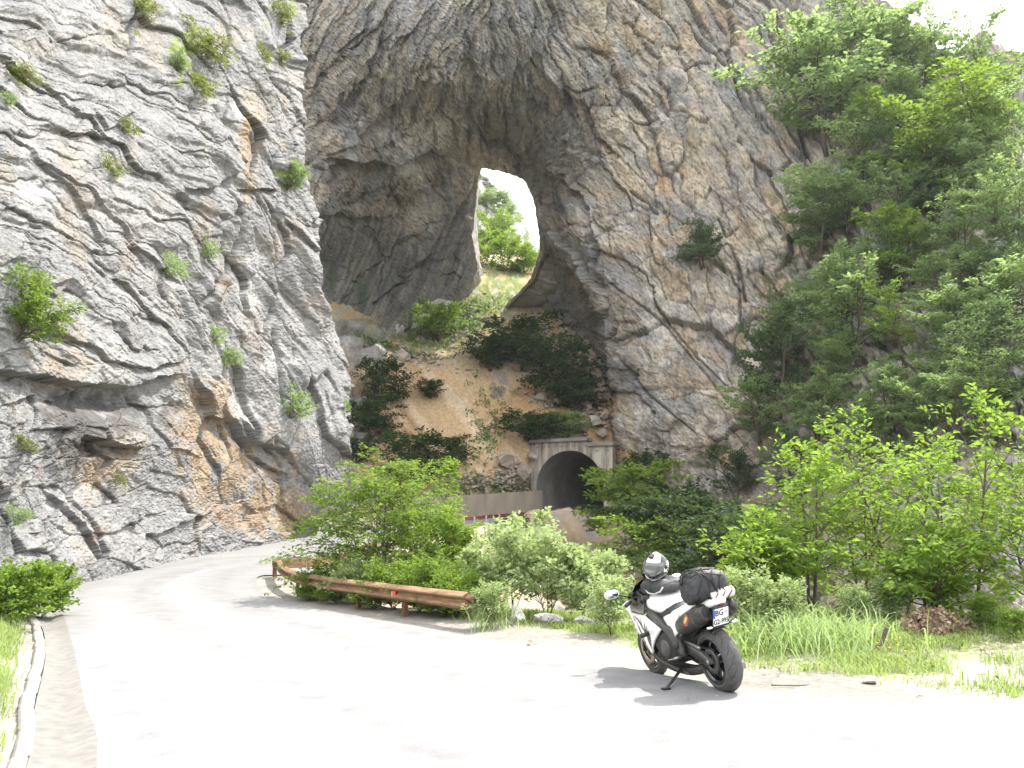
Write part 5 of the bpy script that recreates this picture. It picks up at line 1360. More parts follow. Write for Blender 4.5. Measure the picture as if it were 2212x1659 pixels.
WILLOW = [(1110, 15.2, 1112, 0.8, 'tallest silvery leaved shrub left of the motorbike'), (1185, 14.4, 1165, 0.75, 'round silvery shrub in the middle of the bank'), (1265, 14.0, 1195, 0.6, 'silvery shrub nearest the motorbike'), (1050, 15.6, 1195, .55, 'small silvery shrub beside the guard rail end')]
for k, (u, Y, top, sp, lab) in enumerate(WILLOW):
    p, H = grow_to(u, Y, top)
    near('shrub', ((120 + k, H, sp, 5, 0.18, 12, 6, 0.10, 7), dict(sag=.05, rise=1.05, shape='dome', lean=.5, flat=.25, wratio=.55, r0=.018, spray=.7)), LEAF_SILVER, p, k, lab, 'shrub', 'silvery shrubs on the road bank')
RIGHT = [(1640, 13.5, 1150, 0.9, 3, 'yellow green bush just right of the luggage'), (1745, 14.0, 955, 1.15, 2, 'leafy roadside tree with pale stems, left of the right-hand group'), (1870, 14.8, 1000, 1.2, 2, 'middle tree of the right-hand roadside group'),
         (1960, 14.0, 905, 1.3, 2, 'tall yellow green roadside tree right of the middle one'), (2105, 12.6, 880, 1.35, 2, 'tallest roadside tree with a single dark stem near the right frame edge'), (2235, 12.2, 1010, 1.2, 2, 'roadside tree cut by the right frame edge'), (2010, 12.4, 1180, 1.0, 3, 'lower bush filling in under the tall roadside trees')]
for k, (u, Y, top, sp, st, lab) in enumerate(RIGHT):
    p, H = grow_to(u, Y, top)
    near('tree' if st == 2 else 'bush', ((140 + k, H, sp * 1.1, st, 0.20, 17, 7, 0.125, 9), dict(sag=.42, rise=.75, shape='oval', lean=.24, flat=.6, spray=.55, r0=.04, wratio=.44, gap=.14)), LEAF_YELLOW, p, k * 1.1, lab, 'tree' if st == 2 else 'bush', 'roadside trees on the right')
# small herbs in the gap under the guard rail
for k, (u, Y, h, lab) in enumerate([(665, 18.0, .30, 'low herb under the guard rail beside the second post'), (725, 17.2, .34, 'low herb under the guard rail between the middle posts'), (810, 16.2, .36, 'low herb under the guard rail left of the reflector'), (905, 15.4, .38, 'low herb under the guard rail right of the reflector'), (960, 14.9, .36, 'low herb under the right end of the guard rail')]):
    put('herb', LOWM, feet(u, Y), h, k * 1.9, lab, 'plant', 'herbs under the guard rail', 1.5, (0, 0), None, ('stems', 'crown'))
# left verge bushes
for k, (u, Y, top, sp, lab) in enumerate([(15, 13.0, 1226, .6, 'bluish green bush at the left frame edge under the cliff'), (85, 14.5, 1238, .6, 'bright bush at the tip of the left verge')]):
    p, H = grow_to(u, Y, top)
    near('bush', ((160 + k, H, sp, 6, 0.1, 11, 6, 0.075, 9), dict(sag=.3, rise=.9, shape='dome', lean=.6, flat=.4, r0=.012, wratio=.6)), LEAF_BRIGHT, p, k, lab, 'bush', None)

# leafy herbs filling in between the luggage and the saplings
HERB = plant_meshes('herb', grow(171, 1.0, 0.55, 8, 0.10, 9, 5, 0.075, 8, sag=.1, rise=1.0, shape='dome', lean=.45, flat=.35, wratio=.45, r0=.008), LEAF_SILVER)
for k, (u, Y, top, lab) in enumerate([(1600, 12.2, 1240, 'pale leafy herb clump right behind the luggage'), (1690, 11.8, 1260, 'pale herb clump left of the tall grass'), (1850, 12.4, 1270, 'pale herb clump right of the tall grass'), (1930, 12.6, 1250, 'pale herb clump left of the leaf heap'),
                                      (2130, 11.4, 1290, 'low herb clump under the tallest roadside tree'), (1060, 13.2, 1265, 'low pale herb clump by the guard rail end'), (1320, 12.4, 1255, 'pale herb clump left of the mirror'), (2190, 10.8, 1330, 'herb clump at the right frame edge')]):
    p, H = grow_to(u, Y, top); put('herb', HERB, p, max(.35, H), k * 1.4, lab, 'plant', 'herb clumps on the right verge', 1.1, (0, 0), LEAF_BRIGHT if k in (4, 7) else None, ('stems', 'crown'))
# ---- grass
def blades(P, h, lean, w, rng, curve=0.5):
    n = len(P); a = rng.uniform(0, 2 * math.pi, n); d = np.stack([np.cos(a), np.sin(a), 0 * a], -1)
    side = np.stack([-d[:, 1], d[:, 0], 0 * a], -1); h = h[:, None]; ln = (lean * rng.uniform(.2, 1.4, n))[:, None]; w = (w * rng.uniform(.7, 1.3, n))[:, None]
    z = np.array([0, 0, 1.0]); m = P + z * h * 0.55 + d * h * ln * 0.35; t = P + z * h * (1 - 0.25 * ln) + d * h * ln
    v = np.stack([P - side * w, P + side * w, m + side * w * .8, m - side * w * .8, t], 1).reshape(-1, 3); i = np.arange(n)[:, None] * 5
    f = np.concatenate([i + [[0, 1, 2]], i + [[0, 2, 3]], i + [[3, 2, 4]]]); return v, f, np.repeat(np.clip(rng.normal(.5, .25, n), 0, 1), 5)
def grass(name, P, h, lean, w, mat, seed, label):
    rng = np.random.default_rng(seed); v, f, t = blades(P, h, lean, w, rng)
    me = np_mesh(name, v, f); me.materials.append(mat); set_flt(me, 'tint', t)
    return tag(link(name, me), label, None, None, 'stuff')
rng = np.random.default_rng(900)
def scatter(n, x0, x1, y0, y1, keep):
    X = rng.uniform(x0, x1, n); Y = rng.uniform(y0, y1, n); k = keep(X, Y) > rng.random(n); X, Y = X[k], Y[k]
    return np.stack([X, Y, ground_z(X, Y) - 0.01], -1)
def right_keep(X, Y):
    r = edge_dist(X, Y, RE, 6); m = smooth(-0.38, 0.22, .6 * fbm(X / 2.6, Y / 1.4, 3, 917) + .7 * fbm(X / .8, Y / .8, 3, 911) + 0.35 * smooth(1.2, 3.0, r) - 0.25 * smooth(1.6, .8, r) - .5 * blob(X * K, Y * K, 5.2, 8.7, 1.3, .3) - .8 * blob(X * K, Y * K, 6.0, 10.2, 1.2, .7))
    return m * smooth(0.85, 1.9, r) * smooth(8.5, 6, r)
P1 = scatter(150000, -1.5, 11, 4.5, 16, right_keep)
grass('grass', P1, rng.uniform(.04, .09, len(P1)) + .16 * np.clip(fbm(P1[:, 0] / .9, P1[:, 1] / .9, 3, 918) + .2, 0, 1), 0.7, 0.007, GRASSM, 921, 'short roadside grass on the right verge')
P2 = scatter(14000, -1.5, 11, 4.5, 15, lambda X, Y: right_keep(X, Y) * smooth(.0, .4, fbm(X / .7, Y / .7, 3, 912)))
grass('dry_grass', P2, rng.uniform(.08, .24, len(P2)), 0.8, 0.005, GRASS_DRY, 922, 'straw coloured grass on the right verge')
def tall_keep(X, Y): return np.clip(blob(X * K, Y * K, 3.9, 11.2, .65, .8) + .8 * blob(X * K, Y * K, 3.0, 11.4, .45, .6) + .35 * blob(X * K, Y * K, -.3, 13.2, .35, .3) + .3 * blob(X * K, Y * K, 7.6, 11.3, .6, .4), 0, 1)
P3 = scatter(36000, -2, 9, 8.5, 14, tall_keep)
grass('tall_grass', P3, rng.uniform(.15, .62, len(P3)), 1.2, 0.008, GRASS_PALE, 923, 'tall pale windblown grass behind the motorbike')
def left_keep(X, Y):
    l = -edge_dist(X, Y, LE, 6); w = 0.42
    return smooth(w + .08, w + .4, l) * smooth(-0.45, 0.1, fbm(X / .9, Y / .9, 3, 913)) * smooth(3.5, 5.5, Y)
P4 = scatter(200000, -13, -2.5, 3.5, 17, left_keep)
grass('grass', P4, rng.uniform(.07, .26, len(P4)), 0.7, 0.006, GRASSM, 924, 'yellowish grass on the left verge')
# leafy weeds in the verges: real clumps, one object
def weeds(name, P, size, mat, seed, label):
    r2 = np.random.default_rng(seed); n = len(P); m = 7
    q = np.repeat(P, m, 0) + r2.normal(0, 1, (n * m, 3)) * np.array([.05, .05, .0]) + np.array([0, 0, 1.0]) * r2.uniform(0, size, (n * m, 1))
    v, f, t = leaf_cards(q, r2.normal(0, 1, (n * m, 3)) + np.array([0, 0, .5]), r2.normal(0, .6, (n * m, 3)) + np.array([0, 0, 1]), r2.uniform(.03, .07, n * m), r2.uniform(.015, .035, n * m), r2)
    me = np_mesh(name, v, f); me.materials.append(mat); set_flt(me, 'tint', t); return tag(link(name, me), label, None, None, 'stuff')
P5 = scatter(5000, -14, -3, 4, 16, lambda X, Y: left_keep(X, Y) * smooth(-.1, .4, fbm(X / .5, Y / .5, 3, 914)))
weeds('weeds', P5, .16, LEAF_OLIVE, 931, 'leafy weeds on the left verge')
P6 = scatter(7000, -2, 11, 7, 14, lambda X, Y: right_keep(X, Y) * smooth(0, .4, fbm(X / .6, Y / .6, 3, 915)))
weeds('weeds', P6, .14, LEAF_OLIVE, 932, 'leafy weeds on the right verge')
# ================================================================== the motorbike and what it carries
WHITE = simple_mat('white_paint', (0.80, 0.79, 0.76), 0.22, var=0.03, scale=4, coat=0.7)
BLACK = simple_mat('black_plastic', (0.018, 0.018, 0.019), 0.38, var=0.2, scale=20)
GLOSSB = simple_mat('glossy_black', (0.010, 0.010, 0.011), 0.12, var=0.1, coat=0.6)
GREYF = simple_mat('satin_grey_frame', (0.085, 0.083, 0.080), 0.42, 0.35, var=0.2, scale=12)
ALLOY = simple_mat('dull_alloy', (0.30, 0.29, 0.27), 0.38, 0.8, var=0.2, scale=14)
CHROME = simple_mat('chrome', (0.75, 0.76, 0.78), 0.12, 1.0, var=0.05)
ENGM = simple_mat('engine_black', (0.030, 0.029, 0.027), 0.5, 0.3, var=0.3, scale=16, bump=0.2)
TYREM = simple_mat('dusty_tyre', (0.075, 0.073, 0.070), 0.85, var=0.2, scale=25, bump=0.1)
GROOVE = simple_mat('tread_groove', (0.018, 0.018, 0.018), 0.9)
CARBON = simple_mat('dark_silencer', (0.045, 0.042, 0.038), 0.35, 0.3, var=0.25, scale=20)
GOLD = simple_mat('rim_tape', (0.42, 0.33, 0.16), 0.5, var=0.1)
DISC = simple_mat('brake_steel', (0.36, 0.30, 0.24), 0.4, 0.8, var=0.2, scale=20)
SMOKE = simple_mat('smoked_screen', (0.012, 0.012, 0.014), 0.06, coat=0.4)
NYLON = simple_mat('black_nylon', (0.030, 0.030, 0.032), 0.62, var=0.3, scale=14, bump=0.5)
CORDM = simple_mat('cord', (0.010, 0.010, 0.010), 0.7)
MATM = simple_mat('sleeping_mat', (0.60, 0.555, 0.50), 0.8, var=0.12, scale=10, bump=0.3)
BLUEM = simple_mat('plate_blue', (0.03, 0.09, 0.42), 0.4)
PLATEM = simple_mat('plate_white', (0.74, 0.74, 0.71), 0.35, var=0.04)
INK = simple_mat('plate_ink', (0.015, 0.015, 0.02), 0.5)
DECAL = simple_mat('dark_decal', (0.06, 0.06, 0.065), 0.4)

BX, BY = 2.087, 8.327
bz = max(float(ground_z(BX, BY)), -0.02) + 0.006
BM = Matrix.Translation((BX, BY, bz)) @ Matrix.Rotation(math.radians(107.5), 4, 'Z') @ Matrix.Rotation(0.055, 4, 'Y') @ Matrix.Rotation(-math.radians(11.5), 4, 'X')
bike = empty('motorcycle'); bike.matrix_world = BM
tag(bike, 'white and black sports motorcycle leaning on its side stand at the road edge', 'motorcycle')

def sp(v, p): return np.sign(v) * np.abs(v) ** p
def loft(secs, n=26, sub=4, axis='x'):
    """secs: (pos, a0, b0, half_a, half_b, squareness) rings across an axis -> verts, faces(4), capped"""
    S = catmull([s[:6] for s in secs], sub) if len(secs) > 2 else np.array([s for s in secs], float)
    th = np.arange(n) * 2 * math.pi / n; rings = []
    for s in S:
        e = 2.0 / max(1.2, s[5]); a = s[1] + max(1e-4, s[3]) * sp(np.cos(th), e); b = s[2] + max(1e-4, s[4]) * sp(np.sin(th), e); x = np.full(n, s[0])
        rings.append({'x': np.stack([x, a, b], -1), 'y': np.stack([a, x, b], -1), 'z': np.stack([a, b, x], -1)}[axis])
    P = np.concatenate(rings); m = len(rings); F = []
    for i in range(m - 1):
        for k in range(n): F.append((i * n + k, i * n + (k + 1) % n, (i + 1) * n + (k + 1) % n, (i + 1) * n + k))
    return P, np.array(F), n, m
def mesh_loft(name, secs, mat, parent, n=26, sub=4, axis='x', fn=None, mtx=None):
    P, F, n, m = loft(secs, n, sub, axis)
    if fn is not None: P = fn(P)
    me = np_mesh(name, P, F); bm = bmesh.new(); bm.from_mesh(me); bm.verts.ensure_lookup_table()
    bm.faces.new([bm.verts[k] for k in range(n)]); bm.faces.new([bm.verts[(m - 1) * n + k] for k in range(n)])
    if mtx is not None: bmesh.ops.transform(bm, matrix=mtx, verts=bm.verts)
    bmesh.ops.recalc_face_normals(bm, faces=bm.faces); bm.to_mesh(me); bm.free()
    return link(name, me, mat, parent, True)
def lathe(name, prof, mat, parent, n=48, loc=(0, 0, 0), closed=True):
    """profile (radius, y) turned about the y axis"""
    th = np.arange(n) * 2 * math.pi / n; m = len(prof)
    P = np.concatenate([np.stack([r * np.cos(th) + loc[0], np.full(n, y + loc[1]), r * np.sin(th) + loc[2]], -1) for r, y in prof]); F = []
    for i in range(m if closed else m - 1):
        j = (i + 1) % m
        for k in range(n): F.append((i * n + k, i * n + (k + 1) % n, j * n + (k + 1) % n, j * n + k))
    me = np_mesh(name, P, np.array(F)); bm = bmesh.new(); bm.from_mesh(me); bmesh.ops.recalc_face_normals(bm, faces=bm.faces); bm.to_mesh(me); bm.free()
    return link(name, me, mat, parent, True)
def tube(name, pts, r0, mat, parent, r1=None, sides=8, sm=True):
    v, f = tube_np(pts, r0, r1, sides); me = np_mesh(name, v, f)
    bm = bmesh.new(); bm.from_mesh(me); bmesh.ops.recalc_face_normals(bm, faces=bm.faces); bm.to_mesh(me); bm.free()
    return link(name, me, mat, parent, sm)
def rounded(pts, sub=3): 
    c = [np.array(p, float) for p in pts]; out = []
    n = len(c)
    for i in range(n):
        a, b, d = c[i - 1], c[i], c[(i + 1) % n]
        for t in np.linspace(0.0, 1.0, sub):
            p0 = b + (a - b) * 0.22; p1 = b + (d - b) * 0.22
            out.append((1 - t) ** 2 * p0 + 2 * t * (1 - t) * b + t * t * p1)
    return out
def panel(name, outline, yfun, mat, parent, thick=0.012, side=1, cell=0.05, soft=True):
    pts = rounded(outline) if soft else [np.array(p, float) for p in outline]
    bm = bmesh.new(); vs = [bm.verts.new((p[0], 0, p[1])) for p in pts]; f = bm.faces.new(vs)
    bmesh.ops.triangulate(bm, faces=[f])
    for _ in range(4):
        es = [e for e in bm.edges if e.calc_length() > cell]
        if not es: break
        bmesh.ops.subdivide_edges(bm, edges=es, cuts=1); bmesh.ops.triangulate(bm, faces=bm.faces[:])
    for v in bm.verts: v.co.y = side * yfun(v.co.x, v.co.z)
    r = bmesh.ops.extrude_face_region(bm, geom=bm.faces[:])
    for v in [g for g in r['geom'] if isinstance(g, bmesh.types.BMVert)]: v.co.y -= side * thick
    bmesh.ops.recalc_face_normals(bm, faces=bm.faces)
    me = bpy.data.meshes.new(name); bm.to_mesh(me); bm.free()
    o = link(name, me, mat, parent, True)
    for p in me.polygons:
        if abs(p.normal.y) < 0.55: p.use_smooth = False
    return o
def box_part(name, lo, hi, mat, parent, bevel=0.006, mtx=None):
    bm = bmesh.new(); add_box(bm, lo, hi, mtx); bmesh.ops.bevel(bm, geom=list(bm.edges), offset=bevel, segments=2, affect='EDGES')
    return bm_obj(name, bm, mat, parent, False)

# ---- wheels
def wheel(name, x, z, R_, w, rimr, nsp, gold):
    r = lathe(name, [(rimr + .012, -w * .44), (rimr + .006, -w * .36), (rimr - .022, -w * .30), (rimr - .028, 0), (rimr - .022, w * .30), (rimr + .006, w * .36), (rimr + .012, w * .44), (rimr - .012, w * .46), (rimr - .040, w * .33), (rimr - .045, 0), (rimr - .040, -w * .33), (rimr - .012, -w * .46)], GLOSSB, bike, 48, (x, 0, z))
    hw = w / 2; prof = []
    for a in np.linspace(-1, 1, 15):
        ang = a * math.radians(78); prof.append((R_ - (R_ - rimr) * .92 * (1 - math.cos(ang)) ** .95 / (1 - math.cos(math.radians(78))) , hw * math.sin(ang) / math.sin(math.radians(78))))
    prof += [(rimr + .003, hw * .86), (rimr + .003, -hw * .86)]
    lathe('tyre', prof, TYREM, r, 64, (x, 0, z))
    def surf(a, t):
        ang = a * math.radians(78); rr = R_ - (R_ - rimr) * .92 * (1 - math.cos(ang)) ** .95 / (1 - math.cos(math.radians(78))) + 0.0012
        return np.array([x + rr * math.cos(t), hw * math.sin(ang) / math.sin(math.radians(78)), z + rr * math.sin(t)])
    V, F = [], []
    for k in range(16):
        for sgn in (-1, 1):
            for a0, a1, o in ((0.08, 0.52, 0.0), (0.30, 0.86, 0.20)):
                base = len(V); t0 = k * 2 * math.pi / 16 + o + (0.19 if sgn > 0 else 0)
                for j, q in enumerate(np.linspace(0, 1, 7)):
                    a = (a0 + (a1 - a0) * q) * sgn; t = t0 + 0.34 * q ** 1.5; wd = 0.010 * math.sin(math.pi * (0.12 + 0.8 * q)) + .003
                    V += [surf(a, t - wd), surf(a, t + wd)]
                    if j: F.append((base + 2 * j - 2, base + 2 * j - 1, base + 2 * j + 1, base + 2 * j))
    link('tread_groove', np_mesh('tread_groove', np.array(V), np.array(F)), GROOVE, r, True)
    lathe('rim_stripe', [(rimr - .004, hw * .89), (rimr - .014, hw * .90), (rimr - .014, hw * .88), (rimr - .004, hw * .87)], GOLD, r, 48, (x, 0, z))
    bm = bmesh.new()
    for k in range(nsp):
        a = k * 2 * math.pi / nsp + .3
        for s in (-1, 1):
            M = Matrix.Translation((x, 0, z)) @ Matrix.Rotation(-a - s * .13, 4, 'Y')
            add_box(bm, (0.02, -w * .13, -.016), (rimr - .03, w * .13, .016), M)
    bm_obj('spokes', bm, GLOSSB, r)
    lathe('hub', [(.0, -.07), (.055, -.07), (.06, -.03), (.06, .03), (.055, .07), (.0, .07)], GREYF, r, 24, (x, 0, z), False)
    return r
rear = wheel('rear_wheel', 0, .315, .318, .190, .222, 5, True)
front = wheel('front_wheel', 1.42, .300, .300, .120, .222, 5, True)
lathe('sprocket', [(.118, .088), (.122, .092), (.118, .096), (.07, .096), (.07, .088)], GREYF, rear, 40, (0, 0, .315))
lathe('brake_disc', [(.11, -.085), (.11, -.09), (.07, -.09), (.07, -.085)], DISC, rear, 40, (0, 0, .315))
for s in (1, -1):
    lathe('brake_disc', [(.160, s * .062), (.160, s * .067), (.105, s * .067), (.105, s * .062)], DISC, front, 48, (1.42, 0, .300))
    box_part('caliper', (1.30, s * .078 - .025, .30), (1.36, s * .078 + .025, .42), GOLD if False else GREYF, bike, .008, None)
    tube('fork', [(1.42, s * .098, .30), (1.33, s * .100, .62), (1.25, s * .102, .90)], .026, GREYF, bike)
# front mudguard
def arcshell(name, cx, cz, r, w, a0, a1, mat, parent, t=.006):
    ang = np.linspace(a0, a1, 16); prof = np.linspace(-1, 1, 9); P = []
    for rr in (r, r - t):
        for a in ang:
            for p in prof: q = rr - 0.035 * abs(p) ** 2.5; P.append((cx + q * math.cos(a), p * w / 2, cz + q * math.sin(a)))
    P = np.array(P); n, m = 9, 16; F = []
    for L in (0, 1):
        for i in range(m - 1):
            for k in range(n - 1): b = L * n * m; F.append((b + i * n + k, b + i * n + k + 1, b + (i + 1) * n + k + 1, b + (i + 1) * n + k))
    for i in range(m - 1):
        for k in (0, n - 1): F.append((i * n + k, (i + 1) * n + k, n * m + (i + 1) * n + k, n * m + i * n + k))
    for i in (0, m - 1):
        for k in range(n - 1): F.append((i * n + k, i * n + k + 1, n * m + i * n + k + 1, n * m + i * n + k))
    return link(name, np_mesh(name, P, np.array(F)), mat, parent, True)
arcshell('front_mudguard', 1.42, .30, .325, .15, math.radians(35), math.radians(165), WHITE, bike)
arcshell('rear_hugger', 0, .315, .345, .19, math.radians(40), math.radians(118), BLACK, bike)

# ---- swing arm, engine, frame
for s in (1, -1):
    panel('swing_arm', [(-.04, .335), (-.05, .295), (.06, .285), (.22, .33), (.46, .38), (.50, .44), (.46, .485), (.30, .475), (.10, .40)], lambda x, z, s=s: .125 - .02 * (x > .4), GREYF, bike, .035, s, .08)
panel('swing_brace', [(.10, .45), (.22, .475), (.44, .50), (.44, .47), (.24, .44), (.13, .41)], lambda x, z: .128, ALLOY, bike, .02, 1, .08)
lathe('axle_nut', [(.0, .128), (.026, .128), (.026, .142), (.0, .142)], ALLOY, bike, 6, (0, 0, .315), False)
bm = bmesh.new()
for z0, z1 in ((.315 + .118, .46), (.315 - .118, .345)):
    a = Vector((0, .092, z0)); b = Vector((.50, .092, z1)); d = b - a; n = 22
    for k in range(n): add_box(bm, (-.010, -.010, -.007), (.010, .010, .007), Matrix.Translation(a + d * (k + .5) / n) @ Matrix.Rotation(-math.atan2(d.z, d.x), 4, 'Y'))
bm_obj('chain', bm, ENGM, bike)
mesh_loft('engine', [(.44, 0, .42, .13, .13, 4), (.52, 0, .43, .19, .17, 4), (.66, 0, .42, .20, .19, 4.5), (.80, 0, .44, .20, .20, 4.5), (.92, 0, .50, .19, .19, 4), (1.02, 0, .54, .16, .17, 4)], ENGM, bike)
lathe('engine_cover', [(.0, .215), (.085, .212), (.098, .20), (.098, .18)], GREYF, bike, 32, (.70, 0, .40), False)
lathe('sprocket_cover', [(.0, .185), (.06, .182), (.072, .17), (.072, .14)], ENGM, bike, 28, (.52, 0, .46), False)
mesh_loft('radiator', [(1.03, 0, .52, .17, .20, 8), (1.07, 0, .54, .17, .20, 8)], ENGM, bike, 26, 2)
panel('belly_pan', [(1.10, .33), (.98, .205), (.70, .155), (.42, .15), (.40, .175), (.66, .215), (.92, .265), (1.02, .35)], lambda x, z: .155 + .25 * max(0, z - .16), GREYF, bike, .015, 1)
panel('belly_pan', [(1.10, .33), (.98, .205), (.70, .155), (.42, .15), (.40, .175), (.66, .215), (.92, .265), (1.02, .35)], lambda x, z: .155 + .25 * max(0, z - .16), GREYF, bike, .015, -1)
mesh_loft('exhaust_header', [(1.02, .02, .20, .05, .03, 2.5), (.8, .02, .165, .08, .035, 2.5), (.55, .0, .15, .09, .045, 3), (.32, -.03, .20, .07, .05, 2.5), (.22, -.05, .30, .05, .05, 2.2)], GREYF, bike, 18)
for s in (1, -1):
    panel('frame_spar', [(.955, .805), (.85, .79), (.70, .735), (.585, .655), (.47, .655), (.40, .55), (.43, .42), (.50, .43), (.53, .52), (.60, .58), (.70, .625), (.82, .645), (.955, .67)], lambda x, z: .195 + .02 * math.sin((x - .4) * 5), GREYF, bike, .04, s, .06)
    panel('side_cover', [(.60, .735), (.44, .775), (.30, .80), (.262, .70), (.29, .63), (.35, .585), (.455, .535), (.51, .585), (.462, .645), (.55, .66)], lambda x, z: .198 + .015 * (z - .55), WHITE, bike, .02, s, .05)
mesh_loft('airbox', [(.40, 0, .70, .15, .14, 3), (.62, 0, .74, .18, .15, 3), (.95, 0, .74, .17, .12, 3)], BLACK, bike)

# ---- tank, seat, tail
tank = mesh_loft('fuel_tank', [(.46, 0, .80, .10, .045, 2.4), (.52, 0, .815, .150, .085, 2.6), (.62, 0, .835, .185, .115, 2.7), (.74, 0, .855, .205, .125, 2.7), (.86, 0, .860, .205, .110, 2.7), (.96, 0, .850, .175, .085, 2.5), (1.03, 0, .84, .11, .05, 2.3)], WHITE, bike, 32, 5)
lathe_cap = mesh_loft('tank_seam', [(.455, 0, .798, .107, .014, 2.4), (.475, 0, .803, .12, .016, 2.4)], BLACK, bike, 24, 2)
mesh_loft('seat', [(.50, 0, .815, .10, .03, 2.6), (.38, 0, .800, .135, .04, 2.8), (.22, 0, .82, .13, .04, 2.8), (.12, 0, .86, .10, .04, 2.6), (-.12, 0, .895, .095, .04, 2.6), (-.24, 0, .91, .07, .03, 2.4)], BLACK, bike, 26, 4)
mesh_loft('tail_cowl', [(.46, 0, .75, .175, .055, 3), (.34, 0, .765, .180, .070, 3), (.20, 0, .80, .160, .075, 3), (.0, 0, .845, .135, .065, 3), (-.20, 0, .875, .105, .05, 2.8), (-.27, 0, .885, .06, .03, 2.4)], WHITE, bike, 28, 4)
mesh_loft('undertail', [(.30, 0, .68, .11, .07, 4), (.05, 0, .74, .11, .06, 4), (-.18, 0, .80, .09, .045, 4), (-.27, 0, .83, .07, .03, 3)], BLACK, bike, 22, 3)
for s in (1, -1):
    M = Matrix.Translation((.36, s * .150, .628)) @ Matrix.Rotation(math.radians(18), 4, 'Y')
    ex = mesh_loft('silencer', [(.02, 0, 0, .045, .05, 2.2), (-.06, 0, .0, .075, .085, 2.3), (-.20, 0, .0, .085, .098, 2.4), (-.40, 0, .0, .085, .098, 2.4), (-.52, 0, 0, .080, .092, 2.4)], CARBON, bike, 32, 4, 'x', None, M)
    mesh_loft('end_cap', [(-.515, 0, 0, .083, .095, 2.4), (-.55, 0, -.004, .076, .086, 2.4), (-.60, 0, -.008, .055, .064, 2.2)], CARBON, ex, 32, 3, 'x', None, M)
    mesh_loft('outlet', [(-.596, 0, -.008, .043, .050, 2.1), (-.606, 0, -.008, .043, .050, 2.1)], GROOVE, ex, 28, 1, 'x', None, M)
    if s > 0:
        for x0, h in ((-.44, .0995), (-.13, .0955)):
            mesh_loft('silencer_band', [(x0, 0, 0, .0865 if x0 < -.2 else .0825, h, 2.4), (x0 - .012, 0, 0, .0865 if x0 < -.2 else .0825, h, 2.4)], GREYF, ex, 32, 1, 'x', None, M)
        # oval maker's badge: silver rim, red to yellow field
        def oval(name, a, b, y, mat, par):
            bm = bmesh.new(); n = 28; ring = []
            Mb = M @ Matrix.Translation((-.335, .0, 0.012)) @ Matrix.Rotation(math.radians(22), 4, 'Y')
            for L in (0, .004):
                ring.append([bm.verts.new(Mb @ Vector((a * math.cos(t), y + L - .9 * (b * math.sin(t)) ** 2 * 4, b * math.sin(t)))) for t in np.linspace(0, 2 * math.pi, n, endpoint=False)])
            for k in range(n): bm.faces.new((ring[0][k], ring[0][(k + 1) % n], ring[1][(k + 1) % n], ring[1][k]))
            bm.faces.new(ring[1]); bm.faces.new(ring[0][::-1]); return bm_obj(name, bm, mat, par)
        oval('badge_rim', .072, .046, .0845, ALLOY, ex); oval('badge_field', .064, .039, .0862, simple_mat('badge_red', (0.38, 0.05, 0.03), 0.35), ex)
        oval('badge_band', .052, .017, .0885, simple_mat('badge_yellow', (0.60, 0.42, 0.10), 0.35), ex)
    panel('footpeg_plate', [(.455, .53), (.40, .53), (.36, .44), (.36, .35), (.43, .33), (.47, .40)], lambda x, z: .185, GREYF, bike, .02, s, .08)
    tube('footpeg', [(.42, s * .18, .345), (.425, s * .27, .340)], .015, ALLOY, bike)
tube('gear_lever', [(.44, .205, .335), (.56, .215, .31), (.575, .26, .312)], .008, ALLOY, bike)
tube('silencer_stay', [(.33, .150, .60), (.40, .16, .53)], .016, ALLOY, bike)
# ---- side stand
foot = BM.inverted() @ Vector((1.500, 8.365, .012))
st = tube('side_stand', [(.56, .14, .20), tuple((Vector((.56, .14, .20)) + foot) / 2 + Vector((.01, 0, -.01))), tuple(foot)], .017, BLACK, bike, .013)
box_part('stand_foot', (-.045, -.028, -.008), (.045, .028, .006), BLACK, st, .004, BM.inverted() @ Matrix.Translation(BM @ foot) @ Matrix.Rotation(.5, 4, 'Z'))
tube('stand_spring', [tuple(Vector((.60, .12, .185)).lerp(foot, q)) for q in (0, .2, .38)], .006, ALLOY, bike)

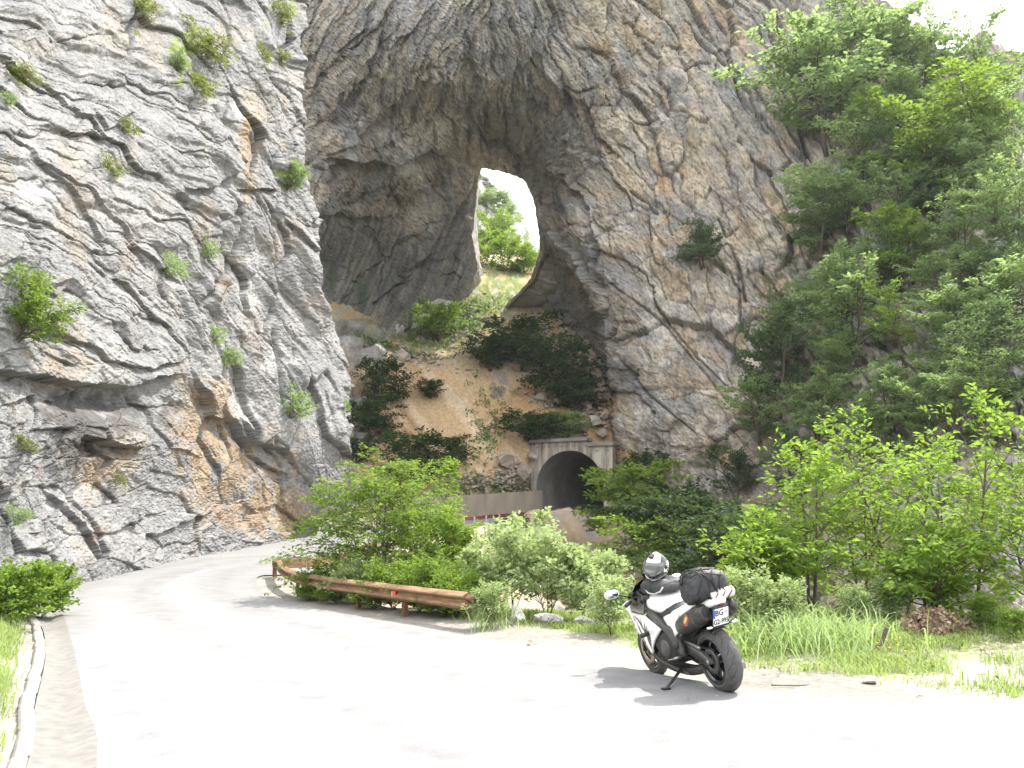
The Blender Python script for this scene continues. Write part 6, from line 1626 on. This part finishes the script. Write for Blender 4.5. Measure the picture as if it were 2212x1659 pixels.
# ---- fairing
FAIR = [(1.56, .835), (1.50, .755), (1.30, .742), (.955, .742), (.880, .697), (.769, .650), (.672, .610), (.745, .562), (.871, .475), (.946, .400), (.985, .318), (1.128, .405), (1.34, .52), (1.395, .590), (1.50, .715)]
def fy(x, z): return .232 - .30 * max(0, x - 1.10) ** 1.6 - .10 * max(0, .60 - z) - .02 * math.cos((z - .6) * 9) + .01 * math.sin(x * 9)
for s in (1, -1):
    f = panel('side_fairing', FAIR, fy, WHITE, bike, .012, s, .045)
    panel('fairing_slot', [(1.24, .690), (1.205, .695), (1.02, .50), (1.00, .41), (1.035, .445), (1.06, .51)], lambda x, z: fy(x, z) + .0035, BLACK, f, .006, s, .05)
    # swept flame-like decals
    for k, (ox, oz, L, bd) in enumerate([(1.27, .655, .20, .030), (1.235, .60, .19, .028), (1.20, .55, .18, .026), (1.165, .50, .16, .024), (1.13, .455, .13, .020), (1.03, .66, .17, .030), (.99, .625, .18, .028), (.965, .58, .17, .026), (.955, .525, .15, .024), (1.10, .705, .10, .020)]):
        t = np.linspace(0, 1, 7); 
        dx, dz = (-.50, -.86) if k < 5 else (.10, -1.0)
        up = [(ox + dx * L * q + .03 * math.sin(q * 3), oz + dz * L * q + bd * .5 * math.sin(math.pi * min(1, q + .12)) * .5) for q in t]
        dn = [(ox + dx * L * q + .03 * math.sin(q * 3) + bd * .62 * math.sin(math.pi * q) , oz + dz * L * q - bd * .35 * math.sin(math.pi * q)) for q in t[::-1][1:-1]]
        try: panel('decal', up + dn, lambda x, z: fy(x, z) + .0022, DECAL, f, .002, s, .06, False)
        except Exception: pass
    # upright part of the number-like mark near the nose
    for pts in ([(1.325, .715), (1.30, .718), (1.235, .683), (1.25, .675)], [(1.35, .70), (1.335, .705), (1.33, .66), (1.345, .655)], [(1.36, .665), (1.315, .672), (1.31, .660), (1.355, .652)]):
        panel('decal', pts, lambda x, z: fy(x, z) + .0026, DECAL, f, .002, s, .06, False)
    tube('crash_bobbin', [(.985, s * .20, .545), (.985, s * .315, .540)], .024, BLACK, bike)
    # black cockpit infill between fairing top and tank
    panel('cockpit_panel', [(1.50, .87), (1.42, .955), (1.28, .985), (1.12, .99), (.98, .95), (.93, .85), (.96, .745), (1.30, .745), (1.50, .765)], lambda x, z: fy(x, min(z, .74)) - .012 - .18 * max(0, z - .80), GLOSSB, bike, .012, s, .05)
mesh_loft('nose_cowl', [(1.40, 0, .80, .185, .10, 3), (1.50, 0, .80, .160, .095, 2.8), (1.60, 0, .785, .105, .065, 2.4), (1.655, 0, .77, .03, .02, 2)], WHITE, bike, 28, 4)
mesh_loft('instruments', [(1.26, 0, .94, .11, .045, 3.5), (1.32, 0, .95, .12, .05, 3.5)], BLACK, bike, 22, 2)
# windscreen: curved smoked sheet
def screen():
    P = []; m, n = 12, 15
    for L in (0, .005):
        for i in range(m):
            q = i / (m - 1); xc = 1.56 - .34 * q; zc = .86 + .29 * q ** .9; hw = (.145 + .03 * math.sin(math.pi * q)) * (1 - .45 * max(0, q - .72) / .28)
            for k in range(n):
                a = (k / (n - 1) - .5) * 2; P.append((xc - .16 * abs(a) ** 2.2 - L, a * hw, zc - .03 * abs(a) ** 2 - L))
    F = []
    for L in (0, 1):
        for i in range(m - 1):
            for k in range(n - 1): b = L * m * n; F.append((b + i * n + k, b + i * n + k + 1, b + (i + 1) * n + k + 1, b + (i + 1) * n + k))
    for i in range(m - 1):
        for k in (0, n - 1): F.append((i * n + k, (i + 1) * n + k, m * n + (i + 1) * n + k, m * n + i * n + k))
    for i in (0, m - 1):
        for k in range(n - 1): F.append((i * n + k, i * n + k + 1, m * n + i * n + k + 1, m * n + i * n + k))
    return link('windscreen', np_mesh('windscreen', np.array(P), np.array(F)), SMOKE, bike, True)
screen()
for s in (1, -1):
    hb = tube('handlebar', [(1.24, s * .14, .905), (1.19, s * .25, .885), (1.13, s * .335, .865)], .016, BLACK, bike)
    tube('grip', [(1.175, s * .265, .880), (1.125, s * .345, .863)], .020, BLACK, hb)
    tube('lever', [(1.235, s * .20, .895), (1.245, s * .27, .885), (1.20, s * .345, .865)], .007, CHROME, hb)
    box_part('switch_block', (1.18, s * .225 - .025, .865), (1.225, s * .225 + .025, .905), ALLOY if s > 0 else BLACK, hb, .006)
    mesh_loft('reservoir', [(.93, 1.235, s * .185, .022, .022, 3), (.975, 1.235, s * .185, .022, .022, 3)], BLACK, hb, 16, 1, 'z')
    tube('mirror_stalk', [(1.44, s * .14, .90), (1.36, s * .27, .955), (1.30, s * .36, .985)], .009, BLACK, bike)
    Mm = Matrix.Translation((1.28, s * .415, 1.000)) @ Matrix.Rotation(s * math.radians(-14), 4, 'Z') @ Matrix.Rotation(math.radians(8), 4, 'Y')
    mr = mesh_loft('mirror', [(.045, 0, 0, .03, .02, 2.2), (.03, 0, 0, .070, .040, 2.5), (.0, 0, 0, .082, .048, 2.8), (-.012, 0, 0, .080, .046, 2.8)], WHITE, bike, 28, 3, 'x', None, Mm)
    mesh_loft('mirror_glass', [(-.0125, 0, 0, .074, .041, 2.8), (-.0150, 0, 0, .074, .041, 2.8)], CHROME, mr, 28, 1, 'x', None, Mm)
# ---- rear: plate, light, indicators
Mp = Matrix.Translation((-.265, .028, .745)) @ Matrix.Rotation(math.radians(-22), 4, 'Y') @ Matrix.Scale(.88, 4)
plate = box_part('number_plate', (-.004, -.096, -.096), (.004, .096, .096), PLATEM, bike, .003, Mp)
box_part('plate_holder', (.005, -.108, -.125), (.013, .108, .105), BLACK, bike, .003, Mp)
box_part('plate_blue_band', (-.0052, .076, -.002), (-.0042, .098, .097), BLUEM, plate, .0004, Mp)
box_part('plate_rule', (-.0052, -.097, -.005), (-.0043, .097, -.002), INK, plate, .0003, Mp)
def text_on(body, size, y, z, sx=1.0):
    cu = bpy.data.curves.new('lettering', 'FONT'); cu.body = body; cu.size = size; cu.extrude = .0006; cu.offset = .0022; cu.align_x = 'CENTER'; cu.align_y = 'CENTER'; cu.resolution_u = 3
    tmp = bpy.data.objects.new('lettering', cu); COL.objects.link(tmp)
    dg = bpy.context.evaluated_depsgraph_get(); me = bpy.data.meshes.new_from_object(tmp.evaluated_get(dg)); bpy.data.objects.remove(tmp)
    B = Mp @ Matrix.Translation((-.0052, y, z)) @ Matrix(((0, 0, -1, 0), (-1, 0, 0, 0), (0, 1, 0, 0), (0, 0, 0, 1))) @ Matrix.Diagonal((sx, 1, 1, 1))
    me.transform(B); return link('lettering', me, INK, plate)
text_on('BG', .092, .022, .048, .9); text_on('-', .07, -.062, .055, 1.1); text_on('G2-995', .080, .0, -.054, .78)
mesh_loft('tail_light', [(-.20, -.0, .850, .06, .014, 3), (-.272, 0, .852, .045, .012, 3)], simple_mat('red_lens', (0.10, 0.008, 0.008), 0.2), bike, 22, 2)
for s in (1, -1):
    tube('indicator_stem', [(-.18, s * .03, .655), (-.20, s * .11, .66)], .007, BLACK, bike)
    mesh_loft('indicator', [(s * .10, -.20, .66, .012, .012, 2), (s * .125, -.205, .66, .022, .018, 2.2), (s * .17, -.205, .66, .016, .013, 2)], CHROME, bike, 16, 3, 'y')
box_part('plate_lamp', (-.225, -.02, .66), (-.195, .02, .68), CHROME, bike, .004)

# ---- things the bike carries
def carried(name, base, label, cat, rot=None):
    o = empty(name); o.matrix_world = BM @ Matrix.Translation(base) @ (rot or Matrix.Identity(4)); tag(o, label, cat); return o
def wrinkle(amp, sc_, seed):
    def f(P):
        n = fbm(P[:, 0] / sc_ + P[:, 2] * 3, P[:, 1] / sc_ + P[:, 2] / sc_, 4, seed); r = ridged(P[:, 0] / sc_ * .8 + 5, P[:, 1] / sc_ + P[:, 2] / sc_ * .7, 3, seed + 3)
        c = P.mean(0); d = P - c; d /= np.linalg.norm(d, axis=1, keepdims=True) + 1e-9
        return P + d * (amp * (n + .7 * r))[:, None]
    return f
tb = carried('tank_bag', (.80, 0, .955), 'black nylon tank bag strapped on the fuel tank under the helmet', 'bag', Matrix.Rotation(math.radians(2), 4, 'Y'))
mesh_loft('body', [(-.24, .02, .035, .08, .035, 2.6), (-.19, .02, .060, .15, .062, 3), (0, .02, .072, .18, .082, 3.2), (.18, .02, .070, .165, .075, 3), (.27, .02, .045, .10, .04, 2.6)], NYLON, tb, 30, 7, 'x', wrinkle(.008, .10, 41))
tube('handle', [(-.23, .13, .07), (-.215, .165, .03), (-.12, .195, .01), (-.02, .208, .025), (.04, .200, .055)], .009, simple_mat('grey_webbing', (0.42, 0.41, 0.40), 0.7), tb)
tube('zip', [(-.20, .05, .122), (-.05, .12, .150), (.14, .12, .142)], .004, ALLOY, tb, None, 6)
panel('side_flap', [(.16, .00), (.02, .01), (.03, -.07), (.08, -.105), (.14, -.07)], lambda x, z: .188 - .3 * max(0, -z) + .02, NYLON, tb, .014, 1, .05)
tube('buckle', [(-.05, .196, .10), (-.04, .203, .06), (-.08, .203, .055)], .007, BLACK, tb)

lb = carried('luggage_bag', (-.04, 0.0, .925), 'black roll bag under an elastic net on the pillion seat', 'bag')
def bagf(P):
    P = wrinkle(.017, .10, 51)(P); return P
mesh_loft('body', [(-.205, -.02, .10, .05, .05, 2.2), (-.188, -.02, .112, .11, .085, 2.6), (-.115, -.01, .120, .165, .125, 2.4), (0, 0, .12, .18, .150, 2.4), (.115, .01, .105, .175, .150, 2.4), (.188, .01, .085, .13, .120, 2.6), (.21, .01, .075, .06, .06, 2.2)], NYLON, lb, 40, 8, 'y', bagf)
# net cords follow the bag
def bagsurf(y, a):
    q = np.interp(y, [-.205, -.188, -.115, 0, .115, .188, .21], [.06, .11, .166, .182, .177, .13, .06]); h = np.interp(y, [-.205, -.188, -.115, 0, .115, .188, .21], [.05, .085, .127, .147, .150, .12, .06])
    return np.array([q * 1.13 * float(sp(np.cos(a), .70)) - .0, y, .110 + h * 1.12 * float(sp(np.sin(a), .70))])
rg = np.random.default_rng(77)
for k in range(7):
    y0 = -.165 + .055 * k; pts = [bagsurf(y0 + .05 * math.sin(2 * a + k) * 1.2, a) for a in np.linspace(-1.9, 4.2, 28)]
    tube('cord', pts, .0065, CORDM, lb, None, 5)
for k in range(4):
    pts = [bagsurf(y, .25 + k * .75 + .25 * math.sin(9 * y + k)) for y in np.linspace(-.19, .19, 22)]; tube('cord', pts, .0065, CORDM, lb, None, 5)
sm = carried('sleeping_mat', (-.185, -.02, .905), 'pale rolled sleeping mat under the black roll bag at the tail', 'mat')
mesh_loft('roll', [(-.185, 0, .03, .02, .02, 2), (-.18, 0, .03, .062, .050, 2.2), (-.08, 0, .03, .066, .052, 2.3), (.065, 0, .03, .058, .046, 2.2), (.07, 0, .03, .02, .02, 2)], MATM, sm, 26, 5, 'y', wrinkle(.006, .08, 61))
for y in (-.13, -.05, .03):
    tube('strap', [np.array([.072 * math.cos(a), y + .03 * math.sin(a * 2), .03 + .057 * math.sin(a)]) for a in np.linspace(0, 2 * math.pi, 20)], .0045, CORDM, sm, None, 5)
tube('strap', [(.17, .20, .03), (.10, .17, -.03), (-.02, .10, -.045), (-.08, .0, -.03)], .010, NYLON, sm)

# helmet
HROT = (BM.to_3x3().inverted() @ (Matrix.Rotation(math.radians(232), 3, 'Z') @ Matrix.Rotation(math.radians(12), 3, 'Y') @ Matrix.Rotation(math.radians(-6), 3, 'X'))).to_4x4()
hm = carried('helmet', (.785, .045, 1.232), 'white and black full face helmet resting on the tank bag', 'helmet', HROT)
HS = 1.16
def helmet_pt(az, el, k=1.0):
    ca, ce = math.cos(az), math.cos(el); x = .132 * ca * ce; y = .113 * math.sin(az) * ce; z = .132 * math.sin(el)
    front_ = max(0.0, ca) ** 2.0; low = max(0.0, -math.sin(el))
    x += .040 * front_ * low ** .8 * 1.4; z -= .012 * low * front_
    x -= .012 * max(0, -ca) * low; y *= 1 - .10 * low
    return np.array([x * k, y * k, z * k]) * HS
def shell():
    na, ne = 72, 40; els = np.linspace(-math.radians(66), math.pi / 2, ne); azs = np.linspace(-math.pi, math.pi, na, endpoint=False)
    P = [helmet_pt(a, e) for e in els for a in azs]; F, mi = [], []
    for i in range(ne - 1):
        for k in range(na):
            a = math.degrees(azs[k] + math.pi / na); e = math.degrees((els[i] + els[i + 1]) / 2)
            if abs(a) < 66 - 10 * abs(e - 6) / 18 and -13 < e < 26: continue
            F.append((i * na + k, i * na + (k + 1) % na, (i + 1) * na + (k + 1) % na, (i + 1) * na + k))
            ph = a + 0.9 * max(0, e - 20)
            if e > 26: m = 0 if (-38 < a - 10 < 40 + .6 * (e - 26)) or e > 78 else 1
            elif e < -13: m = 1 if abs(e + 22 + 6 * math.sin(a * .07)) < 5 else (0 if (abs(e + 34 + 8 * math.sin(a * .05)) < 2.2) else 2)
            else: m = 0 if (-1.3 * (abs(a) - 70) < e + 13 < -1.3 * (abs(a) - 84)) or (abs(abs(a) - 90 - .6 * e) < 7) else (1 if abs(a) < 105 else 0)
            mi.append(m)
    me = np_mesh('shell', np.array(P), np.array(F))
    for m_ in (simple_mat('helmet_white', (0.80, 0.80, 0.80), .15, coat=.6, var=.02), GLOSSB, simple_mat('helmet_grey', (0.13, 0.125, 0.12), .3, var=.25, scale=16)): me.materials.append(m_)
    me.polygons.foreach_set('material_index', np.array(mi)); return link('shell', me, None, hm, True)
shell()
def visor():
    V, F = [], []; m, n = 24, 9
    for i in range(m):
        a = math.radians(-68 + 136 * i / (m - 1))
        for k in range(n): V.append(helmet_pt(a, math.radians(-15 + 43 * k / (n - 1)), 1.022))
    for i in range(m - 1):
        for k in range(n - 1): F.append((i * n + k, (i + 1) * n + k, (i + 1) * n + k + 1, i * n + k + 1))
    me = np_mesh('visor', np.array(V), np.array(F)); o = link('visor', me, simple_mat('visor', (0.10, 0.10, 0.105), .05, coat=.8, var=.3, scale=9), hm, True); return o
visor()
for s in (1, -1): lathe('visor_pivot', [(.0, s * .134), (.023, s * .133), (.025, s * .125)], GLOSSB, hm, 20, (.014, 0, .017), False)
box_part('vent', (.03, -.025, .140), (.095, .025, .165), GLOSSB, hm, .006, Matrix.Rotation(math.radians(24), 4, 'Y') @ Matrix.Translation((-.03, 0, .008)))
box_part('chin_vent', (.190, -.035, -.107), (.205, .035, -.086), GLOSSB, hm, .004)
lathe_ = [helmet_pt(a, -math.radians(66), .99) for a in np.linspace(0, 2 * math.pi, 40)]
tube('neck_trim', lathe_, .008, BLACK, hm, None, 6)
# ================================================================== stones, litter, branches
STONE = simple_mat('pale_stone', (0.52, 0.50, 0.47), 0.9, var=0.25, scale=3, bump=0.6)
STONE_T = simple_mat('tan_stone', (0.33, 0.285, 0.23), 0.9, var=0.3, scale=0.8, bump=0.6)
def rock_mesh(seed, sub=4):
    bm = bmesh.new(); bmesh.ops.create_icosphere(bm, subdivisions=sub, radius=0.5)
    P = np.array([v.co for v in bm.verts]); r2 = np.random.default_rng(seed)
    for _ in range(16):                                   # chip flat faces off
        d = r2.normal(0, 1, 3); d /= np.linalg.norm(d); c = r2.uniform(.22, .40); h = P @ d; P = P - np.maximum(0, h - c)[:, None] * d
    P = P + 0.035 * np.stack([fbm(P[:, 0] * 6 + k, P[:, 1] * 6 + P[:, 2] * 5, 4, seed + k) for k in range(3)], -1)
    for v, p in zip(bm.verts, P): v.co = p
    me = bpy.data.meshes.new('boulder'); bm.to_mesh(me); bm.free(); return me
ROCKS = [rock_mesh(s) for s in range(60, 66)]
def stone(name, p, size, k, label, mat, cat='rock', group=None):
    o = link(name, ROCKS[k % 6]); o.location = p; o.scale = size; o.rotation_euler = (R.uniform(-.3, .3), R.uniform(-.3, .3), R.uniform(0, 6))
    if not ROCKS[k % 6].materials: ROCKS[k % 6].materials.append(mat)
    o.material_slots[0].link = 'OBJECT'; o.material_slots[0].material = mat
    return tag(o, label, cat, group)
for k, (u, v, s, lab) in enumerate([(8, 1338, (.62, .40, .34), 'large white stone block on the left verge'), (1115, 1342, (.26, .18, .22), 'upright white stone by the silvery shrub'), (1185, 1345, (.34, .22, .20), 'flat white stone in the grass left of the motorbike'),
                                    (1265, 1346, (.36, .2, .16), 'low pale stone nearest the front wheel'), (1878, 1474, (.20, .12, .09), 'brown loaf shaped stone on the right shoulder'), (1600, 1433, (.14, .10, .08), 'small ochre stone right of the rear wheel'),
                                    (1775, 1327, (.22, .16, .14), 'grey stone at the edge of the rubble patch'), (1150, 1388, (.13, .09, .07), 'tan stone at the road edge left of the motorbike')]):
    x, y = on_road(u * K, v * K); s = tuple(1.5 * a_ for a_ in s); stone('stone', (x, y, float(ground_z(x, y)) + s[2] * .28), s, k, lab, STONE if k not in (4, 5, 7) else STONE_T)
for k, (u, v, d, s, lab) in enumerate([(1095, 992, 1.2, (3.2, 2.4, 2.3), 'grey boulder lying on the tan slide left of the portal'), (1130, 1020, 1, (2.6, 2, 2.4), 'split rock just left of the portal'), (1150, 985, .8, (1.6, 1.4, 1.2), 'ochre rock above the split rock'),
                                       (1270, 880, .8, (2.6, 2, 1.8), 'pale boulder at the top of the rock tumble over the portal'), (1290, 910, .8, (2.4, 1.9, 1.6), 'pale boulder in the middle of the rock tumble'), (1308, 895, .7, (1.6, 1.3, 1.2), 'small boulder against the pale pillar'),
                                       (1262, 915, .7, (1.8, 1.5, 1.2), 'boulder on the left of the rock tumble'), (1300, 935, .7, (2.0, 1.4, 1.3), 'lowest boulder of the rock tumble'), (870, 770, 1.0, (3.4, 2.2, 2.8), 'grey block on the lip of the grassy sill'), (930, 975, .5, (.9, .7, .6), 'small stone on the tan slide'),
                                       (1170, 858, .8, (2.2, 1.6, 1.6), 'pale rock at the top of the ochre scar'), (1205, 868, .6, (1.6, 1.3, 1.0), 'second pale rock at the top of the ochre scar'), (890, 1010, .5, (1.1, .9, .7), 'white stone above the wide thicket')]):
    p = slope_pt(u, v, d); stone('boulder', tuple(p), s, k + 2, lab, STONE_T, 'boulder', 'boulders on the earth slide')
for k, (u, v, d, s, lab) in enumerate([(905, 690, 1.6, (5.5, 3.2, 4.2), 'large pale rock added for the sunlit patch on the left wall of the window'), (955, 662, 1.4, (5.0, 3, 4.6), 'pale rock added for the sunlit patch at the top of the grassy sill'), (862, 712, 1.2, (3.2, 2.2, 2.4), 'pale rock added for the sunlit patch at the lower left end of the grassy sill'), (1000, 630, 1.0, (3.4, 2.4, 4.2), 'pale rock added for the sunlit patch under the left edge of the window')]):
    p = slope_pt(u, v, d); stone('boulder', tuple(p), s, k + 1, lab, STONE, 'boulder', 'boulders on the earth slide')  # pale rocks added to stand in for sunlit rock beside the window
# loose gravel, one object per place
def gravel(name, P, smin, smax, mat, seed, label):
    r2 = np.random.default_rng(seed); n = len(P); base = np.array([(1, 0, 0), (-1, 0, 0), (0, 1, 0), (0, -1, 0), (0, 0, 1), (0, 0, -.6)], float)
    tri = np.array([(0, 2, 4), (2, 1, 4), (1, 3, 4), (3, 0, 4), (2, 0, 5), (1, 2, 5), (3, 1, 5), (0, 3, 5)])
    s = (smin + (smax - smin) * r2.random(n) ** 3)[:, None, None]; a = r2.uniform(0, 6.28, n); ca, sa = np.cos(a), np.sin(a)
    q = base[None] * r2.uniform(.55, 1.3, (n, 6, 1)) * s * np.array([1, .8, .6]); x = q[..., 0] * ca[:, None] - q[..., 1] * sa[:, None]; y = q[..., 0] * sa[:, None] + q[..., 1] * ca[:, None]
    V = np.stack([x, y, q[..., 2]], -1) + P[:, None]; me = np_mesh(name, V.reshape(-1, 3), (tri[None] + (np.arange(n) * 6)[:, None, None]).reshape(-1, 3)); me.materials.append(mat)
    return tag(link(name, me), label, None, None, 'stuff')
GRAV = simple_mat('gravel_grey', (0.36, 0.345, 0.32), 0.95, var=0.45, scale=9)
G1 = scatter(26000, -2, 11, 3.5, 15, lambda X, Y: smooth(-.1, .25, edge_dist(X, Y, RE, 6)) * smooth(2.2, .4, edge_dist(X, Y, RE, 6)) * smooth(-.3, .3, fbm(X / .6, Y / .6, 3, 941)))
gravel('gravel', G1, .006, .030, GRAV, 951, 'grey gravel along the right road edge')
G2 = scatter(16000, 3, 10, 8.5, 13, lambda X, Y: np.clip(blob(X * K, Y * K, 6.0, 10.2, 1.1, .8) + .5 * blob(X * K, Y * K, 8.4, 9.8, 1, .6), 0, 1))
gravel('gravel', G2, .012, .055, STONE_T, 952, 'pale rubble patch under the right-hand trees')
G3 = scatter(6000, -11, -3, 3.5, 16, lambda X, Y: smooth(.3, .6, -edge_dist(X, Y, LE, 6)) * smooth(2.0, .6, -edge_dist(X, Y, LE, 6)))
gravel('gravel', G3, .006, .030, GRAV, 953, 'gravel along the left kerb')
G4 = scatter(9000, -14, -4, 15, 50, lambda X, Y: smooth(.25, .5, -edge_dist(X, Y, LE, 6)) * smooth(1.6, .5, -edge_dist(X, Y, LE, 6)))
gravel('gravel', G4, .02, .10, STONE_T, 954, 'fallen stones along the foot of the cliff')
# heap of dry leaves and earth under the tall roadside trees
hp = feet(2020, 11.6)
def heap():
    n = 40; th = np.linspace(0, 2 * math.pi, n, endpoint=False); rr = np.linspace(0, 1, 14); P = []
    for r_ in rr:
        for t in th: P.append((hp.x + .62 * r_ * math.cos(t), hp.y + .42 * r_ * math.sin(t), hp.z - .05 + .30 * (1 - r_ ** 1.5)))
    P = np.array(P); P += .12 * np.stack([fbm(P[:, 0] * 6 + k, P[:, 1] * 6 + P[:, 2] * 5, 4, 960 + k) for k in range(3)], -1)
    F = [(i * n + k, i * n + (k + 1) % n, (i + 1) * n + (k + 1) % n, (i + 1) * n + k) for i in range(13) for k in range(n)]
    me = np_mesh('leaf_heap', P, np.array(F)); r2 = np.random.default_rng(5); m = 1500; t = r2.uniform(0, 6.28, m); r_ = np.sqrt(r2.random(m))
    Q = np.stack([hp.x + .62 * r_ * np.cos(t), hp.y + .42 * r_ * np.sin(t), hp.z - .03 + .33 * (1 - r_ ** 1.5)], -1) + r2.normal(0, .03, (m, 3))
    v, f, tt = leaf_cards(Q, r2.normal(0, 1, (m, 3)), r2.normal(0, 1, (m, 3)), r2.uniform(.05, .09, m), r2.uniform(.03, .05, m), r2)
    root = tag(empty('leaf_heap', tuple(hp)), 'brown heap of dry leaves and earth under the tallest roadside tree', 'heap')
    o = link('earth', me, simple_mat('heap_earth', (0.15, 0.105, 0.07), .95, var=.4, scale=9, bump=.5), root, True); o.matrix_parent_inverse = root.matrix_world.inverted(); o.location = (-hp.x, -hp.y, -hp.z); o.matrix_parent_inverse = Matrix.Identity(4)
    m2 = np_mesh('dry_leaves', v, f); m2.materials.append(leaf_mat('dead_leaf', (.20, .13, .075), (.46, .36, .25), (.2, .12, .05), .2)); set_flt(m2, 'tint', tt)
    o2 = link('dry_leaves', m2, None, root); o2.location = (-hp.x, -hp.y, -hp.z)
heap()
def branch(name, pts, r0, r1, label):
    v, f = tube_np(catmull(pts, 5), r0, r1, 7); me = np_mesh(name, v, f); return tag(link(name, me, BARK, None, True), label, 'branch')
b0 = feet(1890, 10.3); branch('branch', [(b0.x, b0.y, b0.z - .02), (b0.x + .03, b0.y, b0.z + .10), (b0.x + .11, b0.y + .02, b0.z + .17), (b0.x + .17, b0.y, b0.z + .34)], .020, .026, 'broken branch stub standing in the rubble patch')
x, y = on_road(1720 * K, 1476 * K); z = float(ground_z(x, y)); branch('branch', [(x - .25, y + .02, z + .012), (x, y, z + .015), (x + .28, y + .06, z + .012)], .007, .004, 'thin twig lying on the gravel right of the rear wheel')
x, y = on_road(2080 * K, 1330 * K); z = float(ground_z(x, y)); branch('branch', [(x - .1, y, z), (x + .3, y + .1, z + .35), (x + .7, y + .1, z + .5), (x + 1.2, y, z + .75)], .03, .012, 'bare leaning branch beside the leaf heap')
branch('branch', [(x - .75, y + .1, z - .05), (x - .72, y + .1, z + .3), (x - .9, y + .1, z + .55), (x - .86, y + .1, z + .9)], .022, .010, 'bare upright branch left of the leaf heap')
# yellow flowers in the verge
def flowers(P, seed, mat, label):
    r2 = np.random.default_rng(seed); n = len(P); m = 5; Q = np.repeat(P + np.array([0, 0, 1.0]) * r2.uniform(.12, .35, (n, 1)), m, 0)
    a = np.tile(np.arange(m) * 2 * math.pi / m, n); d = np.stack([np.cos(a), np.sin(a), .25 + 0 * a], -1); v, f, t = leaf_cards(Q, d, np.tile([0, 0, 1.0], (n * m, 1)), np.full(n * m, .024), np.full(n * m, .018), r2, 0, 0)
    me = np_mesh('flowers', v, f); me.materials.append(mat); set_flt(me, 'tint', t); return tag(link('flowers', me), label, None, None, 'stuff')
flowers(scatter(900, -1, 10, 8.5, 13, lambda X, Y: right_keep(X, Y) * smooth(.1, .4, fbm(X / .8, Y / .8, 2, 971)))[:160], 972, leaf_mat('yellow_petal', (.6, .42, .02), (.8, .62, .04), (.6, .5, .05), .3), 'yellow wild flowers in the right verge')
# white blossom on the dark bush by the boulders
pb = slope_pt(1215, 790, 2.2); r2 = np.random.default_rng(980); nb_ = 90
Q = np.array(pb) + r2.normal(0, 1, (nb_, 3)) * np.array([2.3, .8, 2.3]); v, f, t = leaf_cards(Q, r2.normal(0, 1, (nb_, 3)), r2.normal(0, 1, (nb_, 3)), np.full(nb_, .30), np.full(nb_, .28), r2)

bush_b = [o for o in bpy.data.objects if o.get('label', '').startswith('dark bush sprinkled')][0]
me = np_mesh('blossom', v - np.array(bush_b.location), f); me.materials.append(leaf_mat('white_petal', (.62, .62, .58), (.8, .8, .76), (.5, .5, .45), .25)); set_flt(me, 'tint', t)
link('blossom', me, None, bush_b)
# rubble and weeds sprinkled over the earth slide
def slope_scatter(n, polys, seed):
    r3 = np.random.default_rng(seed); out = []
    for (cx, cy, rx, ry, rot), m in polys:
        a = math.radians(rot); x, y = r3.normal(0, .5, m) * rx, r3.normal(0, .5, m) * ry
        out.append(np.stack([(cx + x * math.cos(a) - y * math.sin(a)) * K, (cy + x * math.sin(a) + y * math.cos(a)) * K], -1))
    q = np.concatenate(out); q = q[(q[:, 1] < 497) & (q[:, 0] < 622) & ~((q[:, 0] > 530) & (q[:, 1] > 440))]; Y = depth_field(SCR, q[:, 0], q[:, 1]) - .35; rx, rz = ray(q[:, 0], q[:, 1]); return np.stack([rx * Y, Y, CAMZ + rz * Y], -1)
gravel('rubble', slope_scatter(0, [((1110, 1030, 60, 40, 20), 260), ((1280, 900, 45, 55, 0), 260), ((1040, 1040, 120, 25, 5), 300), ((900, 770, 90, 20, 12), 200), ((1180, 865, 60, 14, 10), 120), ((980, 700, 120, 50, -25), 420)], 990), .10, .55, STONE_T, 991, 'broken rubble scattered over the earth slide')
r4 = np.random.default_rng(992); wp = slope_scatter(0, [((1050, 930, 60, 80, 30), 60), ((1090, 1060, 70, 30, 10), 40), ((1010, 1060, 60, 25, 0), 24), ((1060, 850, 60, 60, 0), 20), ((850, 745, 90, 16, 12), 60), ((1000, 690, 110, 40, -25), 160)], 993)
Q = np.repeat(wp, 16, 0) + r4.normal(0, .28, (len(wp) * 16, 3)); v, f, t = leaf_cards(Q, r4.normal(0, 1, Q.shape), r4.normal(0, .6, Q.shape) + np.array([0, 0, 1.0]), np.full(len(Q), .34), np.full(len(Q), .2), r4)
me = np_mesh('weeds', v, f); me.materials.append(LEAF_FOREST); set_flt(me, 'tint', t); tag(link('weeds', me), 'small weeds dotted over the earth slide', None, None, 'stuff')
# ================================================================== thin summer haze filling the gorge
def build_haze():
    bm = bmesh.new(); add_box(bm, (-75, -25, -17), (140, 320, 150))
    me = bpy.data.meshes.new('haze'); bm.to_mesh(me); bm.free()
    m = bpy.data.materials.new('haze'); m.use_nodes = True; nt = m.node_tree; nt.nodes.clear()
    out = nt.nodes.new('ShaderNodeOutputMaterial'); pv = nt.nodes.new('ShaderNodeVolumePrincipled')
    pv.inputs['Color'].default_value = (0.92, 0.95, 1.0, 1); pv.inputs['Density'].default_value = 0.00014; pv.inputs['Anisotropy'].default_value = 0.3
    nt.links.new(pv.outputs[0], out.inputs['Volume'])
    return tag(link('haze', me, m), 'thin haze in the gorge', None, None, 'stuff')
build_haze()
